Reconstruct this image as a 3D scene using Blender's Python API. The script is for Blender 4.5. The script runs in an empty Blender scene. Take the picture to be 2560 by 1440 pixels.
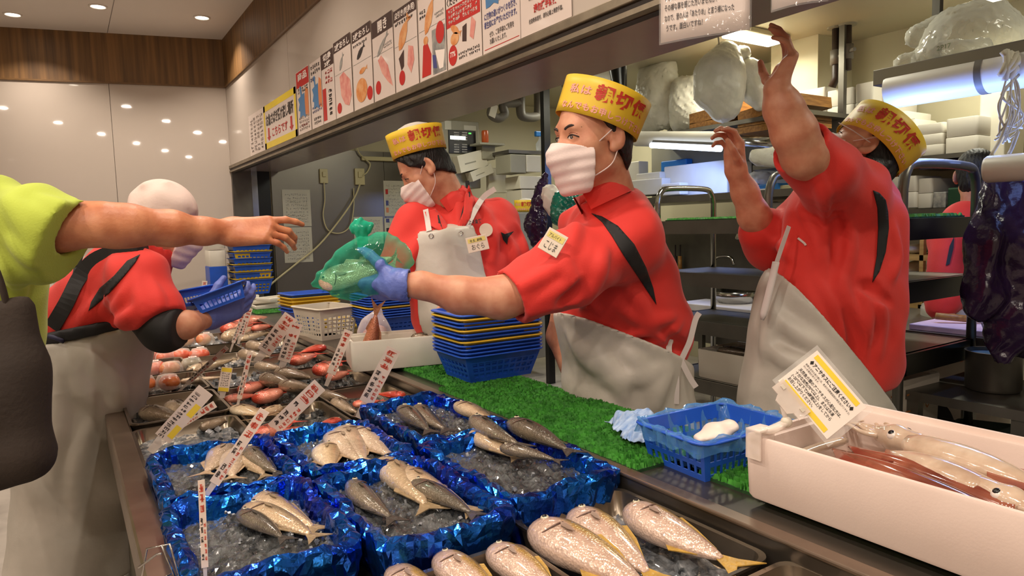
# Fish counter in a market hall: staff hand bags over a counter to customers
import bpy, bmesh, math, random
import numpy as np
from math import sin, cos, pi, radians, sqrt, atan2
from mathutils import Vector, Matrix
from mathutils.bvhtree import BVHTree
from mathutils.geometry import delaunay_2d_cdt

scene = bpy.context.scene
COL = scene.collection

# ------------------------------------------------------------ camera
F_PX = 1700.0
CAM_H = 1.35
_yaw, _pitch, _roll = radians(33.2), radians(5.2), radians(-1.5)
FWD = np.array([sin(_yaw)*cos(_pitch), cos(_yaw)*cos(_pitch), -sin(_pitch)])
_r0 = np.array([cos(_yaw), -sin(_yaw), 0.0])
_u0 = np.cross(_r0, FWD)
RGT = cos(_roll)*_r0 + sin(_roll)*_u0
UPV = -sin(_roll)*_r0 + cos(_roll)*_u0
CAM = np.array([0.0, 0.0, CAM_H])
cam_data = bpy.data.cameras.new('camera')
cam_data.sensor_fit = 'HORIZONTAL'
cam_data.sensor_width = 36.0
cam_data.lens = F_PX/2560.0*36.0
cam_data.clip_start = 0.02
cam_obj = bpy.data.objects.new('camera', cam_data)
COL.objects.link(cam_obj)
_m = Matrix.Identity(4)
for i in range(3):
    _m[i][0] = RGT[i]; _m[i][1] = UPV[i]; _m[i][2] = -FWD[i]; _m[i][3] = CAM[i]
cam_obj.matrix_world = _m
scene.camera = cam_obj

def ray(px, py):
    return FWD + (px-1280.0)/F_PX*RGT - (py-720.0)/F_PX*UPV
def at(px, py, d):
    "world point seen at photo pixel (px, py), d metres in front of the camera"
    return CAM + ray(px, py)*d
def onz(px, py, z):
    v = ray(px, py); return CAM + v*((z-CAM[2])/v[2])
def onx(px, py, x):
    v = ray(px, py); return CAM + v*((x-CAM[0])/v[0])
def ony(px, py, y):
    v = ray(px, py); return CAM + v*((y-CAM[1])/v[1])
def proj(p):
    q = np.asarray(p)-CAM; d = q@FWD
    return 1280+F_PX*(q@RGT)/d, 720-F_PX*(q@UPV)/d, d

# ------------------------------------------------------------ world, view, lights
world = bpy.data.worlds.new('world'); scene.world = world
world.use_nodes = True
world.node_tree.nodes['Background'].inputs[0].default_value = (0.9, 0.85, 0.8, 1)
world.node_tree.nodes['Background'].inputs[1].default_value = 0.03
scene.view_settings.view_transform = 'Standard'
scene.view_settings.look = 'None'
scene.view_settings.exposure = 0.30
scene.view_settings.gamma = 1.0
scene.view_settings.use_curve_mapping = False

WARM = (1.0, 0.86, 0.73)
COOL = (1.0, 0.96, 0.78)
BLUE = (0.22, 0.36, 1.0)
def area_light(name, loc, size, power, color, size_y=None, rot=(0, 0, 0), spread=180, shape=None):
    l = bpy.data.lights.new(name, 'AREA')
    l.shape = shape or ('RECTANGLE' if size_y else 'DISK')
    l.size = size
    if size_y: l.size_y = size_y
    l.energy = power; l.color = color; l.spread = radians(spread)
    o = bpy.data.objects.new(name, l); COL.objects.link(o)
    o.location = loc; o.rotation_euler = rot
    return o
ZC = 3.03            # ceiling of the sales hall
ZK = 2.70            # ceiling of the kitchen
FX = 1.28            # front face of the sign fascia
DOWNLIGHTS = [(-0.2, 6.43), (0.33, 5.93), (1.02, 5.86)]
for _y in (4.7, 3.5, 2.3, 1.1, -0.1, -1.3, -2.5):
    DOWNLIGHTS += [(0.62, _y)]
for _y in (4.7, 3.5, 2.3, 1.1, -0.1, -1.3, -2.5):
    DOWNLIGHTS += [(-0.9, _y), (-2.4, _y)]
for (_x, _y) in DOWNLIGHTS:
    p = (6 if _y < 4 else 5) if _x == 0.62 else (6 if _y > 4 else 9 if _y > 2 else 16)
    area_light('downlight_lamp', (_x, _y, ZC-0.03), 0.10, p, WARM, spread=118 if _x == 0.62 or _y > 4 else 175)
KITCHEN_LAMPS = [(4.26, 3.25), (4.6, 1.9), (2.6, 4.6), (2.6, 2.2), (2.7, 0.0), (4.4, 5.2)]
for (_x, _y) in KITCHEN_LAMPS:
    area_light('kitchen_lamp', (_x, _y, ZK-0.09), 0.5, 12, COOL, size_y=0.12, rot=(0, 0, 0), spread=170)

# ------------------------------------------------------------ helpers
R_ = random.Random(7)
def nrm(v):
    v = np.asarray(v, float); return v/np.linalg.norm(v)
def arr(*a): return np.array(a, float)
def lin(c):
    return tuple((x/255/12.92 if x/255 <= 0.04045 else ((x/255+0.055)/1.055)**2.4) for x in c)
_mats = {}
def mat(name, rgb, rough=0.5, metal=0.0, var=0.0, vscale=8.0, bump=0.0, bscale=40.0, coat=0.0, spec=0.5,
        rgb2=None, emit=0.0, stretch=None, sub=0.0, sheen=0.0, ecol=None):
    "procedural principled material; var mixes towards rgb2 (or a darker tone) by noise"
    if name in _mats: return _mats[name]
    m = bpy.data.materials.new(name); m.use_nodes = True; _mats[name] = m
    nt = m.node_tree; N = nt.nodes; L = nt.links
    b = N['Principled BSDF']
    c = lin(rgb)
    b.inputs['Base Color'].default_value = (*c, 1)
    b.inputs['Roughness'].default_value = rough
    b.inputs['Metallic'].default_value = metal
    b.inputs['Specular IOR Level'].default_value = spec
    if coat: b.inputs['Coat Weight'].default_value = coat; b.inputs['Coat Roughness'].default_value = 0.08
    if sub:
        b.inputs['Subsurface Weight'].default_value = sub
        b.inputs['Subsurface Radius'].default_value = (0.012, 0.005, 0.003)
    if sheen: b.inputs['Sheen Weight'].default_value = sheen
    if emit:
        b.inputs['Emission Color'].default_value = (*(ecol or c), 1); b.inputs['Emission Strength'].default_value = emit
    tc = N.new('ShaderNodeTexCoord'); src = tc.outputs['Object']
    if stretch:
        mp = N.new('ShaderNodeMapping'); mp.inputs['Scale'].default_value = stretch
        L.new(src, mp.inputs['Vector']); src = mp.outputs['Vector']
    if var or rgb2:
        n = N.new('ShaderNodeTexNoise'); n.inputs['Scale'].default_value = vscale; n.inputs['Detail'].default_value = 5
        L.new(src, n.inputs['Vector'])
        r = N.new('ShaderNodeValToRGB')
        c2 = lin(rgb2) if rgb2 else tuple(x*(1-var) for x in c)
        r.color_ramp.elements[0].position = 0.35; r.color_ramp.elements[0].color = (*c2, 1)
        r.color_ramp.elements[1].position = 0.65; r.color_ramp.elements[1].color = (*c, 1)
        L.new(n.outputs['Fac'], r.inputs['Fac']); L.new(r.outputs['Color'], b.inputs['Base Color'])
    if bump:
        n = N.new('ShaderNodeTexNoise'); n.inputs['Scale'].default_value = bscale; n.inputs['Detail'].default_value = 4
        L.new(src, n.inputs['Vector'])
        bp = N.new('ShaderNodeBump'); bp.inputs['Strength'].default_value = bump; bp.inputs['Distance'].default_value = 0.01
        L.new(n.outputs['Fac'], bp.inputs['Height']); L.new(bp.outputs['Normal'], b.inputs['Normal'])
    return m
def film(name, rgb, alpha=0.35, rough=0.08, tint=None):
    "thin clear plastic: part transparent, part glossy sheet"
    if name in _mats: return _mats[name]
    m = bpy.data.materials.new(name); m.use_nodes = True; _mats[name] = m
    nt = m.node_tree; N = nt.nodes; L = nt.links
    b = N['Principled BSDF']
    b.inputs['Base Color'].default_value = (*lin(rgb), 1); b.inputs['Roughness'].default_value = rough
    t = N.new('ShaderNodeBsdfTransparent'); t.inputs[0].default_value = (*lin(tint or (255, 255, 255)), 1)
    mx = N.new('ShaderNodeMixShader'); lw = N.new('ShaderNodeLayerWeight'); lw.inputs[0].default_value = 0.35
    mr = N.new('ShaderNodeMapRange'); mr.inputs[3].default_value = alpha; mr.inputs[4].default_value = min(1, alpha+0.55)
    L.new(lw.outputs['Facing'], mr.inputs[0]); L.new(mr.outputs[0], mx.inputs[0])
    L.new(t.outputs[0], mx.inputs[1]); L.new(b.outputs[0], mx.inputs[2])
    L.new(mx.outputs[0], N['Material Output'].inputs['Surface'])
    nz = N.new('ShaderNodeTexNoise'); nz.inputs['Scale'].default_value = 22
    bp = N.new('ShaderNodeBump'); bp.inputs['Strength'].default_value = 0.5; bp.inputs['Distance'].default_value = 0.01
    tc = N.new('ShaderNodeTexCoord'); L.new(tc.outputs['Object'], nz.inputs['Vector'])
    L.new(nz.outputs['Fac'], bp.inputs['Height']); L.new(bp.outputs['Normal'], b.inputs['Normal'])
    return m

_off = {}
def woff(o):
    return _off.get(o.name, np.zeros(3))
def tag(o, label=None, cat=None, group=None, kind=None):
    if label: o['label'] = label
    if cat: o['category'] = cat
    if group: o['group'] = group
    if kind: o['kind'] = kind
    return o
def thing(name, loc, label=None, cat=None, group=None):
    o = bpy.data.objects.new(name, None); COL.objects.link(o)
    o.empty_display_size = 0.05
    o.location = tuple(loc); _off[o.name] = np.array(loc, float)
    return tag(o, label, cat, group)
def copy_tree(o, parent=None):
    c = o.copy(); COL.objects.link(c)
    if parent is not None:
        c.parent = parent
    for ch in list(o.children): copy_tree(ch, c)
    return c
def basis(x=None, y=None, z=None):
    "rotation matrix (columns x y z) from one or two given axes"
    if z is not None and x is not None:
        z = nrm(z); x = nrm(np.asarray(x)-np.dot(x, z)*z); y = np.cross(z, x)
    elif x is not None and y is not None:
        x = nrm(x); y = nrm(np.asarray(y)-np.dot(y, x)*x); z = np.cross(x, y)
    elif z is not None:
        z = nrm(z); t = arr(1, 0, 0) if abs(z[0]) < 0.9 else arr(0, 1, 0)
        x = nrm(np.cross(t, z)); y = np.cross(z, x)
    return np.stack([x, y, z], 1)
def rotz(a): return np.array([[cos(a), -sin(a), 0], [sin(a), cos(a), 0], [0, 0, 1.0]])
def roty(a): return np.array([[cos(a), 0, sin(a)], [0, 1.0, 0], [-sin(a), 0, cos(a)]])
def rotx(a): return np.array([[1.0, 0, 0], [0, cos(a), -sin(a)], [0, sin(a), cos(a)]])
def m4(R, loc, s=1.0):
    M = Matrix.Identity(4)
    for i in range(3):
        for j in range(3): M[i][j] = float(R[i][j])*s
        M[i][3] = float(loc[i])
    return M

class MB:
    def __init__(s): s.v = []; s.f = []; s.m = []
    def add(s, vs, fs, m=0):
        o = len(s.v)
        s.v.extend([tuple(map(float, p)) for p in vs])
        s.f.extend([tuple(i+o for i in f) for f in fs]); s.m.extend([m]*len(fs))
        return s
    def box(s, c, d, R=None, m=0, taper=1.0):
        c = np.asarray(c, float); h = np.asarray(d, float)/2
        vs = []
        for z in (-1, 1):
            k = taper if z > 0 else 1.0
            for (x, y) in ((-1, -1), (1, -1), (1, 1), (-1, 1)):
                p = arr(x*h[0]*k, y*h[1]*k, z*h[2])
                vs.append(c + (R@p if R is not None else p))
        return s.add(vs, [(3, 2, 1, 0), (4, 5, 6, 7), (0, 1, 5, 4), (1, 2, 6, 5), (2, 3, 7, 6), (3, 0, 4, 7)], m)
    def span(s, lo, hi, m=0):
        lo = np.asarray(lo, float); hi = np.asarray(hi, float)
        return s.box((lo+hi)/2, hi-lo, m=m)
    def rings(s, rs, m=0, cap=True, closed=False):
        n = len(rs[0]); vs = [p for r in rs for p in r]; fs = []
        k = len(rs)
        for i in range(k if closed else k-1):
            j = (i+1) % k
            for a in range(n):
                b = (a+1) % n
                fs.append((i*n+a, i*n+b, j*n+b, j*n+a))
        if cap and not closed:
            fs.append(tuple(range(n-1, -1, -1))); fs.append(tuple((k-1)*n+a for a in range(n)))
        return s.add(vs, fs, m)
    def tube(s, pts, r, n=8, m=0, cap=True, flat=1.0, up=None):
        pts = [np.asarray(p, float) for p in pts]
        k = len(pts); rr = r if hasattr(r, '__len__') else [r]*k
        T = []
        for i in range(k):
            a = pts[max(0, i-1)]; b = pts[min(k-1, i+1)]
            T.append(nrm(b-a))
        u = np.asarray(up, float) if up is not None else (arr(0, 0, 1) if abs(T[0][2]) < 0.9 else arr(1, 0, 0))
        rs = []
        for i in range(k):
            u = u-np.dot(u, T[i])*T[i]; u = nrm(u); w = np.cross(T[i], u)
            rs.append([pts[i]+rr[i]*(cos(2*pi*a/n)*w+flat*sin(2*pi*a/n)*u) for a in range(n)])
        return s.rings(rs, m, cap)
    def lathe(s, prof, n=24, c=(0, 0, 0), R=None, m=0, cap=False):
        c = np.asarray(c, float); rs = []
        for (r, z) in prof:
            ring = [arr(r*cos(2*pi*a/n), r*sin(2*pi*a/n), z) for a in range(n)]
            rs.append([c+(R@p if R is not None else p) for p in ring])
        return s.rings(rs, m, cap)
    def prism(s, poly, o, ux, uy, th, m=0):
        "polygon poly (list of 2d) in the plane o+ux*a+uy*b, extruded by th along the normal"
        o = np.asarray(o, float); ux = np.asarray(ux, float); uy = np.asarray(uy, float)
        nn = nrm(np.cross(ux, uy)); n = len(poly)
        A = [o+ux*a+uy*b for (a, b) in poly]; B = [p+nn*th for p in A]
        fs = [tuple(range(n-1, -1, -1)), tuple(range(n, 2*n))]
        fs += [(i, (i+1) % n, n+(i+1) % n, n+i) for i in range(n)]
        return s.add(A+B, fs, m)
    def grid(s, fn, nu, nv, m=0, closeu=False):
        vs = [fn(i/(nu if closeu else nu-1), j/(nv-1)) for j in range(nv) for i in range(nu)]
        fs = []
        for j in range(nv-1):
            for i in range(nu if closeu else nu-1):
                k = (i+1) % nu
                fs.append((j*nu+i, j*nu+k, (j+1)*nu+k, (j+1)*nu+i))
        return s.add(vs, fs, m)
    def ell(s, c, rad, R=None, nu=16, nv=10, m=0):
        c = np.asarray(c, float); rs = []
        for j in range(nv+1):
            t = pi*(j+0.02)/(nv+0.04)
            ring = []
            for a in range(nu):
                p = arr(rad[0]*sin(t)*cos(2*pi*a/nu), rad[1]*sin(t)*sin(2*pi*a/nu), -rad[2]*cos(t))
                ring.append(c+(R@p if R is not None else p))
            rs.append(ring)
        return s.rings(rs, m)
    def xf(s, R=None, t=(0, 0, 0)):
        t = np.asarray(t, float)
        s.v = [tuple((R@np.array(p) if R is not None else np.array(p))+t) for p in s.v]
        return s
    def bvh(s):
        return BVHTree.FromPolygons([Vector(p) for p in s.v], s.f)
    def build(s, name, mats, parent=None, smooth=False, bevel=0.0, solid=0.0, sub=0, label=None, angle=None):
        if not isinstance(mats, (list, tuple)): mats = [mats]
        V = np.array(s.v, float)
        if parent is not None:
            off = woff(parent)
        else:
            off = arr((V[:, 0].min()+V[:, 0].max())/2, (V[:, 1].min()+V[:, 1].max())/2, V[:, 2].min())
        V = V-off
        me = bpy.data.meshes.new(name)
        me.from_pydata(V.tolist(), [], s.f)
        for mm in mats: me.materials.append(mm)
        if len(mats) > 1: me.polygons.foreach_set('material_index', s.m)
        if smooth: me.polygons.foreach_set('use_smooth', [True]*len(me.polygons))
        me.update()
        o = bpy.data.objects.new(name, me); COL.objects.link(o)
        if parent is not None:
            o.parent = parent; _off[o.name] = off
        else:
            o.location = tuple(off); _off[o.name] = off
        if solid:
            md = o.modifiers.new('solid', 'SOLIDIFY'); md.thickness = solid; md.offset = 0
        if bevel:
            md = o.modifiers.new('bevel', 'BEVEL'); md.width = bevel; md.segments = 2; md.limit_method = 'ANGLE'
        if sub:
            md = o.modifiers.new('sub', 'SUBSURF'); md.levels = sub; md.render_levels = sub
        if smooth and angle is not None:
            try: me.set_sharp_from_angle(angle=radians(angle))
            except Exception: pass
        if label: o['label'] = label
        return o
def fixn(o):
    bm = bmesh.new(); bm.from_mesh(o.data); bmesh.ops.recalc_face_normals(bm, faces=bm.faces); bm.to_mesh(o.data); bm.free()
    return o

# text -> flat mesh data (verts 2d, faces), lower left at origin, height of a line = size
_tcache = {}
def text_mesh(body, size=1.0, bold=0.0, spacing=1.0):
    key = (body, bold, spacing)
    if key not in _tcache:
        cu = bpy.data.curves.new('t', 'FONT'); cu.body = body; cu.size = 1.0
        cu.resolution_u = 2; cu.offset = bold; cu.space_line = 1.15; cu.space_character = spacing
        cu.fill_mode = 'FRONT' if hasattr(cu, 'fill_mode') else 'FRONT'
        ob = bpy.data.objects.new('t', cu); COL.objects.link(ob)
        dg = bpy.context.evaluated_depsgraph_get()
        me = bpy.data.meshes.new_from_object(ob.evaluated_get(dg))
        vs = np.array([v.co[:2] for v in me.vertices], float).reshape(-1, 2)
        fs = [tuple(p.vertices) for p in me.polygons]
        bpy.data.objects.remove(ob); bpy.data.curves.remove(cu); bpy.data.meshes.remove(me)
        _tcache[key] = (vs, fs)
    vs, fs = _tcache[key]
    return vs*size, fs
def put_text(mb, body, o, ux, uy, w=None, h=None, m=0, bold=0.0, lift=0.0):
    "text stretched into a w x h rectangle whose lower-left corner is o"
    vs, fs = text_mesh(body, 1.0, bold)
    if len(vs) == 0: return
    lo = vs.min(0); hi = vs.max(0); sz = np.maximum(hi-lo, 1e-6)
    q = (vs-lo)/sz
    if w is None: w = h*sz[0]/sz[1]
    if h is None: h = w*sz[1]/sz[0]
    o = np.asarray(o, float); nn = nrm(np.cross(ux, uy))
    mb.add([o+np.asarray(ux)*a*w+np.asarray(uy)*b*h+nn*lift for a, b in q], fs, m)
def marks(mb, o, ux, uy, w, h, n, m=0, rows=1, seed=1, lift=0.0, dens=5):
    "rows of tiny stroke clusters: print too blurred to read"
    rr = random.Random(seed); o = np.asarray(o, float); ux = np.asarray(ux, float); uy = np.asarray(uy, float)
    nn = nrm(np.cross(ux, uy)); o = o+nn*lift
    ch = h/rows
    for r in range(rows):
        cw = w/n
        for i in range(n):
            if rr.random() < 0.06: continue
            cx = i*cw; cy = r*ch+ch*0.14
            for k in range(dens):
                if rr.random() < 0.5:
                    a = rr.uniform(0.05, 0.3)*cw; b = rr.uniform(0.6, 0.92)*cw; y = rr.uniform(0, 0.72)*ch; t = ch*rr.uniform(0.07, 0.12)
                    q = [(cx+a, cy+y), (cx+b, cy+y), (cx+b, cy+y+t), (cx+a, cy+y+t)]
                else:
                    x = rr.uniform(0.1, 0.8)*cw; a = rr.uniform(0, 0.3)*ch; b = rr.uniform(0.5, 0.75)*ch; t = cw*rr.uniform(0.09, 0.14)
                    q = [(cx+x, cy+a), (cx+x+t, cy+a), (cx+x+t, cy+b), (cx+x, cy+b)]
                mb.add([o+ux*p+uy*s for p, s in q], [(0, 1, 2, 3)], m)
def quad(mb, o, ux, uy, w, h, m=0, lift=0.0):
    o = np.asarray(o, float); ux = np.asarray(ux, float); uy = np.asarray(uy, float); nn = nrm(np.cross(ux, uy)); o = o+nn*lift
    mb.add([o, o+ux*w, o+ux*w+uy*h, o+uy*h], [(0, 1, 2, 3)], m)
def disc2(mb, c, ux, uy, rx, ry, n=20, m=0, lift=0.0, a0=0.0):
    c = np.asarray(c, float); ux = np.asarray(ux, float); uy = np.asarray(uy, float); nn = nrm(np.cross(ux, uy)); c = c+nn*lift
    mb.add([c+ux*rx*cos(2*pi*i/n+a0)+uy*ry*sin(2*pi*i/n+a0) for i in range(n)], [tuple(range(n))], m)
def smooth_path(pts, n=6):
    "Catmull-Rom through pts"
    P = [np.asarray(p, float) for p in pts]; P = [2*P[0]-P[1]]+P+[2*P[-1]-P[-2]]
    out = []
    for i in range(1, len(P)-2):
        for k in range(n):
            t = k/n
            out.append(0.5*((2*P[i])+(-P[i-1]+P[i+1])*t+(2*P[i-1]-5*P[i]+4*P[i+1]-P[i+2])*t*t+(-P[i-1]+3*P[i]-3*P[i+1]+P[i+2])*t**3))
    out.append(P[-2]); return out
def noise3(p, seed=0):
    x, y, z = p; s = seed*1.7
    return (sin(x*1.3+s+1.7*sin(y*0.9+s))+sin(y*1.7+2.1+s+1.3*sin(z*1.1))+sin(z*1.5+0.7+s+1.9*sin(x*0.8)))/3.0

# ------------------------------------------------------------ materials of the setting
M_white = mat('white_panel', (196, 184, 172), 0.03, var=0.03, vscale=1.5, spec=0.5)
M_seam = mat('panel_seam', (120, 112, 104), 0.6)
M_wood = mat('wood_cladding', (134, 98, 56), 0.55, rgb2=(94, 68, 40), vscale=3.0, stretch=(9, 9, 0.35), bump=0.05, bscale=60)
M_trimwood = mat('wood_trim', (120, 88, 50), 0.45, var=0.2, vscale=20)
M_ceil = mat('ceiling_paint', (236, 228, 218), 0.8, var=0.03, vscale=2)
M_floor = mat('floor_vinyl', (168, 160, 150), 0.35, var=0.3, vscale=6)
M_steel = mat('stainless', (140, 134, 124), 0.34, metal=0.9, var=0.10, vscale=2.0)
M_steeld = mat('stainless_dull', (120, 116, 108), 0.38, metal=0.8, var=0.25, vscale=4.0)
M_rail = mat('aluminium_rail', (150, 138, 118), 0.38, metal=0.7, var=0.25, vscale=14)
M_dark = mat('dark_channel', (44, 34, 26), 0.5, var=0.2)
M_black = mat('black_rubber', (14, 13, 13), 0.45, var=0.2)
M_blackp = mat('black_paint', (12, 12, 12), 0.3, var=0.2)
M_soffit = mat('soffit_laminate', (150, 134, 128), 0.22, var=0.05)
M_kwall = mat('kitchen_wall_paint', (196, 188, 158), 0.7, var=0.05, vscale=2)
M_kceil = mat('kitchen_ceiling_paint', (176, 168, 142), 0.45, var=0.05, vscale=2)
M_lamp = mat('lamp_glow', (255, 240, 220), 0.5, emit=14.0, ecol=(1, 0.93, 0.78), var=0.01)
M_tube = mat('tube_glow', (255, 250, 230), 0.5, emit=7.0, ecol=(1, 0.98, 0.82), var=0.01)
M_tubeb = mat('blue_tube_glow', (220, 230, 255), 0.5, emit=5.0, ecol=(0.7, 0.8, 1.0), var=0.01)
M_chrome = mat('chrome', (190, 188, 184), 0.16, metal=1.0, var=0.05)

def struct(mb, name, mats, parent=None, **k):
    o = mb.build(name, mats, parent, **k)
    if parent is None: o['kind'] = 'structure'
    return o
def swall(name, loc):
    o = thing(name, loc); o['kind'] = 'structure'; return o

# back wall runs slightly askew to the fascia
WB0 = arr(FX, 6.46, 0.0); WBd = nrm(arr(-1.6, 0.41, 0.0)); WBn = np.cross(arr(0, 0, 1), WBd)  # faces the hall
if WBn[1] > 0: WBn = -WBn
ZW = 2.62            # lower edge of the wood cladding

struct(MB().span((-4.2, -4.0, -0.1), (5.4, 8.4, 0.0)), 'floor', M_floor)
struct(MB().span((-4.2, -4.0, ZC), (FX+0.1, 8.4, ZC+0.1)), 'ceiling', M_ceil)
mb = MB()
for x in (-0.55, 0.42): mb.span((x, 4.2, ZC-0.0015), (x+0.004, 8.0, ZC-0.0005))
mb.span((-2, 4.7, ZC-0.0015), (FX, 4.704, ZC-0.0005))
wc = mb.build('ceiling_joint', M_seam); wc['kind'] = 'structure'; wc.name = 'trim_1'

wb = swall('wall_back', WB0)
RB = basis(x=WBd, z=arr(0, 0, 1))
def bw(a, b, z): return WB0+WBd*a+RB[:, 1]*b*(-1 if np.dot(RB[:, 1], WBn) < 0 else 1)+arr(0, 0, z)
def wbox(a0, a1, d0, d1, z0, z1):
    c = (bw(a0, d0, z0)+bw(a1, d1, z1))/2
    return MB().box(c, (a1-a0, abs(d1-d0), z1-z0), RB)
wbox(0, 5.6, -0.12, -0.01, 0, ZC).build('backing', M_seam, wb)
for a0, a1 in ((0.0, 0.9), (0.904, 2.5), (2.504, 4.1), (4.104, 5.6)):
    wbox(a0, a1, -0.01, 0.004, 0, ZW).build('panel', M_white, wb)
wbox(0, 5.6, -0.01, 0.012, ZW+0.012, ZC).build('wood_cladding', M_wood, wb)
wbox(0, 5.6, -0.01, 0.018, ZW, ZW+0.014).build('wood_strip', M_trimwood, wb)

wr = swall('wall_right', (FX, 2.0, 1.9))
for y0, y1 in ((-3.9, -0.6), (-0.596, 2.4), (2.404, 4.5), (4.504, 6.46)):
    MB().span((FX, y0, 1.945), (FX+0.03, y1, ZW)).build('panel', M_white, wr)
MB().span((FX-0.008, -3.9, ZW+0.012), (FX+0.03, 6.46, ZC)).build('wood_cladding', M_wood, wr)
MB().span((FX-0.014, -3.9, ZW), (FX+0.03, 6.46, ZW+0.014)).build('wood_strip', M_trimwood, wr)
MB().span((FX-0.014, -3.9, 1.918), (FX+0.02, 6.46, 1.946)).build('rail', M_rail, wr, bevel=0.003)
MB().span((FX-0.004, -3.9, 1.90), (FX+0.02, 6.46, 1.918)).build('rail_groove', M_dark, wr)
MB().span((FX-0.012, -3.9, 1.886), (FX+0.02, 6.46, 1.90)).build('rail', M_rail, wr)
MB().span((FX+0.02, -3.9, 1.884), (FX+0.05, 6.46, 1.945)).build('rail_channel', M_dark, wr)
MB().span((FX+0.05, -3.9, 1.90), (1.69, 6.46, 1.93)).build('soffit_panel', M_soffit, wr)
MB().span((1.66, -3.9, 1.93), (1.69, 6.46, ZK)).build('inner_panel', M_kwall, wr)

struct(MB().span((-4.2, -4.1, 0), (5.4, -4.0, ZC)), 'wall_front', M_white)
struct(MB().span((-4.3, -4.0, 0), (-4.2, 8.4, ZC)), 'wall_left', M_white)
struct(MB().span((1.66, -4.0, ZK), (5.4, 6.5, ZK+0.1)), 'ceiling_kitchen', M_kceil)
# kitchen end wall: stainless part and painted part
we = swall('wall_kitchen', (3.3, 6.5, 0))
MB().span((FX, 6.46, 0), (5.4, 6.56, ZC)).build('backing', M_kwall, we)
MB().span((1.62, 6.44, 0), (2.72, 6.46, 2.12)).build('steel_panel', M_steel, we)
MB().span((2.724, 6.44, 0), (3.25, 6.46, 2.12)).build('steel_panel', M_steel, we)
MB().span((1.28, 6.42, 0), (1.44, 6.46, 1.95)).build('jamb', M_steeld, we)
MB().span((1.44, 6.41, 0), (1.49, 6.46, 1.95)).build('jamb_strip', M_chrome, we)
MB().span((1.49, 6.415, 0), (1.60, 6.46, 1.95)).build('jamb_seal', M_blackp, we)
wk = swall('wall_side', (5.2, 2, 0))
MB().span((5.2, -4, 0), (5.3, 6.5, ZK)).build('backing', M_kwall, wk)
MB().span((4.75, 3.05, 0), (5.2, 3.45, ZK)).build('column', M_kwall, wk)

# recessed downlights
def make_downlight():
    t = thing('downlight', (0, 0, 0))
    mb = MB(); mb.lathe([(0.062, 0.0), (0.062, -0.006), (0.05, -0.009), (0.046, 0.0)], 28)
    mb.build('trim_ring', M_ceil, t, smooth=True)
    mb = MB(); mb.lathe([(0.046, -0.002), (0.03, -0.003), (0.001, -0.003)], 24); mb.build('lens', M_lamp, t)
    return t
_dl = None
for i, (x, y) in enumerate(DOWNLIGHTS):
    o = make_downlight() if _dl is None else copy_tree(_dl)
    _dl = _dl or o
    o.location = (x, y, ZC)
    tag(o, 'round recessed ceiling downlight with a bright lens', 'downlight', 'downlights in the ceiling')
def make_ceiling_tube():
    t = thing('ceiling_light', (0, 0, 0))
    MB().box((0, 0, -0.02), (0.62, 0.2, 0.04)).build('housing', M_kceil, t, bevel=0.01)
    MB().box((0, 0, -0.052), (0.52, 0.13, 0.024), taper=1).build('diffuser', M_tube, t, bevel=0.01)
    return t
_kl = None
for i, (x, y) in enumerate(KITCHEN_LAMPS):
    o = make_ceiling_tube() if _kl is None else copy_tree(_kl)
    _kl = _kl or o
    o.location = (x, y, ZK)
    tag(o, 'oblong ceiling lamp with glowing diffuser over the kitchen', 'ceiling lamp', 'kitchen ceiling lamps')

# two small notices low on the back wall
for a, (w, h, z, lab) in ((1.55, (.26, .17, 1.02, 'small picture notice low on the white back wall')), (1.22, (.28, .14, 1.12, 'small text notice low on the white back wall'))):
    c = bw(a, .008, z); t = thing('notice_sheet', c, lab, 'notice')
    MB().box(c, (w, .004, h), RB).build('sheet', mat('back_notice_paper', (222, 214, 204), .5, var=.02), t)
    n_ = nrm(CAM*arr(1, 1, 0)-c*arr(1, 1, 0)); ux_ = -WBd; m = MB(); o_ = c-ux_*w*.4-UP_*h*.35+WBn*.004 if False else c-ux_*w*.4-arr(0, 0, h*.35)+WBn*.004
    marks(m, o_, ux_, arr(0, 0, 1.0), w*.8, h*.7, 9, rows=5, seed=int(a*100), dens=4); m.build('fine_print', mat('back_notice_ink', (110, 100, 90), .6, var=.1), t)

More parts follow.
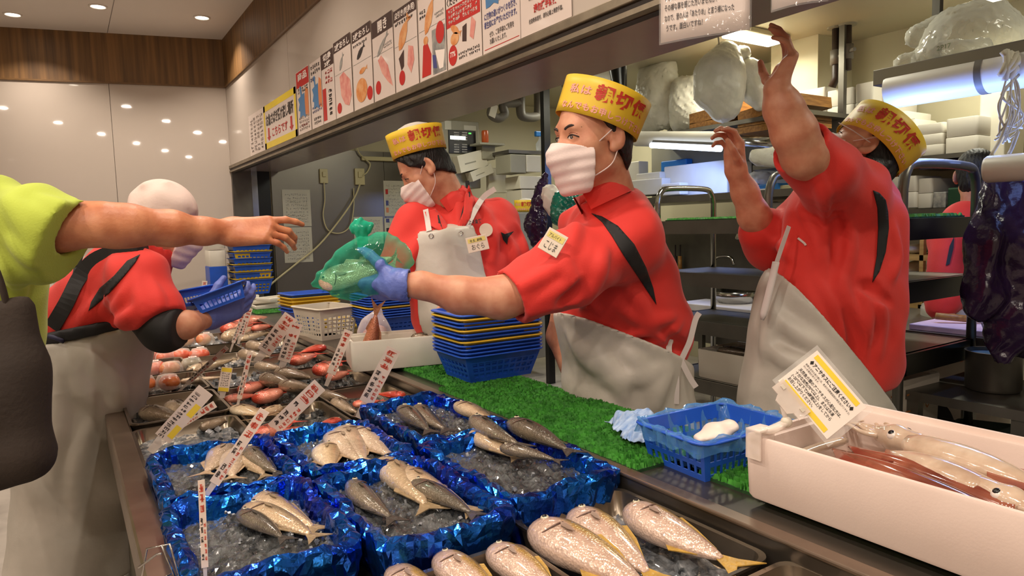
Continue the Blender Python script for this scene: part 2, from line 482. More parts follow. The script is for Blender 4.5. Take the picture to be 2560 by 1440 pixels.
# ------------------------------------------------------------ implicit shapes -> mesh (for bodies, clothes, fish, cloth)
class Vox:
    def __init__(s, lo, hi, h):
        s.lo = np.asarray(lo, float); s.h = h
        s.n = np.ceil((np.asarray(hi, float)-s.lo)/h).astype(int)+1
        s.D = np.full(s.n, 0.2, np.float32)
        s.ax = [(s.lo[i]+h*np.arange(s.n[i])).astype(np.float32) for i in range(3)]
    def _sub(s, lo, hi):
        a = np.clip(np.floor((lo-s.lo)/s.h).astype(int), 0, s.n); b = np.clip(np.ceil((hi-s.lo)/s.h).astype(int)+1, 0, s.n)
        if np.any(b <= a): return None, None
        sl = tuple(slice(a[i], b[i]) for i in range(3))
        P = np.meshgrid(*[s.ax[i][sl[i]] for i in range(3)], indexing='ij')
        return sl, P
    def _mix(s, sl, d, k, op):
        D = s.D[sl]
        if op == 'add':
            if k > 0:
                h = np.clip(0.5+0.5*(D-d)/k, 0, 1); s.D[sl] = D+(d-D)*h-k*h*(1-h)
            else: s.D[sl] = np.minimum(D, d)
        else:
            d = -d
            if k > 0:
                h = np.clip(0.5-0.5*(D-d)/k, 0, 1); s.D[sl] = D+(d-D)*h+k*h*(1-h)
            else: s.D[sl] = np.maximum(D, d)
    def cone(s, a, b, ra, rb, k=0.02, op='add', flat=None):
        a = np.asarray(a, float); b = np.asarray(b, float); mr = max(ra, rb)+k+0.03
        if flat is not None: mr = mr*max(1.0, flat[1])
        sl, P = s._sub(np.minimum(a, b)-mr, np.maximum(a, b)+mr)
        if sl is None: return s
        q = [P[i]-a[i] for i in range(3)]; ba = b-a
        sc = 1.0
        if flat is not None:
            n = nrm(flat[0]); f = flat[1]
            t = (q[0]*n[0]+q[1]*n[1]+q[2]*n[2])*(1/f-1)
            q = [q[i]+t*n[i] for i in range(3)]; ba = ba+(1/f-1)*np.dot(ba, n)*n; sc = min(1.0, f)
        L = float(ba@ba)+1e-12
        t = np.clip((q[0]*ba[0]+q[1]*ba[1]+q[2]*ba[2])/L, 0, 1)
        d = (np.sqrt((q[0]-t*ba[0])**2+(q[1]-t*ba[1])**2+(q[2]-t*ba[2])**2)-(ra+t*(rb-ra)))*sc
        s._mix(sl, d.astype(np.float32), k, op); return s
    def chain(s, pts, k=0.02, op='add', flat=None):
        for (a, ra), (b, rb) in zip(pts[:-1], pts[1:]): s.cone(a, b, ra, rb, k, op, flat)
        return s
    def ell(s, c, rad, R=None, k=0.02, op='add'):
        c = np.asarray(c, float); rad = np.asarray(rad, float); mr = rad.max()+k+0.03
        sl, P = s._sub(c-mr, c+mr)
        if sl is None: return s
        q = [P[i]-c[i] for i in range(3)]
        if R is not None:
            q = [q[0]*R[0][j]+q[1]*R[1][j]+q[2]*R[2][j] for j in range(3)]
        k0 = np.sqrt((q[0]/rad[0])**2+(q[1]/rad[1])**2+(q[2]/rad[2])**2)
        k1 = np.sqrt((q[0]/rad[0]**2)**2+(q[1]/rad[1]**2)**2+(q[2]/rad[2]**2)**2)
        d = np.where(k1 > 1e-6, k0*(k0-1)/np.maximum(k1, 1e-6), -rad.min())
        s._mix(sl, d.astype(np.float32), k, op); return s
    def cut(s, p, n, k=0.0):
        "keep the side opposite to n"
        n = nrm(n); p = np.asarray(p, float)
        X, Y, Z = np.meshgrid(*s.ax, indexing='ij', sparse=True)
        d = ((X-p[0])*n[0]+(Y-p[1])*n[1]+(Z-p[2])*n[2]).astype(np.float32)
        if k > 0:
            h = np.clip(0.5-0.5*(s.D-d)/k, 0, 1); s.D = s.D+(d-s.D)*h+k*h*(1-h)
        else: s.D = np.maximum(s.D, d)
        return s
    def folds(s, amp, n1, n2, f=60., g=25., ph=0.0, mask=None):
        X, Y, Z = np.meshgrid(*s.ax, indexing='ij', sparse=True)
        n1 = nrm(n1); n2 = nrm(n2)
        a = X*n1[0]+Y*n1[1]+Z*n1[2]; b = X*n2[0]+Y*n2[1]+Z*n2[2]
        w = np.sin(f*a+1.6*np.sin(g*b+ph)+ph)*(0.55+0.45*np.sin(0.37*f*b+2*ph+np.sin(0.21*f*a)))
        if mask is not None: w = w*mask(X, Y, Z)
        s.D = (s.D+amp*w).astype(np.float32); return s
    def crinkle(s, amp, f=40., ph=0.0):
        "sharp-edged creases, like loose film"
        X, Y, Z = np.meshgrid(*s.ax, indexing='ij', sparse=True)
        a = f*(X*.8+Y*.5+Z*.4); b = f*(Y*.9-X*.3+Z*.6); c = f*(Z*.9+X*.5-Y*.5)
        w = np.abs(np.sin(a+1.7*np.sin(b*.6+ph)))+np.abs(np.sin(b*1.3+1.4*np.sin(c*.5+ph)))+np.abs(np.sin(c*.9+1.9*np.sin(a*.4+ph)))
        s.D = (s.D+amp*(w-1.9)).astype(np.float32); return s
    def wrinkle(s, paths, r=0.012, op='add', k=0.022, sink=0.55):
        "raised folds (or grooves) along photo-pixel paths on the surface"
        bv = s.mb(0).bvh()
        for P in paths:
            q = surf_path(P, bv, 0.0, 5)
            n = len(q)
            if n < 3: continue
            for i in range(n-1):
                t0, t1 = sin(pi*(i+.3)/n), sin(pi*(i+1.3)/n)
                d = nrm(q[i]-CAM); off = d*r*sink if op == 'add' else -d*r*0.15
                s.cone(q[i]+off, q[i+1]+off, max(.003, r*t0), max(.003, r*t1), k, op)
        return s
    def mesh(s, smooth=1):
        D = s.D; S = D < 0
        n = np.array(D.shape)
        c = np.zeros(n-1, np.int8)
        for i in (0, 1):
            for j in (0, 1):
                for k in (0, 1):
                    c += S[i:n[0]-1+i, j:n[1]-1+j, k:n[2]-1+k]
        act = (c > 0) & (c < 8)
        idx = np.argwhere(act)
        if len(idx) == 0: return np.zeros((0, 3)), np.zeros((0, 4), int)
        lut = np.full(act.shape, -1, np.int32); lut[act] = np.arange(len(idx))
        acc = np.zeros((len(idx), 3)); cnt = np.zeros(len(idx))
        corners = [(i, j, k) for i in (0, 1) for j in (0, 1) for k in (0, 1)]
        val = {cc: D[idx[:, 0]+cc[0], idx[:, 1]+cc[1], idx[:, 2]+cc[2]] for cc in corners}
        for a in corners:
            for d in range(3):
                if a[d]: continue
                b = list(a); b[d] = 1; b = tuple(b)
                va, vb = val[a], val[b]
                x = (va < 0) != (vb < 0)
                t = np.where(x, va/np.where(x, va-vb, 1), 0)
                p = np.array(a, float)[None, :].repeat(len(idx), 0); p[:, d] = t
                acc[x] += p[x]; cnt[x] += 1
        V = s.lo+s.h*(idx+acc/np.maximum(cnt, 1)[:, None])
        quads = []
        for d in range(3):
            e, f = (d+1) % 3, (d+2) % 3
            sa = [slice(None)]*3; sb = [slice(None)]*3
            sa[d] = slice(0, n[d]-1); sb[d] = slice(1, n[d])
            A = S[tuple(sa)]; B = S[tuple(sb)]
            x = np.argwhere(A != B)
            ok = (x[:, e] > 0) & (x[:, f] > 0) & (x[:, e] < n[e]-1) & (x[:, f] < n[f]-1)
            x = x[ok]
            fl = A[x[:, 0], x[:, 1], x[:, 2]]
            def g(de, df):
                y = x.copy(); y[:, e] += de; y[:, f] += df
                return lut[y[:, 0], y[:, 1], y[:, 2]]
            q = np.stack([g(-1, -1), g(0, -1), g(0, 0), g(-1, 0)], 1)
            q[~fl] = q[~fl][:, ::-1]
            quads.append(q)
        Q = np.concatenate(quads); Q = Q[(Q >= 0).all(1)]
        for _ in range(smooth):
            ac = np.zeros_like(V); ct = np.zeros(len(V))
            for a, b in ((0, 1), (1, 2), (2, 3), (3, 0)):
                np.add.at(ac, Q[:, a], V[Q[:, b]]); np.add.at(ac, Q[:, b], V[Q[:, a]])
                np.add.at(ct, Q[:, a], 1); np.add.at(ct, Q[:, b], 1)
            V = 0.4*V+0.6*ac/np.maximum(ct, 1)[:, None]
        return V, Q
    def mb(s, smooth=1, R=None, t=None):
        V, Q = s.mesh(smooth)
        if R is not None: V = V@R.T
        if t is not None: V = V+np.asarray(t)
        m = MB(); m.v = [tuple(p) for p in V]; m.f = [tuple(int(i) for i in q) for q in Q]; m.m = [0]*len(m.f)
        return m
def voxbox(pts, h):
    "grid that holds the balls (point, radius)"
    P = np.array([p for p, r in pts], float); r = np.array([r for p, r in pts])[:, None]
    return Vox((P-r).min(0)-0.035, (P+r).max(0)+0.035, h)
def drape(poly_px, bvh, lift=0.002, step=9.0, maxd=6.0):
    "patch whose outline in the photo is poly_px, laid on the surface bvh"
    pts = [tuple(p) for p in poly_px]; n = len(pts)
    dens = []
    for i in range(n):
        a = np.array(pts[i]); b = np.array(pts[(i+1) % n]); k = max(1, int(np.linalg.norm(b-a)/step))
        for j in range(k): dens.append(Vector(a+(b-a)*j/k))
    m = len(dens); P = np.array(dens); lo = P.min(0); hi = P.max(0)
    edges = [(i, (i+1) % m) for i in range(m)]
    inner = []
    for y in np.arange(lo[1]+step/2, hi[1], step):
        for x in np.arange(lo[0]+step/2, hi[0], step):
            inner.append(Vector((x, y)))
    vs, es, fs, *_ = delaunay_2d_cdt(dens+inner, edges, [], 1, 1e-4)
    out = []; last = None; hit = []
    for v in vs:
        d = nrm(ray(v[0], v[1])); loc, nor, _, dist = bvh.ray_cast(Vector(CAM), Vector(d), maxd)
        hit.append(None if loc is None else np.array(loc)-d*lift)
    ok = [i for i in range(len(vs)) if hit[i] is not None]
    if not ok: return MB()
    okp = np.array([vs[i][:] for i in ok])
    for i in range(len(vs)):
        if hit[i] is None:
            j = ok[int(np.argmin(((okp-np.array(vs[i][:]))**2).sum(1)))]
            dd = (hit[j]-CAM)@FWD
            hit[i] = at(vs[i][0], vs[i][1], dd)
    return MB().add(hit, fs)

# ------------------------------------------------------------ people
M_skin = mat('skin', (206, 148, 116), 0.5, rgb2=(188, 122, 92), vscale=26, bump=0.04, bscale=240, sub=0.06)
M_skin2 = mat('skin_tanned', (206, 138, 98), 0.45, rgb2=(178, 104, 68), vscale=20, bump=0.08, bscale=180, sub=0.06)
M_hair = mat('black_hair', (20, 15, 13), 0.5, var=0.4, vscale=90, bump=0.4, bscale=160, stretch=(1, 1, 0.3))
M_red = mat('red_shirt', (214, 44, 34), 0.75, var=0.1, vscale=7, bump=0.1, bscale=300, sheen=0.1)
M_blk = mat('black_panel_cloth', (18, 16, 17), 0.7, var=0.2, vscale=20)
M_apron = mat('white_vinyl_apron', (196, 188, 176), 0.42, rgb2=(176, 170, 158), vscale=5, bump=0.25, bscale=16)
M_glove = mat('blue_nitrile', (104, 122, 196), 0.42, rgb2=(90, 106, 180), vscale=20, bump=0.25, bscale=70)
M_mask = mat('mask_paper', (226, 206, 200), 0.75, var=0.05, vscale=30, bump=0.1, bscale=200)
M_hat = mat('yellow_card', (224, 186, 44), 0.5, var=0.05, vscale=12)
M_hatred = mat('red_print', (196, 54, 34), 0.6, var=0.1, vscale=40)
M_hatpink = mat('pink_print', (232, 160, 146), 0.6, var=0.05, vscale=40)
M_pants = mat('dark_trousers', (26, 25, 28), 0.7, var=0.2, vscale=12)
M_boot = mat('white_boot', (190, 186, 178), 0.4, var=0.1)
M_eyew = mat('eye_white', (214, 204, 196), 0.15, var=0.02)
M_iris = mat('eye_dark', (28, 16, 12), 0.08, var=0.05)
M_brow = mat('eyebrow_hair', (50, 32, 26), 0.7, var=0.3, vscale=200)
M_lip = mat('inner_ear_skin', (150, 80, 62), 0.6, var=0.1)
M_lime = mat('lime_tshirt', (178, 194, 70), 0.85, var=0.08, vscale=8, bump=0.12, bscale=260, sheen=0.1)
M_strap = mat('white_tape', (206, 196, 190), 0.6, var=0.05)
M_badge = mat('badge_card', (222, 206, 186), 0.3, var=0.03)
M_badgey = mat('badge_yellow', (222, 204, 112), 0.4, var=0.05)
M_ink = mat('black_ink', (28, 24, 24), 0.5, var=0.1)
M_navy = mat('navy_tape', (30, 28, 62), 0.6, var=0.1)

HL = nrm(arr(-RGT[0], -RGT[1], 0))       # photo-left, horizontal
HB = nrm(arr(-FWD[0], -FWD[1], 0))       # towards the viewer, horizontal
UP = arr(0, 0, 1)
def heading(deg):
    "0 = photo-left, 90 = towards the viewer, 180 = photo-right, -90 = away"
    return cos(radians(deg))*HL+sin(radians(deg))*HB

def hand_balls(wrist, fdir, back, sgn=1, sc=1.0, curls=None, thumb=None, spread=0.0, fingers=None):
    """balls and cones of a hand: list of (a, b, ra, rb, k). back = normal of the back of the hand; sgn picks the thumb side.
    curls: per finger (knuckle, middle, tip) bend in degrees; thumb: three direction triples in (finger, thumb-side, back) axes"""
    w = np.asarray(wrist, float); f = nrm(fdir); b = nrm(np.asarray(back)-np.dot(back, f)*f); t = sgn*np.cross(b, f)
    L = lambda a, s, h: w+sc*(f*a+t*s+b*h)
    curls = curls or [(20, 25, 15)]*4
    kn = [(0.090, 0.030), (0.096, 0.010), (0.090, -0.011), (0.080, -0.030)]
    seg = [(0.043, 0.026, 0.021), (0.047, 0.030, 0.022), (0.043, 0.028, 0.022), (0.034, 0.021, 0.019)]
    rad = [(0.0098, 0.0088, 0.0078, 0.0066), (0.010, 0.009, 0.008, 0.0066), (0.0096, 0.0086, 0.0076, 0.0064), (0.0086, 0.0076, 0.0066, 0.0058)]
    out = []
    for i in range(4):
        a, s = kn[i]
        out.append((L(-0.005, s*0.55, 0), L(a, s, 0.002), 0.017*sc, 0.0125*sc, 0.014))
        p = L(a, s, 0.002); th = 0.0
        sp = spread*(1.5-i)/1.5*0.20
        for j in range(3):
            th += radians(curls[i][j]); d = nrm(cos(th)*f-sin(th)*b+sp*t)
            q = p+d*seg[i][j]*sc
            out.append((p, q, rad[i][j]*sc, rad[i][j+1]*sc, 0.004)); p = q
    out.append((L(0.01, 0.022, -0.004), L(0.055, 0.014, -0.008), 0.018*sc, 0.014*sc, 0.016))
    out.append((L(0.01, -0.02, -0.006), L(0.06, -0.022, -0.006), 0.017*sc, 0.012*sc, 0.016))
    th = thumb or [(0.62, 0.66, -0.35), (0.85, 0.42, -0.25), (0.95, 0.2, -0.2)]
    p = L(0.018, 0.024, -0.006); ln = (0.042, 0.036, 0.03); rr = (0.0165, 0.0125, 0.0105, 0.0082)
    for j in range(3):
        d = nrm(th[j][0]*f+th[j][1]*t+th[j][2]*b); q = p+d*ln[j]*sc
        out.append((p, q, rr[j]*sc, rr[j+1]*sc, 0.008 if j == 0 else 0.004)); p = q
    return out
def limb_vox(chains, hands, h=0.0035, extra=0.0):
    "arm chains [(p, r), ...] and hand balls meshed as one skin"
    pts = [(p, r) for c in chains for (p, r) in c]+[(x[0], x[2]) for H in hands for x in H]+[(x[1], x[3]) for H in hands for x in H]
    v = voxbox(pts, h)
    for c in chains: v.chain(c, k=0.02)
    for H in hands:
        for (a, b, ra, rb, k) in H: v.cone(a, b, ra+extra, rb+extra, k)
    return v

def head_local(v, ex=0.0, neck=None, ears=True, face=True):
    k = 0.02
    v.ell((0, 0.000, 0.042), (0.074+ex, 0.087+ex, 0.080+ex), k=k)
    v.ell((0, 0.030, -0.028), (0.064+ex, 0.062+ex, 0.088+ex), k=0.03)
    v.cone((0.046, 0.000, -0.058), (0.016, 0.068, -0.098), 0.022+ex, 0.020+ex, 0.03)
    v.cone((-0.046, 0.000, -0.058), (-0.016, 0.068, -0.098), 0.022+ex, 0.020+ex, 0.03)
    v.cone((0.034, 0.075, 0.024), (-0.034, 0.075, 0.024), 0.013+ex, 0.013+ex, 0.02)
    for s in (-1, 1): v.ell((s*0.042, 0.046, -0.020), (0.024+ex, 0.024+ex, 0.022+ex), k=0.03)
    v.cone((0, 0.083, 0.012), (0, 0.104, -0.030), 0.008+ex, 0.0125+ex, 0.014)
    for s in (-1, 1): v.ell((s*0.012, 0.094, -0.034), (0.010+ex, 0.012+ex, 0.008+ex), k=0.008)
    v.ell((0, 0.085, -0.064), (0.026+ex, 0.014+ex, 0.012+ex), k=0.012)
    if face:
        for s in (-1, 1):
            v.ell((s*0.034, 0.102, 0.004), (0.022, 0.018, 0.011), k=0.014, op='sub')
            v.ell((s*0.033, 0.0745, 0.0035), (0.0150, 0.0125, 0.0105), k=0.006)
    if neck is not None:
        v.cone((0, -0.028, -0.06), neck, 0.055+ex, 0.06+ex, 0.03)
        v.cone((0, 0.02, -0.075), (np.asarray(neck)+arr(0, 0.03, 0)), 0.030+ex, 0.04+ex, 0.03)
    if ears:
        for s in (-1, 1):
            R = rotz(s*0.5)@rotx(-0.18)
            v.ell((s*0.081, -0.012, 0.0), (0.009, 0.021, 0.034), R, k=0.008)
            v.ell((s*0.079, -0.004, -0.028), (0.008, 0.010, 0.010), R, k=0.008)
            v.ell((s*0.091, -0.006, 0.003), (0.008, 0.011, 0.020), R, k=0.006, op='sub')
    return v

class Head:
    "frame of a head: c = point between the ears, f = facing, u = up"
    def __init__(s, c, f, u, sc=1.0):
        s.c = np.asarray(c, float); f = nrm(f); u = nrm(np.asarray(u)-np.dot(u, f)*f); l = np.cross(u, f)
        # local x = left of the person, y forward, z up
        s.R = np.stack([l*1.0, f, u], 1); s.sc = sc
        if np.linalg.det(s.R) < 0: s.R[:, 0] *= -1
    def w(s, p): return s.c+s.sc*(s.R@np.asarray(p, float))
    def loc(s, P): return s.R.T@(np.asarray(P, float)-s.c)/s.sc
    def mb(s, v, smooth=1): return v.mb(smooth, s.R*s.sc, s.c)
    def skin(s, neck_world, h=0.003):
        nk = s.loc(neck_world)
        v = Vox(np.minimum(arr(-0.12, -0.15, -0.15), nk-0.08), np.maximum(arr(0.12, 0.15, 0.15), nk+0.08), h)
        head_local(v, 0.0, nk)
        m = s.mb(v, 1); s.bv = m.bvh()
        return m
    def onface(s, x, z, lift=0.0006):
        "point of the face at local (x, z), seen from the front"
        a = s.w((x*1.25, 0.2, z)); d = nrm(s.w((x, 0.05, z))-a)
        loc, nor, _, _ = s.bv.ray_cast(Vector(a), Vector(d), 0.4)
        return (np.array(loc)-d*lift*s.sc) if loc is not None else s.w((x, 0.085, z))
    def hair(s, cuts, ex=0.010, h=0.004, low=-0.06, amp=0.002):
        v = Vox((-0.12, -0.15, -0.13), (0.12, 0.14, 0.16), h)
        v.ell((0, -0.002, 0.042), (0.075+ex, 0.088+ex, 0.081+ex), k=0.02)
        v.ell((0, -0.036, -0.03), (0.056+ex, 0.050+ex, 0.07+ex), k=0.03)
        for (p, n) in cuts: v.cut(p, n, 0.006)
        v.folds(amp, (1, 0.2, 0), (0, 0.3, 1), 420, 60)
        return s.mb(v, 0)
    def mask(s, top=0.0, h=0.003):
        v = Vox((-0.12, -0.06, -0.17), (0.12, 0.16, 0.06), h)
        ex = 0.010
        v.ell((0, 0.030, -0.035), (0.062+ex, 0.064+ex, 0.085+ex), k=0.03)
        v.cone((0, 0.092, -0.005), (0, 0.106, -0.040), 0.014, 0.021, 0.03)
        v.cone((0, 0.088, -0.05), (0, 0.072, -0.112), 0.036, 0.032, 0.04)
        v.cone((0.04, 0.03, -0.05), (0.03, 0.05, -0.1), 0.034, 0.03, 0.03); v.cone((-0.04, 0.03, -0.05), (-0.03, 0.05, -0.1), 0.034, 0.03, 0.03)
        X, Y, Z = np.meshgrid(*v.ax, indexing='ij', sparse=True)
        v.D = (v.D+0.0010*np.sin(Z*230+Y*40+np.sin(X*30))*(Y > 0.02)).astype(np.float32)
        v.cut((0, 0.06, -0.008+top), (0, -0.25, 1)); v.cut((0, 0.046, -0.06), (0, -1, 0.05)); v.cut((0, 0.03, -0.128), (0, -0.2, -1))
        return s.mb(v, 0)
    def straps(s, r=0.0016):
        out = []
        for sx in (-1, 1):
            m = MB(); out.append(m)
            m.tube(smooth_path([s.w((sx*0.062, 0.050, -0.028)), s.w((sx*0.080, 0.010, 0.008)), s.w((sx*0.086, -0.014, 0.030))], 6), r, 6)
            m = MB(); out.append(m)
            m.tube(smooth_path([s.w((sx*0.050, 0.050, -0.100)), s.w((sx*0.076, 0.004, -0.068)), s.w((sx*0.082, -0.014, -0.032))], 6), r, 6)
        return out
    def eyes(s, parent):
        for sx in (-1, 1):
            up = [(0.0165, 0.0015), (0.022, 0.0060), (0.030, 0.0078), (0.038, 0.0068), (0.046, 0.0030), (0.0495, 0.0005)]
            lo = [(0.043, -0.0012), (0.035, -0.0028), (0.026, -0.0024), (0.020, -0.0008)]
            mid_ = (0.032, 0.0025); ring = up+lo; n = len(ring)
            pts = [s.onface(sx*x, z, 0.0005) for x, z in ring]+[s.onface(sx*mid_[0], mid_[1], 0.0010)]
            MB().add(pts, [(k, (k+1) % n, n) for k in range(n)]).build('eye_white', M_eyew, parent)
            c = [(0.032+0.0052*cos(a), max(-0.0022, min(0.0066, 0.0030+0.0052*sin(a)))) for a in np.linspace(0, 2*pi, 15)[:-1]]
            MB().add([s.onface(sx*x, z, 0.0013) for x, z in c], [tuple(range(14))]).build('iris', M_iris, parent)
            MB().tube(smooth_path([s.onface(sx*x, z, 0.0010) for x, z in up], 3), [0.0011]+[0.0017]*14+[0.0008], 6).build('eyelash', M_brow, parent, smooth=True)
            MB().tube(smooth_path([s.onface(sx*x, z+0.0052, 0.0002) for x, z in up[1:5]], 3), 0.0007, 5).build('lid_crease', M_lip, parent, smooth=True)
            b = smooth_path([s.onface(sx*x, z, -0.0008) for x, z in ((0.014, 0.0225), (0.024, 0.0270), (0.036, 0.0290), (0.052, 0.0235))], 4)
            MB().tube(b, [0.0026]+[0.0036]*(len(b)-5)+[0.0030, 0.0024, 0.0016, 0.0008], 8).build('eyebrow', M_brow, parent, smooth=True)

def paper_hat(parent, c, f, u, length=0.21, width=0.155, height=0.085, flare=1.06, texts=True, crown=None):
    "folded card cap: two bowed panels that meet in a crease at front and back; lettering printed round the panels"
    f = nrm(f); u = nrm(np.asarray(u)-np.dot(u, f)*f); l = np.cross(u, f)
    c = np.asarray(c, float)
    def pos(side, a, v, lift=0.0):
        # a 0..1 from front crease to back crease, v 0..1 bottom to top
        th = pi*a; k = 1+(flare-1)*v
        y = length/2*(cos(th)*0.9+0.1*cos(th)**3)*k
        x = width/2*(max(sin(th), 0)**1.05)*k
        return c+f*y+l*side*(x+lift)+u*(v*height+lift*0.0)+f*(lift*cos(th))
    hat = None
    m = MB()
    for side in (-1, 1):
        m.grid(lambda a, v: pos(side, a, v), 25, 5)
    hat = m.build('paper_hat', M_hat, parent, smooth=True, solid=0.0012, angle=50)
    if texts:
        for side in (-1, 1):
            for body, v0, v1, a0, a1, mm, bold in (('私は', 0.50, 0.74, 0.14, 0.32, M_hatpink, 0.03), ('親切係', 0.42, 0.86, 0.35, 0.80, M_hatred, 0.035),
                                             ('なんでもお申しつけ下さい', 0.09, 0.30, 0.10, 0.86, M_hatpink, 0.03)):
                vs, fs = text_mesh(body, 1.0, bold, 1.15)
                lo = vs.min(0); hi = vs.max(0); q = (vs-lo)/(hi-lo)
                if side > 0: pts = [pos(side, a0+(a1-a0)*x, v0+(v1-v0)*y, 0.0016) for x, y in q]
                else: pts = [pos(side, 1-(a0+(a1-a0)*x), v0+(v1-v0)*y, 0.0016) for x, y in q]
                MB().add(pts, fs).build('lettering', mm, hat)
    if crown:
        m = MB(); m.ell(c+u*height*0.78, (width*0.40, length*0.40, crown), np.stack([l, f, u], 1), 18, 8)
        m.build('hat_liner', film('hat_liner_film', (220, 214, 205), 0.6, 0.3), parent, smooth=True)
    return hat

def balls(v, lst, ex=0.0, k=0.05):
    for it in lst:
        (a, ra), (b, rb) = it[0], it[1]
        v.cone(a, b, ra+ex, rb+ex, it[2] if len(it) > 2 else k, flat=it[3] if len(it) > 3 else None)
def ball_pts(lst): return [x for it in lst for x in it[:2]]
def px(x, y, d, r): return (at(x, y, d), r)
def joined(*mbs):
    o = MB()
    for m in mbs: o.add(m.v, m.f)
    return o
def boots_and_legs(parent, hipL, hipR, footL, footR, mt=None):
    "trousers and boots down to the floor"
    hipL, hipR, footL, footR = [np.asarray(p, float) for p in (hipL, hipR, footL, footR)]
    v = voxbox([(hipL, 0.12), (hipR, 0.12), (footL, 0.08), (footR, 0.08)], 0.012)
    for h, f in ((hipL, footL), (hipR, footR)):
        kn = (h+f)/2
        v.chain([(h, 0.105), (kn, 0.075), (f+arr(0, 0, 0.12), 0.058)], 0.04)
    v.cone(hipL, hipR, 0.12, 0.12, 0.05)
    v.mb(1).build('trousers', mt or M_pants, parent, smooth=True)
    return
def boots(parent, foot, f):
    f = nrm(f); foot = np.asarray(foot, float)
    v = voxbox([(foot, 0.1), (foot+f*0.2, 0.08), (foot+arr(0, 0, 0.2), 0.08)], 0.01)
    v.cone(foot+arr(0, 0, 0.05), foot+arr(0, 0, 0.22), 0.05, 0.058, 0.03)
    v.cone(foot+arr(0, 0, 0.042), foot+f*0.15+arr(0, 0, 0.036), 0.045, 0.04, 0.03)
    v.cut((0, 0, 0.001), (0, 0, -1))
    v.mb(1).build('boot', M_boot, parent, smooth=True)
def ribbon(pts, w, normal, th=0.002):
    "flat strap along pts"
    m = MB(); pts = [np.asarray(p, float) for p in pts]
    rs = []
    for i, p in enumerate(pts):
        t = nrm(pts[min(i+1, len(pts)-1)]-pts[max(i-1, 0)]); n = np.asarray(normal(p) if callable(normal) else normal, float)
        n = nrm(n-np.dot(n, t)*t); s = np.cross(t, n)
        rs.append([p-s*w/2, p+s*w/2, p+s*w/2+n*th, p-s*w/2+n*th])
    return m.rings(rs)
def surf_path(pxs, bvh, lift=0.003, n=5):
    "path over a surface following photo pixels"
    out = []
    P = smooth_path([arr(x, y, 0) for x, y in pxs], n)
    for p in P:
        d = nrm(ray(p[0], p[1])); loc, nor, _, dist = bvh.ray_cast(Vector(CAM), Vector(d), 6.0)
        if loc is None:
            out.append(None)
        else: out.append(np.array(loc)-d*lift)
    good = [i for i, q in enumerate(out) if q is not None]
    if not good: return []
    for i, q in enumerate(out):
        if q is None:
            j = min(good, key=lambda g: abs(g-i)); dd = (out[j]-CAM)@FWD
            out[i] = at(P[i][0], P[i][1], dd)
    return out
def badge(parent, corners, name, role, seed):
    "name card with its own thickness; corners: TL TR BR BL world points"
    TL, TR, BR, BL = [np.asarray(c, float) for c in corners]
    ux = nrm(TR-TL); w = np.linalg.norm(TR-TL); uy = nrm((TL-BL)-np.dot(TL-BL, ux)*ux); h = abs(np.dot(TL-BL, uy))
    n = np.cross(ux, uy)
    m = MB(); m.prism([(0, 0), (w, 0), (w, h), (0, h)], BL, ux, uy, 0.005)
    b = m.build('name_badge', M_badge, parent, bevel=0.001)
    o = BL+n*0.0056
    m = MB(); quad(m, o, ux, uy, w*0.84, h*0.27, lift=0.0002); m.xf(None, ux*w*0.08+uy*h*0.62); m.build('yellow_band', M_badgey, b)
    m = MB(); put_text(m, name, o+ux*w*0.2+uy*h*0.14, ux, uy, w=w*0.6, h=h*0.36, lift=0.0006)
    put_text(m, role, o+ux*w*0.16+uy*h*0.66, ux, uy, w=w*0.62, h=h*0.17, lift=0.0008)
    m.build('lettering', M_ink, b)
    return b

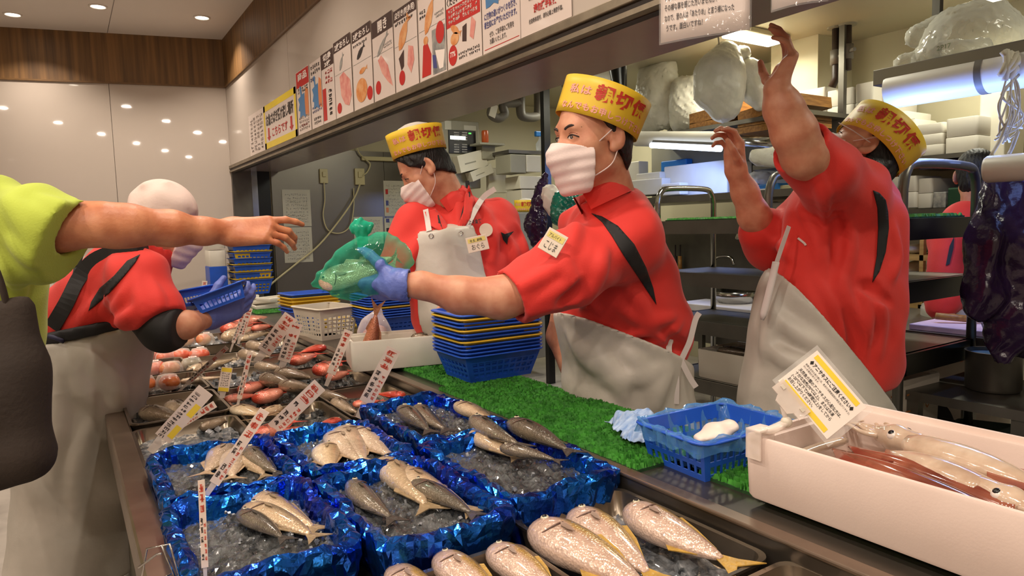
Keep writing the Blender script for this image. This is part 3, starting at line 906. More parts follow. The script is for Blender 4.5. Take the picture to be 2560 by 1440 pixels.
# ============================================================ clerk who reaches over the counter with the bag
def clerk_reaching():
    base = onz(1610, 1000, 0.85); base = arr(1.46, 1.34, 0)
    P = thing('person', base, 'clerk in red shirt and yellow paper hat, reaching out with a green bag of fish', 'person')
    hd = Head(at(1484, 349, 1.74), heading(27)*1.0-UP*0.03, UP+RGT*0.03, 1.02)
    neckb = at(1540, 520, 1.84)
    head = hd.skin(neckb)
    torso = [(px(1545, 575, 1.90, .105), px(1562, 720, 1.97, .135)), (px(1562, 720, 1.97, .135), px(1608, 870, 2.05, .125)),
             (px(1500, 600, 1.93, .10), px(1500, 780, 2.02, .115)), (px(1500, 780, 2.02, .115), px(1540, 880, 2.06, .13)),
             (px(1570, 585, 1.80, .085), px(1470, 570, 2.10, .085), .06), (px(1600, 640, 1.88, .07), px(1640, 800, 2.0, .10))]
    sleeve = [(px(1565, 605, 1.80, .095), px(1425, 672, 1.72, .088)), (px(1425, 672, 1.72, .088), px(1255, 752, 1.655, .068))]
    fars = [(px(1470, 570, 2.12, .085), px(1420, 700, 2.30, .075))]
    # arm and neck skin
    wr = at(1012, 713, 1.64)
    arm = limb_vox([[px(1500, 640, 1.76, .055), px(1340, 718, 1.68, .054), px(1255, 744, 1.665, .051), px(1150, 738, 1.655, .044), (wr+RGT*0.04, .031), (wr, .0275)]], [], 0.005)
    farm = limb_vox([[px(1430, 690, 2.28, .05), px(1400, 840, 2.36, .045), px(1440, 960, 2.30, .034)]],
                    [hand_balls(at(1440, 965, 2.30), arr(0.3, -0.2, -0.9), HB, 1, 0.95)], 0.006)
    tv = voxbox(ball_pts(torso), 0.012)
    for it in torso: balls(tv, [it], -0.02)
    joined(head, arm.mb(1), farm.mb(1), tv.mb(1)).build('body', M_skin, P, smooth=True)
    hd.eyes(P)
    # shirt
    pts = ball_pts(torso+sleeve+fars)+[px(1500, 470, 1.84, .1)]
    v = voxbox(pts, 0.0065)
    balls(v, torso); balls(v, fars, 0, 0.03)
    v.cone(at(1690, 850, 2.03), at(1655, 890, 2.05), .05, .06, .05)
    v.cone(neckb-UP*0.015, at(1508, 490, 1.79), 0.085, 0.068, 0.03)
    balls(v, sleeve, 0, 0.04)
    v.folds(0.006, HL*0.6+UP*0.8, HB+HL*0.3, 40, 18, 0.4)
    v.folds(0.003, HL*0.9-UP*0.4, UP, 75, 22, 1.9)
    v.wrinkle([[(1452, 772), (1425, 700), (1402, 640)], [(1462, 765), (1492, 690), (1512, 620)], [(1310, 785), (1380, 755), (1445, 742)], [(1295, 722), (1360, 690), (1425, 650)], [(1640, 782), (1600, 830), (1550, 852)],
               [(1700, 800), (1655, 850), (1600, 880)], [(1540, 760), (1610, 800), (1690, 790)], [(1450, 545), (1432, 590), (1425, 640)], [(1560, 700), (1600, 760), (1640, 840)], [(1330, 760), (1400, 720), (1470, 700)]], .013)
    v.wrinkle([[(1470, 700), (1440, 740), (1400, 765)], [(1660, 830), (1690, 860), (1712, 880)], [(1590, 850), (1640, 870), (1680, 890)]], .012, 'sub')
    # openings
    e = at(1255, 752, 1.655); ad = nrm(e-at(1425, 672, 1.72))
    v.cut(at(1282, 748, 1.66), nrm(ad))
    v.cone(e-ad*0.10, e+ad*0.1, .055, .063, 0.004, 'sub')
    hup = nrm(at(1494, 352, 1.74)-neckb)
    v.cut(at(1502, 482, 1.79), nrm(UP*.87+HL*.48), 0.004)
    v.cone(neckb, at(1500, 440, 1.78), 0.066, 0.060, 0.004, 'sub')
    v.cut(at(1640, 915, 2.03), -UP+RGT*0.12, 0.01)
    sm = v.mb(1); sb = sm.bvh()
    shirt = sm.build('shirt', M_red, P, smooth=True)
    drape([(1478, 533), (1505, 541), (1545, 565), (1585, 610), (1615, 668), (1633, 720), (1641, 762), (1600, 700), (1560, 640), (1530, 590), (1505, 555)], sb, 0.003, 8).build('black_panel', M_blk, shirt, smooth=True, solid=0.002)
    # collar: standing band round the neck
    m = MB()
    cc = at(1502, 482, 1.79); cu = nrm(UP*.87+HL*.48); R = basis(z=cu, x=heading(25))
    rs = []
    for (r, z) in ((0.070, -0.03), (0.068, 0.005), (0.067, 0.018), (0.0635, 0.018), (0.063, -0.02)):
        rs.append([cc+R@arr(r*1.05*cos(a)*1.0, r*sin(a), z+0.008*cos(a)) for a in np.linspace(0.35, 2*pi-0.35, 26)])
    mm = MB()
    n = 26
    mm.add([p for r in rs for p in r], [(i*n+a, i*n+a+1, (i+1)*n+a+1, (i+1)*n+a) for i in range(4) for a in range(n-1)])
    mm.build('collar', M_red, shirt, smooth=True)
    # apron
    av = voxbox(ball_pts(torso)+[px(1560, 1150, 2.12, .24), (arr(1.48, 1.34, 0.35), .24)], 0.008)
    balls(av, torso, 0.018)
    av.cone(at(1545, 880, 2.05), at(1560, 1130, 2.10), .165, .20, .06)
    av.cone(at(1610, 880, 2.06), at(1625, 1130, 2.10), .12, .17, .06)
    av.cone(at(1560, 1130, 2.10), arr(1.50, 1.36, 0.42), .20, .2, .05)
    av.folds(0.007, RGT*0.8+UP*0.3, UP, 34, 10, 0.5); av.folds(0.004, UP+RGT*0.6, RGT, 50, 14, 2.0)
    av.wrinkle([[(1425, 830), (1475, 900), (1560, 955)], [(1560, 870), (1600, 920), (1640, 1000)], [(1665, 915), (1600, 938), (1500, 948)], [(1480, 870), (1540, 940), (1560, 1000)], [(1668, 930), (1640, 970), (1630, 1030)]], .016, k=.03)
    A = at(1400, 778, 1.93); B = at(1692, 893, 1.98)
    lat = nrm(np.cross(heading(30), UP)); nn = np.cross(B-A, lat); nn = nn if nn[2] > 0 else -nn
    av.cut(A, nn, 0.004); av.cut((0, 0, 0.42), (0, 0, -1))
    av.mb(1).build('apron', M_apron, P, smooth=True)
    m = MB()
    for q in ([(1676, 905), (1672, 870), (1676, 848)], [(1676, 905), (1690, 940), (1690, 1010)], [(1700, 905), (1712, 880), (1725, 850), (1738, 800), (1748, 782)], [(1704, 905), (1725, 945), (1740, 968)]):
        path = smooth_path([at(x, y, 1.93) for x, y in q], 5)
        m.add(*(lambda r: (r.v, r.f))(ribbon(path, 0.016, HB)))
    m.build('apron_tie', M_strap, P)
    boots_and_legs(P, at(1530, 960, 2.05), at(1560, 960, 2.2), arr(1.52, 1.46, 0), arr(1.58, 1.22, 0))
    boots(P, arr(1.52, 1.46, 0), arr(-1, 0.2, 0)); boots(P, arr(1.58, 1.22, 0), arr(-1, 0.2, 0))
    # gloved hand that holds the bag
    f = nrm(HL*0.90+FWD*0.42-UP*0.06)
    hb = hand_balls(wr+HL*0.004, f, -UP*0.75+HB*0.62, -1, 1.06, [(18, 20, 12), (16, 20, 12), (16, 22, 14), (18, 24, 14)],
                    [(0.55, 0.72, -0.62), (0.80, 0.38, -0.62), (0.86, 0.1, -0.50)])
    gv = voxbox([(a, .03) for a, *_ in hb]+[(b, .03) for _, b, *_ in hb]+[(wr+RGT*0.05, .05)], 0.0032)
    for (a, b, ra, rb, k) in hb: gv.cone(a, b, ra+0.0012, rb+0.0012, k+0.003)
    gv.cone(wr+RGT*0.012, wr-RGT*0.02, .0385, .036, .02)
    gv.folds(0.0010, HL+UP*0.4, UP, 260, 60)
    gv.cut(wr+RGT*0.012, RGT); gv.cone(wr+RGT*0.05, wr+RGT*0.002, .034, .034, .002, 'sub')
    gv.mb(1).build('glove', M_glove, P, smooth=True)
    # mask, hair, hat
    mk = hd.mask(-.015); mk.build('face_mask', M_mask, P, smooth=True)
    [m.build('mask_strap', M_mask, P) for m in hd.straps()]
    hd.hair([((0, 0.030, 0.03), (0, 1, -0.45)), ((0, -0.010, -0.002), (0, 0.80, -0.6)), ((0, -0.05, -0.090), (0, 0, -1))], ex=.0135).build('hair', M_hair, P, smooth=True)
    hu = nrm(UP*0.94+RGT*0.36); hf = nrm(np.cross(np.cross(hu, heading(6)), hu))
    paper_hat(P, at(1490, 317, 1.75), hf, hu, 0.222, 0.222, 0.094, 1.04)
    # name card on the chest
    bd = min((q-CAM)@FWD for q in surf_path([(1380, 575), (1400, 610), (1390, 645), (1425, 600)], sb, 0.0, 2))-.012
    badge(P, (at(1380, 571, bd+.008), at(1427, 598, bd), at(1390, 651, bd), at(1344, 619, bd+.008)), 'こじま', 'アルバイト', 3)
    return P
clerk_reaching()

# ============================================================ clerk behind, leaning over the counter with a bib apron
def clerk_leaning():
    P = thing('person', arr(1.62, 2.42, 0), 'clerk in red shirt with white bib apron, leaning forward and looking down', 'person')
    hd = Head(at(1066, 425, 2.66), nrm(heading(8)*.84-UP*.50), nrm(HL*.50+UP*.84), 1.04)
    neckb = at(1150, 540, 2.72)
    head = hd.skin(neckb)
    torso = [(px(1140, 590, 2.72, .13), px(1170, 780, 2.70, .155)), (px(1170, 780, 2.70, .155), px(1190, 960, 2.72, .15)),
             (px(1040, 560, 2.66, .075), px(1235, 550, 2.80, .085), .07), (px(1090, 620, 2.62, .11), px(1110, 780, 2.62, .13)), (px(1215, 610, 2.76, .11), px(1240, 780, 2.76, .12))]
    arms = [(px(1040, 565, 2.66, .085), px(990, 690, 2.56, .085)), (px(1240, 555, 2.80, .09), px(1300, 720, 2.78, .085))]
    sk = limb_vox([[px(1040, 575, 2.66, .05), px(990, 690, 2.56, .05), px(950, 690, 2.42, .04), px(925, 685, 2.34, .03)],
                   [px(1240, 570, 2.80, .05), px(1300, 725, 2.78, .05), px(1230, 745, 2.60, .04), px(1190, 745, 2.50, .03)]],
                  [hand_balls(at(923, 684, 2.33), HL-FWD*.3, UP, -1, 0.9), hand_balls(at(1188, 745, 2.49), HL-FWD*.5, UP, 1, 0.9)], 0.006)
    tv = voxbox(ball_pts(torso), 0.014); balls(tv, torso, -0.02)
    joined(head, sk.mb(1), tv.mb(1)).build('body', M_skin, P, smooth=True)
    hd.eyes(P)
    v = voxbox(ball_pts(torso+arms)+[px(1150, 470, 2.72, .09)], 0.008)
    balls(v, torso); balls(v, arms, 0, 0.04)
    v.cone(neckb-UP*0.03, at(1128, 500, 2.70), 0.10, 0.075, 0.04)
    v.folds(0.006, HL*0.7+UP*0.6, UP, 38, 14, 0.9); v.folds(0.003, HL-UP*0.7, UP, 70, 20, 0.2)
    cu = nrm(UP*.80+HL*.60)
    v.wrinkle([[(1240, 560), (1280, 620), (1300, 690)], [(1220, 520), (1235, 600), (1230, 660)], [(1000, 680), (1030, 640), (1050, 590)], [(1180, 500), (1215, 540), (1225, 600)], [(1290, 560), (1310, 620), (1320, 680)]], .012)
    v.cone(neckb-UP*0.01, at(1105, 455, 2.68), 0.066, 0.062, 0.004, 'sub')
    v.chain([(at(1138, 585, 2.56), .010), (at(1122, 545, 2.575), .034), (at(1105, 490, 2.60), .058)], .006, 'sub')
    for a, b in ((px(1040, 565, 2.66, .085), px(990, 690, 2.56, .085)), (px(1240, 555, 2.80, .09), px(1300, 720, 2.78, .085))):
        d = nrm(b[0]-a[0]); v.cut(b[0]+d*0.0, d) if False else None
    sm = v.mb(1); sb = sm.bvh(); shirt = sm.build('shirt', M_red, P, smooth=True)
    # collar band, standing high at the nape and open at the throat
    cc = at(1124, 505, 2.70); R = basis(z=cu, x=heading(40)); n = 26; rs = []
    for (r, z) in ((0.080, -0.035), (0.078, 0.0), (0.076, 0.022), (0.071, 0.022), (0.070, -0.02)):
        rs.append([cc+R@arr(r*cos(a), r*sin(a), z) for a in np.linspace(0.45, 2*pi-0.45, n)])
    MB().add([p for r in rs for p in r], [(i*n+a, i*n+a+1, (i+1)*n+a+1, (i+1)*n+a) for i in range(4) for a in range(n-1)]).build('collar', M_red, shirt, smooth=True)
    for q in ([(1062, 530), (1088, 522), (1112, 552), (1138, 592), (1110, 584), (1072, 562)], [(1172, 462), (1186, 500), (1176, 545), (1146, 592), (1140, 575), (1158, 530), (1162, 490)]):
        drape(q, sb, 0.010, 7).build('collar_flap', M_red, shirt, smooth=True, solid=0.003)
    # dark lanyard
    for q in ([(1168, 452), (1170, 490), (1160, 530), (1150, 572)], [(1092, 540), (1098, 562), (1104, 580)]):
        p = surf_path(q, sb, 0.006)
        if p: ribbon(p, 0.016, HB).build('lanyard', M_blk, P)
    # bib apron
    av = voxbox(ball_pts(torso)+[(arr(1.62, 2.42, 0.4), .25), px(1150, 1000, 2.70, .24)], 0.009)
    balls(av, torso, 0.014)
    av.cut(at(1140, 577, 2.5), nrm(UP*0.95+HB*0.2), 0.004); av.cut((0, 0, 0.42), (0, 0, -1))
    fx_ = heading(42)
    av.cut(at(1140, 700, 2.74), -fx_)
    A = at(1205, 578, 2.62); B = at(1290, 690, 2.62); nn = np.cross(B-A, fx_); nn = nn if np.dot(nn, RGT) > 0 else -nn; av.cut(A, nn, 0.004)
    A = at(1056, 578, 2.55); B = at(1068, 700, 2.55); nn = np.cross(B-A, fx_); nn = nn if np.dot(nn, RGT) < 0 else -nn; av.cut(A, nn, 0.004)
    av.cone(at(1150, 830, 2.70), at(1150, 1000, 2.70), .17, .20, .06); av.cone(at(1150, 1000, 2.70), arr(1.62, 2.42, 0.42), .20, .2, .05)
    av.folds(0.005, RGT, UP, 30, 9, 0.3); av.cut((0, 0, 0.42), (0, 0, -1))
    am = av.mb(1); ab = am.bvh(); apron = am.build('apron', M_apron, P, smooth=True)
    for (q, w) in (([(1164, 575), (1185, 530), (1210, 492), (1238, 472)], 0.022), ([(1073, 578), (1069, 552), (1064, 524)], 0.02)):
        p = surf_path(q, sb, 0.010)
        ribbon(p, w, HB).build('neck_strap', M_strap, P)
    for (x, y) in ((1078, 590), (1152, 583)):
        c = surf_path([(x, y), (x+1, y)], ab, 0.004)[0]
        m = MB(); R = basis(z=HB); m.rings([[c+R@arr((0.008+0.0018*cos(b))*cos(a), (0.008+0.0018*cos(b))*sin(a), 0.0018*sin(b)) for b in np.linspace(0, 2*pi, 7)[:-1]] for a in np.linspace(0, 2*pi, 19)[:-1]], closed=True)
        m.build('eyelet', M_chrome, apron, smooth=True)
    drape([(1262, 585), (1285, 578), (1270, 595), (1268, 612), (1258, 600), (1252, 580)], sb, 0.004, 5).build('stain', M_blk, shirt)
    m = MB(); c = surf_path([(1215, 575), (1216, 575)], sb, 0.02)[0]; R = basis(x=RGT, z=HB)
    disc2(m, c, RGT, UPV, 0.026, 0.026, 24); pin = m.build('round_pin', M_badge, P, solid=0.003)
    m = MB(); put_text(m, '上々魚類', at(1171, 562, 2.58), nrm(RGT+UPV*0.12), UPV, w=0.05, h=0.018, bold=0.03); m.build('lettering', M_ink, shirt)
    bd = 2.50
    badge(P, (at(1165, 596, bd), at(1217, 584, bd), at(1228, 620, bd), at(1172, 634, bd)), 'おぐら', '社員', 5)
    boots_and_legs(P, at(1140, 1000, 2.70), at(1200, 1000, 2.80), arr(1.62, 2.52, 0), arr(1.66, 2.30, 0))
    boots(P, arr(1.62, 2.52, 0), arr(-1, 0.2, 0)); boots(P, arr(1.66, 2.30, 0), arr(-1, 0.2, 0))
    hd.mask(-.012).build('face_mask', M_mask, P, smooth=True)
    [m.build('mask_strap', M_mask, P) for m in hd.straps()]
    hd.hair([((0, 0.048, 0.03), (0, 1, -0.5)), ((0, -0.02, -0.02), (0, 0.6, -0.8)), ((0, -0.05, -0.085), (0, 0, -1))], ex=0.012, amp=0.003).build('hair', M_hair, P, smooth=True)
    hu = nrm(HL*.20+UP*.97); hf = nrm(heading(18)-UP*0.22)
    paper_hat(P, at(1050, 386, 2.66), hf, hu, 0.215, 0.215, 0.095, 1.05, crown=0.05)
    return P
clerk_leaning()

# ============================================================ clerk with both arms raised
def clerk_arms_up():
    P = thing('person', arr(2.14, 1.16, 0), 'clerk in red shirt and tilted yellow hat, both bare arms raised', 'person')
    f = nrm(HL*.62+UP*.66+FWD*0.45); u = nrm(-HL*.72+UP*.66+FWD*0.1)
    hd = Head(at(2150, 392, 2.10), f, u, 1.06)
    neckb = at(2175, 500, 2.14)
    head = hd.skin(neckb)
    torso = [(px(2120, 560, 2.10, .14), px(2110, 740, 2.10, .15)), (px(2110, 740, 2.10, .15), px(2105, 920, 2.12, .15)),
             (px(2060, 560, 2.06, .11), px(2030, 760, 2.06, .12)), (px(2165, 560, 2.10, .11), px(2150, 860, 2.10, .105)), (px(2030, 760, 2.06, .12), px(2040, 900, 2.1, .14)),
             (px(2120, 470, 2.02, .10), px(2000, 560, 2.28, .09), .06)]
    sl = [(px(2120, 490, 2.0, .105), px(2050, 420, 1.85, .085)), (px(2050, 420, 1.85, .085), px(1985, 350, 1.78, .072)),
          (px(2000, 580, 2.28, .085), px(1930, 610, 2.26, .085)), (px(1930, 610, 2.26, .085), px(1905, 580, 2.22, .075))]
    wl = at(1942, 222, 1.72); wrr = at(1842, 432, 2.12)
    hl = hand_balls(wl, nrm(UP*0.86+RGT*0.38+FWD*0.1), nrm(RGT*0.85-UP*0.4+HB*0.1), -1, 1.0, [(28, 25, 18), (34, 28, 18), (40, 30, 20), (46, 34, 22)], [(0.45, 0.8, -0.4), (0.7, 0.5, -0.4), (0.8, 0.3, -0.4)])
    hr = hand_balls(wrr, nrm(UP*0.97+HL*0.12), nrm(RGT*0.9+FWD*0.4), 1, 0.98, [(30, 38, 25), (34, 42, 28), (38, 46, 30), (42, 50, 30)], [(0.7, 0.5, -0.7), (0.9, 0.2, -0.6), (0.9, 0.0, -0.5)])
    sk = limb_vox([[px(2100, 470, 1.95, .058), px(2010, 390, 1.78, .056), px(1985, 330, 1.75, .055), px(1958, 270, 1.73, .047), (wl, .033)],
                   [px(1990, 590, 2.28, .05), px(1935, 610, 2.25, .052), px(1885, 540, 2.18, .049), px(1862, 480, 2.15, .040), (wrr, .030)]], [hl, hr], 0.004)
    tv = voxbox(ball_pts(torso), 0.014); balls(tv, torso, -0.025)
    joined(head, sk.mb(1), tv.mb(1)).build('body', M_skin, P, smooth=True)
    hd.eyes(P)
    v = voxbox(ball_pts(torso+sl)+[px(2175, 470, 2.1, .1)], 0.007)
    balls(v, torso); balls(v, sl, 0, 0.035)
    v.cone(at(2190, 905, 2.12), at(2120, 930, 2.1), .075, .09, .06)
    v.cone(neckb, at(2165, 455, 2.11), 0.085, 0.07, 0.03)
    v.folds(0.006, RGT*0.9-UP*0.35, UP, 36, 10, 0.2); v.folds(0.003, RGT+UP*0.5, UP, 64, 16, 1.4)
    v.wrinkle([[(2060, 470), (2078, 560), (2062, 680)], [(2110, 520), (2122, 620), (2092, 760)], [(2040, 700), (2082, 780), (2130, 862)], [(2152, 720), (2164, 800), (2152, 900)], [(2010, 700), (2050, 800), (2095, 885)], [(2030, 420), (2060, 480), (2070, 560)],
               [(2000, 520), (2040, 590), (2050, 660)], [(2190, 720), (2200, 800), (2190, 900)], [(2070, 640), (2110, 740), (2160, 840)], [(1930, 600), (1960, 620), (1985, 650)], [(2230, 560), (2238, 640), (2225, 700)]], .013)
    v.wrinkle([[(2150, 712), (2190, 725), (2230, 760)], [(2085, 500), (2095, 600), (2080, 700)], [(2120, 780), (2140, 860), (2140, 930)]], .013, 'sub')
    e = at(1985, 350, 1.78); d = nrm(e-at(2050, 420, 1.85)); v.cut(at(2000, 366, 1.79), d); v.cone(e-d*0.09, e+d*0.1, .060, .068, .004, 'sub')
    v.cone(neckb, at(2150, 400, 2.10), 0.064, 0.06, 0.004, 'sub')
    v.cut(at(2150, 965, 2.1), -UP, 0.01)
    sm = v.mb(1); sb = sm.bvh(); shirt = sm.build('shirt', M_red, P, smooth=True)
    drape([(2183, 476), (2198, 482), (2214, 500), (2220, 530), (2222, 570), (2214, 630), (2198, 680), (2181, 706), (2192, 640), (2196, 570), (2194, 520)], sb, 0.003, 7).build('black_panel', M_blk, shirt, smooth=True, solid=0.002)
    p = surf_path([(1995, 596), (2010, 608), (2014, 614)], sb, 0.004)
    ribbon(p, 0.006, HB).build('piping', M_strap, shirt)
    av = voxbox(ball_pts(torso)+[(arr(2.1, 1.2, 0.4), .27), px(2010, 900, 2.06, .24), px(2030, 1000, 2.08, .24), px(2090, 1000, 2.12, .22)], 0.009)
    balls(av, torso, 0.010)
    av.cone(at(2010, 780, 2.06), at(2020, 1000, 2.08), .15, .20, .06); av.cone(at(2080, 800, 2.10), at(2090, 1000, 2.12), .15, .18, .06)
    av.cone(at(2030, 1000, 2.08), arr(2.08, 1.22, 0.42), .2, .2, .05)
    av.folds(0.006, RGT+UP*0.4, UP, 30, 10, 1.0)
    av.wrinkle([[(1925, 770), (1985, 825), (2060, 875)], [(1915, 860), (1970, 900), (2040, 930)], [(1940, 700), (1930, 800), (1915, 900)], [(2000, 900), (2040, 960), (2060, 1010)]], .015, k=.03)
    A = at(1965, 690, 1.95); B = at(2188, 968, 2.0); lat = nrm(np.cross(heading(-5), UP)); nn = np.cross(B-A, lat); nn = nn if nn[2] > 0 else -nn
    av.cut(A, nn, 0.004); av.cut((0, 0, 0.42), (0, 0, -1))
    av.mb(1).build('apron', M_apron, P, smooth=True)
    ribbon(smooth_path([at(1940, 660, 1.94), at(1955, 615, 1.95), at(1972, 566, 1.97)], 5), 0.012, HB).build('neck_strap', M_strap, P)
    m = MB(); m.tube(smooth_path([at(1940, 655, 1.93), at(1925, 720, 1.93), at(1905, 800, 1.94)], 5), [0.012]*10+[0.006], 8, flat=0.5); m.build('strap_end', M_strap, P, smooth=True)
    m = MB()
    for q in ([(2196, 955), (2200, 985), (2192, 1010)],): m.tube(smooth_path([at(x, y, 1.99) for x, y in q], 5), 0.008, 8)
    m.build('apron_tie', M_blk, P, smooth=True)
    boots_and_legs(P, at(2060, 980, 2.1), at(2090, 980, 2.22), arr(2.08, 1.26, 0), arr(2.2, 1.1, 0))
    boots(P, arr(2.08, 1.26, 0), arr(-1, 0.3, 0)); boots(P, arr(2.2, 1.1, 0), arr(-1, 0.3, 0))
    hd.mask().build('face_mask', M_mask, P, smooth=True)
    [m.build('mask_strap', M_mask, P) for m in hd.straps()]
    hv = Vox((-0.13, -0.17, -0.16), (0.13, 0.14, 0.16), 0.004)
    hv.ell((0, -0.002, 0.040), (0.081, 0.092, 0.084), k=0.02); hv.ell((0, -0.055, -0.05), (0.074, 0.058, 0.11), k=0.04)
    hv.cut((0, 0.035, 0.03), (0, 1, -0.35), 0.006); hv.cut((0, -0.022, -0.02), (0, 0.85, -0.45), 0.01)
    hv.folds(0.003, (1, 0.2, 0), (0, 0.3, 1), 420, 60)
    hd.mb(hv, 0).build('hair', M_hair, P, smooth=True)
    for sx in (-1, 1):
        MB().tube([hd.w((sx*0.082, -0.01, 0.006)), hd.w((sx*0.081, 0.05, 0.008)), hd.w((sx*0.074, 0.098, 0.008))], 0.0018, 6).build('glasses_temple', M_strap, P)
    hu = nrm(-HL*.74+UP*.66); hf = nrm(HL*.62+UP*.70+FWD*0.35)
    paper_hat(P, at(2168, 378, 2.10), hf, hu, 0.232, 0.222, 0.10, 1.06, crown=0.03)
    return P
clerk_arms_up()

# ============================================================ woman in a white bandana, customer side
def clerk_bandana():
    P = thing('person', arr(-0.28, 1.95, 0), 'clerk in white bandana, red shirt and long white apron, bending over the display', 'person')
    D = 2.15
    f = nrm(RGT*.80+FWD*.50-UP*.22); u = nrm(RGT*.2+UP*.95)
    hd = Head(at(408, 554, D+.02), f, u, .98)
    neckb = at(345, 650, D)
    head = hd.skin(neckb)
    torso = [(px(300, 690, D, .115), px(250, 790, D, .15)), (px(250, 790, D, .15), px(215, 880, D+.02, .15)), (px(215, 880, D+.02, .15), px(200, 980, D+.05, .16)),
             (px(340, 690, D-.12, .075), px(290, 670, D+.16, .08), .06), (px(318, 740, D-.04, .09), px(262, 830, D, .10))]
    sl = [(px(345, 690, D-.14, .085), px(385, 790, D-.17, .082)), (px(385, 790, D-.17, .082), px(408, 822, D-.18, .070))]
    dark = [(px(385, 790, D-.17, .070), px(412, 822, D-.18, .066)), (px(412, 822, D-.18, .066), px(462, 815, D-.15, .052))]
    wr = at(522, 795, D-.05)
    sk = limb_vox([[px(345, 700, D-.14, .05), px(405, 815, D-.18, .05), px(465, 812, D-.14, .040), (wr, .027)]], [], 0.006)
    tv = voxbox(ball_pts(torso), 0.014); balls(tv, torso, -0.02)
    joined(head, sk.mb(1), tv.mb(1)).build('body', M_skin, P, smooth=True)
    v = voxbox(ball_pts(torso+sl)+[px(350, 640, D, .1)], 0.008)
    balls(v, torso); balls(v, sl, 0, 0.035); v.cone(neckb-UP*0.03, at(372, 628, D), 0.090, 0.078, 0.03)
    v.folds(0.006, RGT*0.7-UP*0.6, UP, 40, 12, 0.5); v.folds(0.003, RGT+UP, UP, 70, 18, 1.5)
    v.wrinkle([[(330, 700), (300, 760), (255, 802)], [(352, 770), (312, 800), (265, 818)], [(372, 700), (392, 750), (400, 800)], [(300, 700), (270, 760), (235, 800)], [(340, 690), (352, 740), (362, 800)], [(250, 740), (225, 780), (205, 812)]], .012)
    v.cone(neckb, at(400, 585, D), .062, .06, .004, 'sub')
    e = at(408, 822, D-.18); d = nrm(e-at(385, 790, D-.17)); v.cut(e-d*0.012, d); v.cone(e-d*0.06, e+d*0.05, .060, .064, .004, 'sub')
    v.cut(at(230, 830, D), nrm(-UP*0.95-HL*0.12), 0.01)
    sm = v.mb(1); sb = sm.bvh(); shirt = sm.build('shirt', M_red, P, smooth=True)
    drape([(350, 636), (318, 652), (285, 690), (250, 720), (228, 755), (221, 778), (240, 762), (275, 730), (310, 690), (338, 656)], sb, 0.004, 7).build('black_panel', M_blk, shirt, smooth=True, solid=0.002)
    bv = voxbox(ball_pts(dark), 0.006); balls(bv, dark, 0, 0.02); bv.cut(at(462, 815, D-.15), nrm(RGT)); bv.mb(1).build('arm_sleeve', M_blk, P, smooth=True)
    # black shoulder harness of the apron
    for q, w in (([(372, 622), (300, 628), (235, 652), (195, 700), (165, 760), (130, 820)], 0.045), ([(215, 612), (200, 640), (188, 690)], 0.02)):
        p = surf_path(q, sb, 0.008)
        if p: ribbon(p, w, HB).build('apron_harness', M_blk, P)
    # dark waist part and long white apron
    av = voxbox([px(240, 830, D, .2), px(200, 900, D, .2), (at(190, 1430, D+.05), .26)], 0.009)
    balls(av, torso, 0.012)
    av.cone(at(215, 900, D), at(210, 1150, D+.02), .165, .18, .06); av.cone(at(210, 1150, D+.02), at(190, 1440, D+.02), .18, .19, .06)
    av.cone(at(262, 900, D), at(250, 1400, D+.02), .075, .11, .06); av.cone(at(250, 980, D-.02), at(245, 1030, D), .105, .10, .06)
    av.folds(0.007, RGT*0.8+UP*0.35, UP, 30, 9, 0.2); av.folds(0.004, UP+RGT*0.5, RGT, 40, 12, 1.0)
    av.wrinkle([[(170, 870), (205, 960), (245, 1025)], [(200, 860), (255, 930), (295, 1000)], [(160, 900), (150, 1050), (140, 1200)], [(230, 1040), (200, 1150), (190, 1300)], [(270, 900), (290, 960), (300, 1020)]], .016, k=.03)
    top = nrm(UP*0.96+HL*0.17)
    av.cut(at(280, 822, D), top, 0.004); av.cut(at(200, 1432, D), -UP)
    am = av.mb(1); am.build('apron', M_apron, P, smooth=True)
    wv = voxbox([px(200, 830, D, .2), px(215, 870, D, .2), px(180, 950, D, .2)], 0.009)
    balls(wv, torso[:3], 0.020)
    wv.cut(at(250, 803, D), top); wv.cut(at(280, 826, D), -top)
    wv.mb(1).build('waist_band', M_pants, P, smooth=True)
    m = MB(); m.tube(smooth_path([at(108, 838, D-.14), at(130, 842, D-.17), at(160, 852, D-.17)], 5), 0.008, 8); m.build('apron_tie', M_navy, P, smooth=True)
    boots_and_legs(P, at(200, 950, D), at(230, 950, D+.1), at(170, 1560, D)*arr(1, 1, 0), at(230, 1560, D+.12)*arr(1, 1, 0))
    fl = at(170, 1560, D)*arr(1, 1, 0); fr = at(230, 1560, D+.12)*arr(1, 1, 0)
    boots(P, fl, RGT*arr(1, 1, 0)); boots(P, fr, RGT*arr(1, 1, 0))
    hd.mask().build('face_mask', M_mask, P, smooth=True)
    # bandana cap
    cv = Vox((-0.14, -0.17, -0.09), (0.14, 0.16, 0.18), 0.0045)
    cv.ell((0, -0.006, 0.046), (0.081, 0.098, 0.088), k=0.02); cv.ell((0, -0.04, 0.01), (0.068, 0.065, 0.065), k=0.03)
    cv.cone((-0.055, -0.02, 0.05), (0.055, 0.03, 0.06), 0.025, 0.025, 0.05)
    cv.cone((0.072, 0.045, 0.035), (0.02, -0.075, 0.098), 0.013, 0.012, 0.02); cv.cone((0.074, 0.0, 0.03), (0.0, -0.09, 0.05), 0.012, 0.012, 0.02); cv.cone((0.055, 0.065, 0.06), (0.035, -0.02, 0.122), 0.010, 0.010, 0.02)
    for s_ in (-1, 1): cv.cone((-s_*0.055, -0.055, 0.01), (-s_*0.030, -0.085, 0.0), 0.018, 0.014, 0.02)
    cv.folds(0.005, (1, 0.5, 0), (0, 0.4, 1), 60, 26, 0.4)
    cv.cut((0, 0.06, 0.018), (0, 0.25, -1), 0.006)
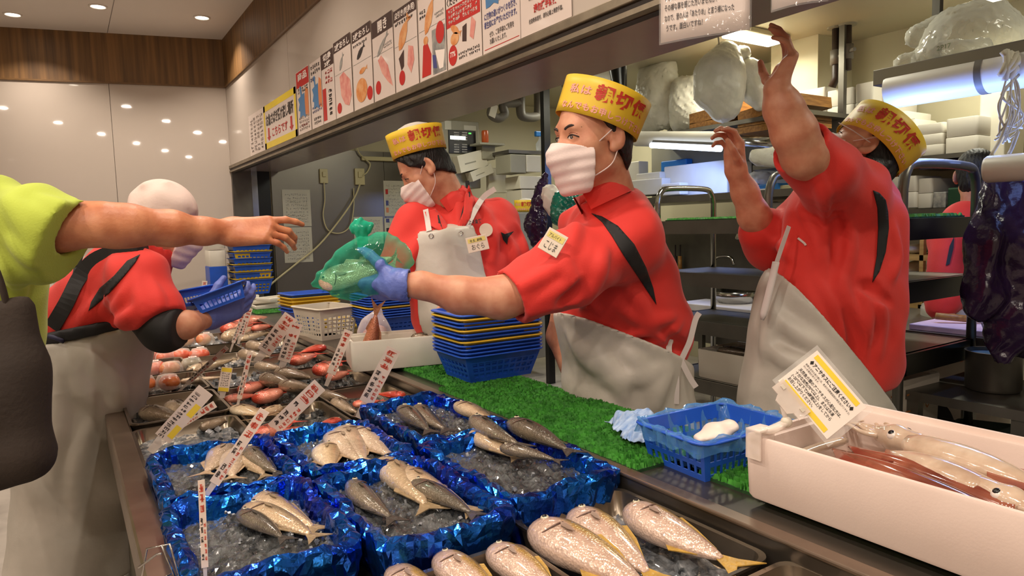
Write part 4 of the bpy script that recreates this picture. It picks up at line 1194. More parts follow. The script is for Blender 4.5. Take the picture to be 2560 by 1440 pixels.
    M_band = mat('bandana_cloth', (222, 200, 190), 0.8, var=0.06, vscale=10, bump=0.1, bscale=120)
    hd.mb(cv, 1).build('bandana', M_band, P, smooth=True)
    # gloved hand
    hb = hand_balls(wr, nrm(RGT*0.75+UP*0.35+FWD*0.3), nrm(HB*0.8-UP*0.5), 1, 0.98, [(25, 30, 20)]*4, [(0.5, 0.8, -0.3), (0.75, 0.5, -0.4), (0.8, 0.3, -0.5)])
    gv = voxbox([(a, .03) for a, *_ in hb]+[(b, .03) for _, b, *_ in hb]+[(wr-RGT*0.03, .05)], 0.004)
    for (a, b, ra, rb, k) in hb: gv.cone(a, b, ra+0.0015, rb+0.0015, k+0.003)
    gv.cone(wr-nrm(RGT*0.8+UP*0.1)*0.03, wr, .034, .034, .02)
    gv.mb(1).build('glove', M_glove, P, smooth=True)
    return P
clerk_bandana()

# ============================================================ customer at the left edge with an outstretched arm
def customer():
    base = arr(-0.62, 1.02, 0)
    P = thing('person', base, 'customer in a lime green T-shirt reaching a bare arm across the display', 'person')
    wr = at(572, 578, 1.56)
    f = nrm(RGT*0.97+FWD*0.25+UP*0.05); back = nrm(UP*0.60+HB*0.75)
    hb = hand_balls(wr, f, back, 1, 0.94, [(6, 22, 14), (28, 40, 24), (24, 34, 20), (20, 30, 18)], [(0.70, 0.50, -0.60), (0.86, 0.2, -0.75), (0.86, 0.05, -0.7)], spread=0.5)
    sk = limb_vox([[px(60, 590, 1.34, .055), px(180, 562, 1.36, .046), px(255, 558, 1.38, .040), px(320, 564, 1.41, .042), px(430, 571, 1.47, .0365), px(510, 578, 1.52, .0285), (wr, .027)]], [hb], 0.0034)
    sk.cone(at(250, 575, 1.37), at(280, 585, 1.385), .026, .022, .03)
    nb = at(-190, 420, 1.50)
    hd = Head(at(-200, 270, 1.50), nrm(RGT*.8+FWD*.5), UP, 1.05)
    tors = [(px(-150, 580, 1.50, .13), px(-90, 720, 1.54, .15)), (px(-90, 720, 1.54, .15), px(-90, 1020, 1.55, .15)), (px(-20, 560, 1.40, .095), px(-220, 520, 1.6, .09), .06), (px(-40, 620, 1.46, .09), px(-40, 720, 1.50, .11))]
    tv = voxbox(ball_pts(tors), 0.014); balls(tv, tors, -0.02)
    joined(sk.mb(1), hd.skin(nb, 0.004), tv.mb(1)).build('body', M_skin2, P, smooth=True)
    hd.hair([((0, 0.03, 0.02), (0, 1, -0.2))]).build('hair', M_hair, P, smooth=True); hd.eyes(P)
    sl = [(px(-10, 560, 1.38, .085), px(110, 578, 1.34, .074)), (px(110, 578, 1.34, .074), px(215, 584, 1.345, .062))]
    v = voxbox(ball_pts(tors+sl)+[(nb, .1)], 0.006)
    balls(v, tors); balls(v, sl, 0, 0.05); v.cone(at(40, 640, 1.35), at(150, 625, 1.34), .055, .038, .05)
    v.cone(nb-UP*0.05, nb, .09, .075, .03)
    v.folds(0.007, RGT*0.5-UP*0.8, RGT, 34, 14, 0.7); v.folds(0.004, RGT*0.8-UP*0.5, UP, 62, 18, 2.2)
    e = at(215, 600, 1.345); d = nrm(RGT*0.91-UP*0.40); v.wrinkle([[(60, 520), (120, 555), (165, 610)], [(100, 500), (160, 535), (195, 575)], [(30, 600), (90, 640), (135, 650)], [(20, 500), (70, 560), (110, 630)], [(10, 640), (40, 700), (30, 780)]], .013)
    v.cut(at(182, 580, 1.34), d); v.cone(at(150, 572, 1.345), at(260, 566, 1.37), .050, .054, .004, 'sub')
    v.cut((0, 0, 0.90), -UP, 0.01); v.cone(nb-UP*0.02, nb+UP*0.2, .066, .06, .004, 'sub'); v.cut(nb, UP)
    v.mb(1).build('shirt', M_lime, P, smooth=True)
    M_jean = mat('navy_jeans', (24, 26, 44), 0.8, var=0.2, vscale=60)
    fl = arr(-0.55, 1.0, 0); fr = arr(-0.70, 1.1, 0)
    boots_and_legs(P, at(-60, 980, 1.6), at(-120, 980, 1.7), fl, fr, M_jean)
    boots(P, fl, arr(1, 0.3, 0)); boots(P, fr, arr(1, 0.3, 0))
    # shoulder bag of dark brown cloth
    M_bag = mat('brown_bag_cloth', (44, 32, 22), 0.85, var=0.25, vscale=6, bump=0.15, bscale=120)
    B = thing('shoulder_bag', at(30, 1230, 1.22), 'dark brown cloth shoulder bag hanging at the side of the lime green shirt', 'bag')
    v = voxbox([px(20, 760, 1.22, .08), px(0, 1200, 1.22, .12), px(100, 1150, 1.22, .1), px(-120, 1100, 1.22, .12)], 0.008)
    v.chain([px(-20, 790, 1.22, .040), px(0, 980, 1.22, .055), px(0, 1150, 1.22, .055)], 0.05); v.chain([px(45, 770, 1.22, .022), px(58, 920, 1.22, .030), px(64, 1120, 1.22, .036)], 0.04)
    v.chain([px(-110, 800, 1.22, .040), px(-100, 980, 1.22, .055), px(-100, 1150, 1.22, .055)], 0.05)
    v.cone(at(-100, 1160, 1.22), at(50, 1150, 1.22), .05, .042, .04)
    v.folds(0.006, RGT+UP*0.15, UP, 40, 7, 0.4); v.cut(at(0, 752, 1.22), nrm(UP+HL*0.3), 0.01); v.cut(at(30, 1226, 1.22), -UP+RGT*0.1, 0.02)
    v.mb(1).build('bag_body', M_bag, B, smooth=True)
    MB().tube(smooth_path([at(20, 775, 1.21), at(0, 700, 1.20), at(-40, 600, 1.20), at(-90, 450, 1.24), at(-130, 400, 1.38)], 6), 0.014, 8, flat=0.4).build('bag_strap', M_bag, B, smooth=True)
customer()

# ============================================================ colleague far back in the kitchen, seen between the rack shelves
def clerk_far():
    P = thing('person', arr(3.15, 1.45, 0), 'clerk in red shirt and white apron standing behind the black shelf rack', 'person')
    D = 3.3
    torso = [(px(2420, 560, D, .12), px(2410, 720, D, .16)), (px(2410, 720, D, .16), px(2400, 900, D, .17)), (px(2370, 600, D, .09), px(2480, 590, D+.1, .09), .06)]
    arm = [(px(2375, 610, D-.06, .085), px(2355, 760, D-.12, .075))]
    hd = Head(at(2440, 440, D), nrm(RGT*.6+FWD*.7), UP, 1.0)
    sk = limb_vox([[px(2375, 640, D-.06, .05), px(2355, 780, D-.12, .045), px(2400, 880, D-.22, .035)]], [hand_balls(at(2402, 884, D-.22), RGT-UP*0.4, UP, 1, 0.95)], 0.007)
    tv = voxbox(ball_pts(torso), 0.016); balls(tv, torso, -0.02)
    joined(hd.skin(at(2435, 540, D), 0.005), sk.mb(1), tv.mb(1)).build('body', M_skin, P, smooth=True)
    v = voxbox(ball_pts(torso+arm), 0.011); balls(v, torso); balls(v, arm, 0, .04)
    v.folds(0.006, RGT*0.6+UP, UP, 36, 12, 0.4); v.cut(at(2400, 900, D), -UP); sm = v.mb(1); sb = sm.bvh(); s_ = sm.build('shirt', M_red, P, smooth=True)
    drape([(2386, 590), (2374, 615), (2364, 665), (2374, 660), (2384, 620)], sb, 0.004, 6).build('black_panel', M_blk, s_, smooth=True)
    av = voxbox([px(2400, 770, D, .2), (at(2400, 1050, D), .25)], 0.011); balls(av, torso, 0.012); av.cone(at(2400, 880, D), at(2400, 1080, D), .18, .2, .06)
    av.folds(0.007, RGT+UP*0.4, UP, 30, 10, 0.2); av.cut(at(2360, 760, D), nrm(UP+HL*0.3)); av.mb(1).build('apron', M_apron, P, smooth=True)
    boots_and_legs(P, at(2380, 960, D), at(2430, 960, D), arr(3.10, 1.52, 0), arr(3.2, 1.35, 0))
    boots(P, arr(3.10, 1.52, 0), arr(1, 0, 0)); boots(P, arr(3.2, 1.35, 0), arr(1, 0, 0))
    hd.hair([((0, 0.03, 0.02), (0, 1, -0.2))]).build('hair', M_hair, P, smooth=True)
clerk_far()

# ------------------------------------------------------------ display counter
M_bed = mat('counter_steel', (120, 112, 102), 0.28, metal=0.85, var=0.3, vscale=5)
M_edge = mat('counter_edge_steel', (146, 128, 112), 0.30, metal=0.8, var=0.3, vscale=7)
M_front = mat('counter_front', (104, 100, 84), 0.45, var=0.25, vscale=5)
ZB = 0.765          # bed on which the boxes stand
ZM = 0.845          # raised shelf at the staff side
ct = thing('display_counter', (0.6, 2.9, 0), 'long stainless steel display counter with a raised back shelf', 'counter')
MB().span((0.10, -0.6, 0.10), (1.20, 6.2, ZB-0.03)).build('cabinet', M_front, ct)
MB().span((0.12, -0.6, ZB-0.03), (0.905, 6.2, ZB)).build('bed', M_bed, ct)
MB().span((0.065, -0.6, 0.74), (0.120, 6.2, 0.82)).build('front_rail', M_edge, ct, bevel=0.006)
MB().span((0.905, -0.6, ZB-0.03), (0.925, 6.2, ZM+0.004)).build('back_upstand', M_bed, ct)
MB().span((0.925, -0.6, ZM-0.02), (1.235, 6.2, ZM)).build('back_shelf', M_bed, ct)
MB().span((0.900, -0.6, ZM), (0.932, 6.2, ZM+0.008)).build('back_rail', M_edge, ct, bevel=0.003)
MB().span((1.20, -0.6, 0.08), (1.235, 6.2, ZM-0.02)).build('back_panel', M_steeld, ct)
for y in (-0.4, 1.6, 3.6, 5.9):
    for x in (0.18, 1.12): MB().box((x, y, 0.05), (0.05, 0.05, 0.10)).build('foot', M_blackp, ct)

# ------------------------------------------------------------ green turf mats
M_turf = mat('green_turf', (66, 146, 44), 0.6, rgb2=(40, 104, 28), vscale=40)
M_turfb = mat('green_turf_base', (24, 66, 22), 0.7, var=0.3, vscale=60)
def turf(name, x0, x1, y0, y1, z, label, pitch=0.0075, seed=1, R=None, th=0.006):
    rr = random.Random(seed)
    c = arr((x0+x1)/2, (y0+y1)/2, z); R = np.eye(3) if R is None else R
    t = thing(name, c, label, 'turf mat')
    w, d = x1-x0, y1-y0
    MB().box(c+arr(0, 0, th/2), (w, d, th), R).build('backing', M_turfb, t)
    m = MB(); nx, ny = int(w/pitch), int(d/pitch); hh = 0.010
    vs = []; fs = []
    for i in range(nx):
        for j in range(ny):
            p = arr(-w/2+(i+0.5)*w/nx, -d/2+(j+0.5)*d/ny, th)
            a = rr.uniform(0, pi); p = p+arr(rr.uniform(-.3, .3)*pitch, rr.uniform(-.3, .3)*pitch, 0)
            u = arr(cos(a), sin(a), 0)*pitch*0.62; q = arr(-sin(a), cos(a), 0)*pitch*0.22; k = len(vs); h = hh*rr.uniform(.75, 1.15)
            vs += [p-u-q, p+u-q, p+u+q, p-u+q, p-u*.75+arr(0, 0, h), p+u*.75+arr(0, 0, h)]
            fs += [(k, k+1, k+5, k+4), (k+2, k+3, k+4, k+5), (k+1, k+2, k+5), (k+3, k, k+4)]
    m.add([c+R@p for p in vs], fs)
    g = m.build('turf_loops', M_turf, t); g['kind'] = 'stuff'
    return t
turf('turf_mat', 0.936, 1.222, 0.985, 1.862, ZM, 'green turf mat under the tall stack of blue and yellow baskets', 0.0075, 1)
turf('turf_mat', 0.975, 1.222, 1.872, 2.45, ZM, 'green turf mat under the white foam box with the fish tail', 0.0085, 2)
turf('turf_mat', 1.02, 1.30, 0.30, 0.90, ZM, 'green turf mat under the white foam box of squid', 0.0075, 3)
turf('turf_mat', 0.96, 1.21, 4.35, 4.90, ZM, 'green turf mat at the far end, holding pale foam trays', 0.012, 4)

# ------------------------------------------------------------ baskets
M_bblue = mat('blue_plastic', (34, 88, 198), 0.35, var=0.2, vscale=10)
M_byel = mat('yellow_plastic', (214, 176, 44), 0.4, var=0.1, vscale=10)
M_bwhite = mat('white_plastic', (206, 196, 178), 0.4, var=0.06, vscale=10)
M_bgreen = mat('dark_green_plastic', (16, 58, 34), 0.4, var=0.1)
def basket_mb(w, d, h, taper=0.80, nslot=10, rows=3, rim=0.014, rt=0.006):
    "open tapered basket: slotted walls, solid base, rolled rim (rim w x d, height h, origin at base centre)"
    body = MB(); rimm = MB()
    def wp(side, u, v):
        k = taper+(1-taper)*v; W, D = w/2*k, d/2*k; z = h*v
        return {0: arr(-W+2*W*u, -D, z), 1: arr(W, -D+2*D*u, z), 2: arr(W-2*W*u, D, z), 3: arr(-W, D-2*D*u, z)}[side]
    vb = [0.0, 0.14]+[x for r in range(rows) for x in (0.14+0.62*(r+0.62)/rows, 0.14+0.62*(r+1)/rows)]+[1.0]
    for s in range(4):
        n = nslot if s % 2 == 0 else max(3, int(nslot*d/w))
        ub = [0.0]+[x for i in range(n) for x in (0.05+0.9*(i+0.25)/n, 0.05+0.9*(i+0.95)/n)]+[1.0]
        for j in range(len(vb)-1):
            slotrow = (j % 2 == 1) and j < len(vb)-2
            for i in range(len(ub)-1):
                if slotrow and i % 2 == 1: continue
                body.add([wp(s, ub[i], vb[j]), wp(s, ub[i+1], vb[j]), wp(s, ub[i+1], vb[j+1]), wp(s, ub[i], vb[j+1])], [(0, 1, 2, 3)])
    W, D = w/2*taper, d/2*taper
    body.add([(-W, -D, 0), (W, -D, 0), (W, D, 0), (-W, D, 0)], [(0, 1, 2, 3)])
    cr = 0.018; path = []
    for (sx, sy, a0) in ((1, 1, 0), (-1, 1, pi/2), (-1, -1, pi), (1, -1, 1.5*pi)):
        for k in range(4):
            a = a0+k*pi/6; path.append(arr(sx*(w/2-cr)+cr*cos(a), sy*(d/2-cr)+cr*sin(a), h))
    rs = []
    n = len(path)
    for i, p in enumerate(path):
        o = nrm(arr(p[0], p[1], 0)*arr(1, 1, 0)); t = nrm(path[(i+1) % n]-path[i-1]); o = nrm(np.cross(t, UP))
        rs.append([p-o*0.002, p+o*rim*0.8, p+o*rim+arr(0, 0, -rt*0.4), p+o*rim*0.8+arr(0, 0, -rt), p-o*0.002+arr(0, 0, -rt*0.6)])
    rimm.rings(rs, closed=True)
    return body, rimm
_bproto = {}
def basket(key, mt, w, d, h, loc, rz, label, group, name='plastic_basket', **k):
    kk = (key, mt.name)
    if kk not in _bproto:
        t = thing(name, (0, 0, 0)); b, r = basket_mb(w, d, h, **k)
        bo = b.build('basket_body', mt, t); md = bo.modifiers.new('solid', 'SOLIDIFY'); md.thickness = 0.0022
        ro = r.build('rim', mt, t, smooth=True); fixn(ro)
        _bproto[kk] = t; o = t
    else: o = copy_tree(_bproto[kk])
    o.location = tuple(loc); o.rotation_euler = (0, 0, rz)
    tag(o, label, 'basket', group)
    return o
ORD = ['lowest', 'second', 'third', 'fourth', 'fifth', 'sixth', 'seventh', 'eighth', 'ninth', 'tenth', 'eleventh', 'twelfth']
def stack(key, cols, w, d, h, loc, rz, pitch, what, group, **k):
    for i, c in enumerate(cols):
        mt = {'b': M_bblue, 'y': M_byel, 'w': M_bwhite}[c]
        nm = {'b': 'blue', 'y': 'yellow', 'w': 'white'}[c]
        pos = 'lowest' if i == 0 else 'topmost' if i == len(cols)-1 else ORD[i]+' from the bottom'
        rr = random.Random(i*7+len(what)); zz = pitch*i if not isinstance(pitch, dict) else sum(pitch[x] for x in cols[1:i+1])
        basket(key, mt, w, d, h, (loc[0]+rr.uniform(-.002, .002), loc[1]+rr.uniform(-.002, .002), loc[2]+zz), rz+rr.uniform(-.02, .02), f'{nm} basket, {pos} of the stack {what}', group, **k)
ZT = ZM+0.0165
stack('big', 'bbbbybbybbyb', 0.285, 0.215, 0.088, (1.155, 1.925, ZT), radians(-2), 0.0118, 'on the near turf mat', 'tall stack of baskets on the near mat')
stack('big', 'byyyb'[0:1]+'bbbybbbbb', 0.285, 0.215, 0.088, (1.27, 3.02, ZT), radians(2), 0.0118, 'behind the foam box', 'stack of baskets behind the foam box')
stack('mid', 'bbyyyb', 0.26, 0.20, 0.085, (1.10, 3.72, ZM), radians(4), 0.018, 'behind the white basket', 'stack of baskets behind the white basket')
stack('far', 'bybybybbybyb', 0.30, 0.24, 0.12, (1.29, 5.98, ZM), 0, {'b': .046, 'y': .014}, 'against the steel jamb', 'baskets stacked against the steel jamb', nslot=8)
# white slotted basket
basket('white', M_bwhite, 0.20, 0.26, 0.15, (1.02, 3.20, ZM), radians(12), 'off-white slotted plastic basket on the counter shelf beside a clear bag', None, nslot=7, rows=5, taper=0.82)
# yellow basket upside down on the second stack, and lids beside it
basket('lid', M_byel, 0.22, 0.17, 0.04, (1.21, 3.45, ZM+0.005), radians(30), 'shallow yellow plastic basket lying between the basket stacks', None, rows=1)

# basket lined with film in front of the squid box
lb = basket('lined', M_bblue, 0.25, 0.185, 0.085, (1.118, 0.945, ZM), radians(-3), 'blue plastic basket lined with clear film, a white slice inside', None, nslot=12, rows=2, taper=0.86)
M_bfilm = film('blue_lining_film', (90, 150, 210), 0.30, 0.12)
def lining():
    m = MB(); rr = random.Random(3)
    def fn(u, v):
        a = 2*pi*u; c, s_ = cos(a), sin(a)
        k = max(abs(c), abs(s_))**0.85; ex = c/k; ey = s_/k
        ex = max(-1, min(1, ex)); ey = max(-1, min(1, ey))
        if v < 0.3: w = 1.10; z = 0.060+0.10*v/0.3*0.3
        if v < 0.35: sc, z = 1.11-0.02*v, 0.058+0.11*v
        else:
            q = (v-0.35)/0.65; sc, z = 1.06-0.30*q, 0.092-0.080*q**0.8
        n = 0.004*sin(a*17+v*9)+0.003*sin(a*31+2)
        return arr(ex*(0.125*sc+n), ey*(0.0925*sc+n), z+0.004*sin(a*11))
    m.grid(fn, 96, 14, closeu=True); return m
ln = lining().xf(rotz(radians(-3)), (1.118, 0.945, ZM))
o = ln.build('film_lining', M_bfilm, None, smooth=True); tag(o, 'crinkled clear film lining hanging over the blue basket rim', 'plastic film')
m = MB(); v = Vox((-.07, -.06, -.03), (.07, .06, .05), 0.004); v.chain([((-0.045, -0.01, 0), .008), ((0, 0, 0.006), .014), ((0.04, 0.008, 0.016), .012)], .02, flat=(arr(0, 1, 0), 2.2))
v.mb(1).xf(rotz(-0.4), (1.125, 0.945, ZM+0.052)).build('fish_slice', mat('white_flesh', (232, 214, 200), 0.4, var=0.06, vscale=20), None, smooth=True)
tag(bpy.data.objects['fish_slice'], 'thick white slice lying in the film-lined blue basket', 'fish slice')

# crumpled striped cloth
M_cloth = mat('blue_striped_cloth', (176, 196, 222), 0.85, rgb2=(120, 150, 196), vscale=60, stretch=(0.35, 1.6, 1), bump=0.2, bscale=120)
def crumple(c, sx, sy, hh, seed, R=None, n=44):
    m = MB()
    def fn(u, v):
        x, y = u-0.5, v-0.5
        ed = 1+0.16*sin(9*u+seed)*cos(7*v+seed*2)
        z = hh*max(0, (1-(2.0*abs(x))**3)*(1-(2.0*abs(y))**3))*(0.45+0.4*abs(noise3((u*7, v*6, seed), seed))+0.5*abs(sin(5*u+3*v+seed)))
        z += 0.006+0.005*noise3((u*20, v*22, 3), seed)
        return arr(x*sx*ed, y*sy*ed, max(0.002, z))
    m.grid(fn, n, n); return m.xf(R, c)
cl = thing('cleaning_cloth', (1.09, 1.14, ZT), 'crumpled pale blue wavy-striped cloth on the turf mat edge', 'cloth')
crumple((1.07, 1.105, ZT), 0.10, 0.085, 0.020, 1.3, rotz(0.5)).build('lower_fold', M_cloth, cl, smooth=True, solid=0.0015)
crumple((1.105, 1.165, ZT+0.006), 0.12, 0.09, 0.032, 2.1, rotz(-0.3)).build('upper_fold', M_cloth, cl, smooth=True, solid=0.0015)

# ------------------------------------------------------------ foil lined boxes with ice
M_foil = mat('blue_foil', (36, 126, 236), 0.16, metal=0.95, rgb2=(34, 60, 196), vscale=12, bump=0.55, bscale=20)
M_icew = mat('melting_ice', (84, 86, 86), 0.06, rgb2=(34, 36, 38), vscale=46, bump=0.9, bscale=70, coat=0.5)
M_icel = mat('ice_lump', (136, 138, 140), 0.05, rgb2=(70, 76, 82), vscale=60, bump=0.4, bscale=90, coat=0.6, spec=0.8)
def foil_box(x0, x1, y0, y1, label, seed, zr=0.862, zb=ZB):
    rr = random.Random(seed)
    c = arr((x0+x1)/2, (y0+y1)/2, zb); w, d, h = x1-x0, y1-y0, zr-zb
    t = thing('foil_box', c, label, 'fish box', 'blue foil boxes of fish')
    N = 104
    prof = [(0.02, 0.0), (0.010, 0.25), (0.004, 0.5), (0.0, 0.75), (-0.003, 0.92), (0.000, 1.02), (0.010, 1.05), (0.020, 1.0), (0.024, 0.85), (0.027, 0.65), (0.032, 0.4)]
    # offsets: inward distance from outer wall, height ratio
    jit = {}
    def rim(u, inset):
        W, D = w/2-inset, d/2-inset; r = 0.025; P = 2*(2*W+2*D); s = u*(4*W+4*D)
        segs = [(2*W, arr(-W, -D, 0), arr(1, 0, 0)), (2*D, arr(W, -D, 0), arr(0, 1, 0)), (2*W, arr(W, D, 0), arr(-1, 0, 0)), (2*D, arr(-W, D, 0), arr(0, -1, 0))]
        for L, p, q in segs:
            if s <= L+1e-9: 
                pt = p+q*s; break
            s -= L
        pt = pt.copy()
        # round the corners
        ax, ay = abs(pt[0])-(W-r), abs(pt[1])-(D-r)
        if ax > 0 and ay > 0:
            l = sqrt(ax*ax+ay*ay); kx = max(ax, ay)/l
            pt[0] = np.sign(pt[0])*(W-r+ax*kx); pt[1] = np.sign(pt[1])*(D-r+ay*kx)
        return pt
    m = MB(); vs = []
    rowj = [(rr.uniform(-1, 1)) for _ in range(N)]
    for j, (ins, hv) in enumerate(prof):
        for i in range(N):
            p = rim(i/N, ins)
            am = 0.0036 if 0 < j else 0.0012
            crk = 0.0042*(rowj[i]*0.6+rowj[(i+1) % N]*0.4)*(1 if 4 <= j <= 8 else 0.45)
            n = nrm(arr(p[0]/w, p[1]/d, 0)+1e-6)
            z = hv*h+(rr.uniform(-.0025, .0025)+0.004*sin(i*0.31+seed)+0.0025*sin(i*0.83))*(1 if 3 <= j <= 8 else 0.3)
            p = p+n*(rr.uniform(-am, am)+crk)+arr(0, 0, max(z, 0.0))
            vs.append(c+p)
    fs = []
    for j in range(len(prof)-1):
        for i in range(N):
            k = (i+1) % N
            a, b, c2, d2 = j*N+i, j*N+k, (j+1)*N+k, (j+1)*N+i
            if rr.random() < .5: fs += [(a, b, c2), (a, c2, d2)]
            else: fs += [(a, b, d2), (b, c2, d2)]
    m.add(vs, fs); m.build('foil_lining', M_foil, t)
    MB().span((x0+0.03, y0+0.03, zb+0.001), (x1-0.03, y1-0.03, zb+0.03)).build('box_base', M_foil, t)
    # ice bed
    g = MB(); nx, ny = 40, 52
    def ice(u, v):
        x = -w/2+0.024+(w-0.048)*u; y = -d/2+0.024+(d-0.048)*v
        z = h*0.66+0.006*noise3((x*60, y*60, seed), seed)+0.004*noise3((x*150, y*140, 2), seed)+rr.uniform(-.0018, .0018)
        return c+arr(x, y, z)
    g.grid(ice, nx, ny)
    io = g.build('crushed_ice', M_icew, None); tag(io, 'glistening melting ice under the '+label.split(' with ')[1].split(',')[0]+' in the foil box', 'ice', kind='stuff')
    # loose lumps
    g = MB()
    for _ in range(40):
        x = rr.uniform(-w/2+.03, w/2-.03); y = rr.uniform(-d/2+.03, d/2-.03); s_ = rr.uniform(.0025, .0065)
        R = basis(z=arr(rr.uniform(-1, 1), rr.uniform(-1, 1), rr.uniform(-1, 1)+.01))
        g.box(c+arr(x, y, h*0.70+rr.uniform(-.002, .006)), (s_*1.5, s_, s_*.9), R)
    io = g.build('ice_lumps', M_icel, None); tag(io, 'small loose ice lumps around the '+label.split(' with ')[1].split(',')[0]+' in the foil box', 'ice', kind='stuff')
FOIL = {'A': (0.108, 0.366, 1.00, 1.345), 'B': (0.118, 0.375, 1.36, 1.70), 'C': (0.385, 0.612, 1.34, 1.675), 'D': (0.374, 0.622, 0.945, 1.325),
        'E': (0.652, 0.902, 1.392, 1.80), 'F': (0.632, 0.900, 0.985, 1.380)}
foil_box(*FOIL['A'], 'blue foil box with three slender grey fish, next to the wire price holder', 11)
foil_box(*FOIL['B'], 'blue foil box with four small pale fish, along the customer rail', 12)
foil_box(*FOIL['C'], 'blue foil box with plump pale fish, next to the red fish', 13)
foil_box(*FOIL['D'], 'blue foil box with long silver fish, between the other foil boxes and the yellowtail trays', 14)
foil_box(*FOIL['E'], 'blue foil box with three grey fish, beside the turf mat and basket stack', 15)
foil_box(*FOIL['F'], 'blue foil box with dark long fish, beside the yellowtail tray and turf', 16)

# ------------------------------------------------------------ trays
def tray_mb(w, d, h, r=0.03, rim=0.008, taper=0.9):
    "rounded steel tray, origin at base centre"
    def ring(W, D, z, rr):
        out = []
        for (sx, sy, a0) in ((1, 1, 0), (-1, 1, pi/2), (-1, -1, pi), (1, -1, 1.5*pi)):
            for k in range(6):
                a = a0+k*pi/10; out.append(arr(sx*(W-rr)+rr*cos(a), sy*(D-rr)+rr*sin(a), z))
        return out
    W, D = w/2, d/2; m = MB()
    rs = [ring(W*taper*.96, D*taper*.96, 0.0, r*.8), ring(W*taper, D*taper, 0.006, r), ring(W-rim, D-rim, h, r), ring(W, D, h+0.001, r), ring(W, D, h-0.004, r), ring(W-rim*.6, D-rim*.6, h-0.004, r),
          ring(W*taper+.001, D*taper+.001, 0.002, r)]
    m.rings(rs, cap=False)
    n = len(rs[0]); m.add(ring(W*taper*.96, D*taper*.96, 0.001, r*.8), [tuple(range(n))])
    return m
_tp = {}
M_tray = mat('tray_steel', (150, 138, 122), 0.22, metal=0.9, var=0.25, vscale=6)
def tray(w, d, h, loc, label, rz=0.0, group=None, mt=None):
    m = tray_mb(w, d, h).xf(rotz(rz), loc)
    o = m.build('steel_tray', mt or M_tray, None, smooth=True, angle=40); fixn(o)
    return tag(o, label, 'tray', group)
tray(0.262, 0.365, 0.052, (0.768, 0.822, ZB+0.004), 'stainless steel tray holding three yellowtail beside the foil box of dark fish')
tray(0.262, 0.365, 0.052, (0.470, 0.745, ZB+0.004), 'stainless steel tray of yellowtail in front of the foil box of silver fish')
tray(0.262, 0.36, 0.052, (0.780, 0.445, ZB+0.004), 'stainless steel tray beyond the yellowtail tails with red fish in it')
tray(0.24, 0.36, 0.052, (0.220, 0.80, ZB+0.004), 'empty stainless steel tray at the end of the foil boxes')
def ice_patch(x0, x1, y0, y1, z, label, seed, n=40):
    rr = random.Random(seed); g = MB()
    for _ in range(n):
        s_ = rr.uniform(.006, .016); R = basis(z=arr(rr.uniform(-1, 1), rr.uniform(-1, 1), rr.uniform(-1, 1)+.01))
        g.box((rr.uniform(x0, x1), rr.uniform(y0, y1), z+rr.uniform(0, .008)), (s_*1.4, s_, s_), R)
    def fn(u, v): return arr(x0+(x1-x0)*u, y0+(y1-y0)*v, z-0.002+0.005*noise3((u*18, v*20, seed), seed)+rr.uniform(-.002, .002))
    g.grid(fn, 26, 30)
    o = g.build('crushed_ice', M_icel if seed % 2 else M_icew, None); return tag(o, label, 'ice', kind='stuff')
ice_patch(0.665, 0.87, 0.675, 0.97, ZB+0.014, 'crushed ice under the three yellowtail', 21, 60)
ice_patch(0.365, 0.575, 0.59, 0.90, ZB+0.014, 'crushed ice under the yellowtail in front', 22, 60)

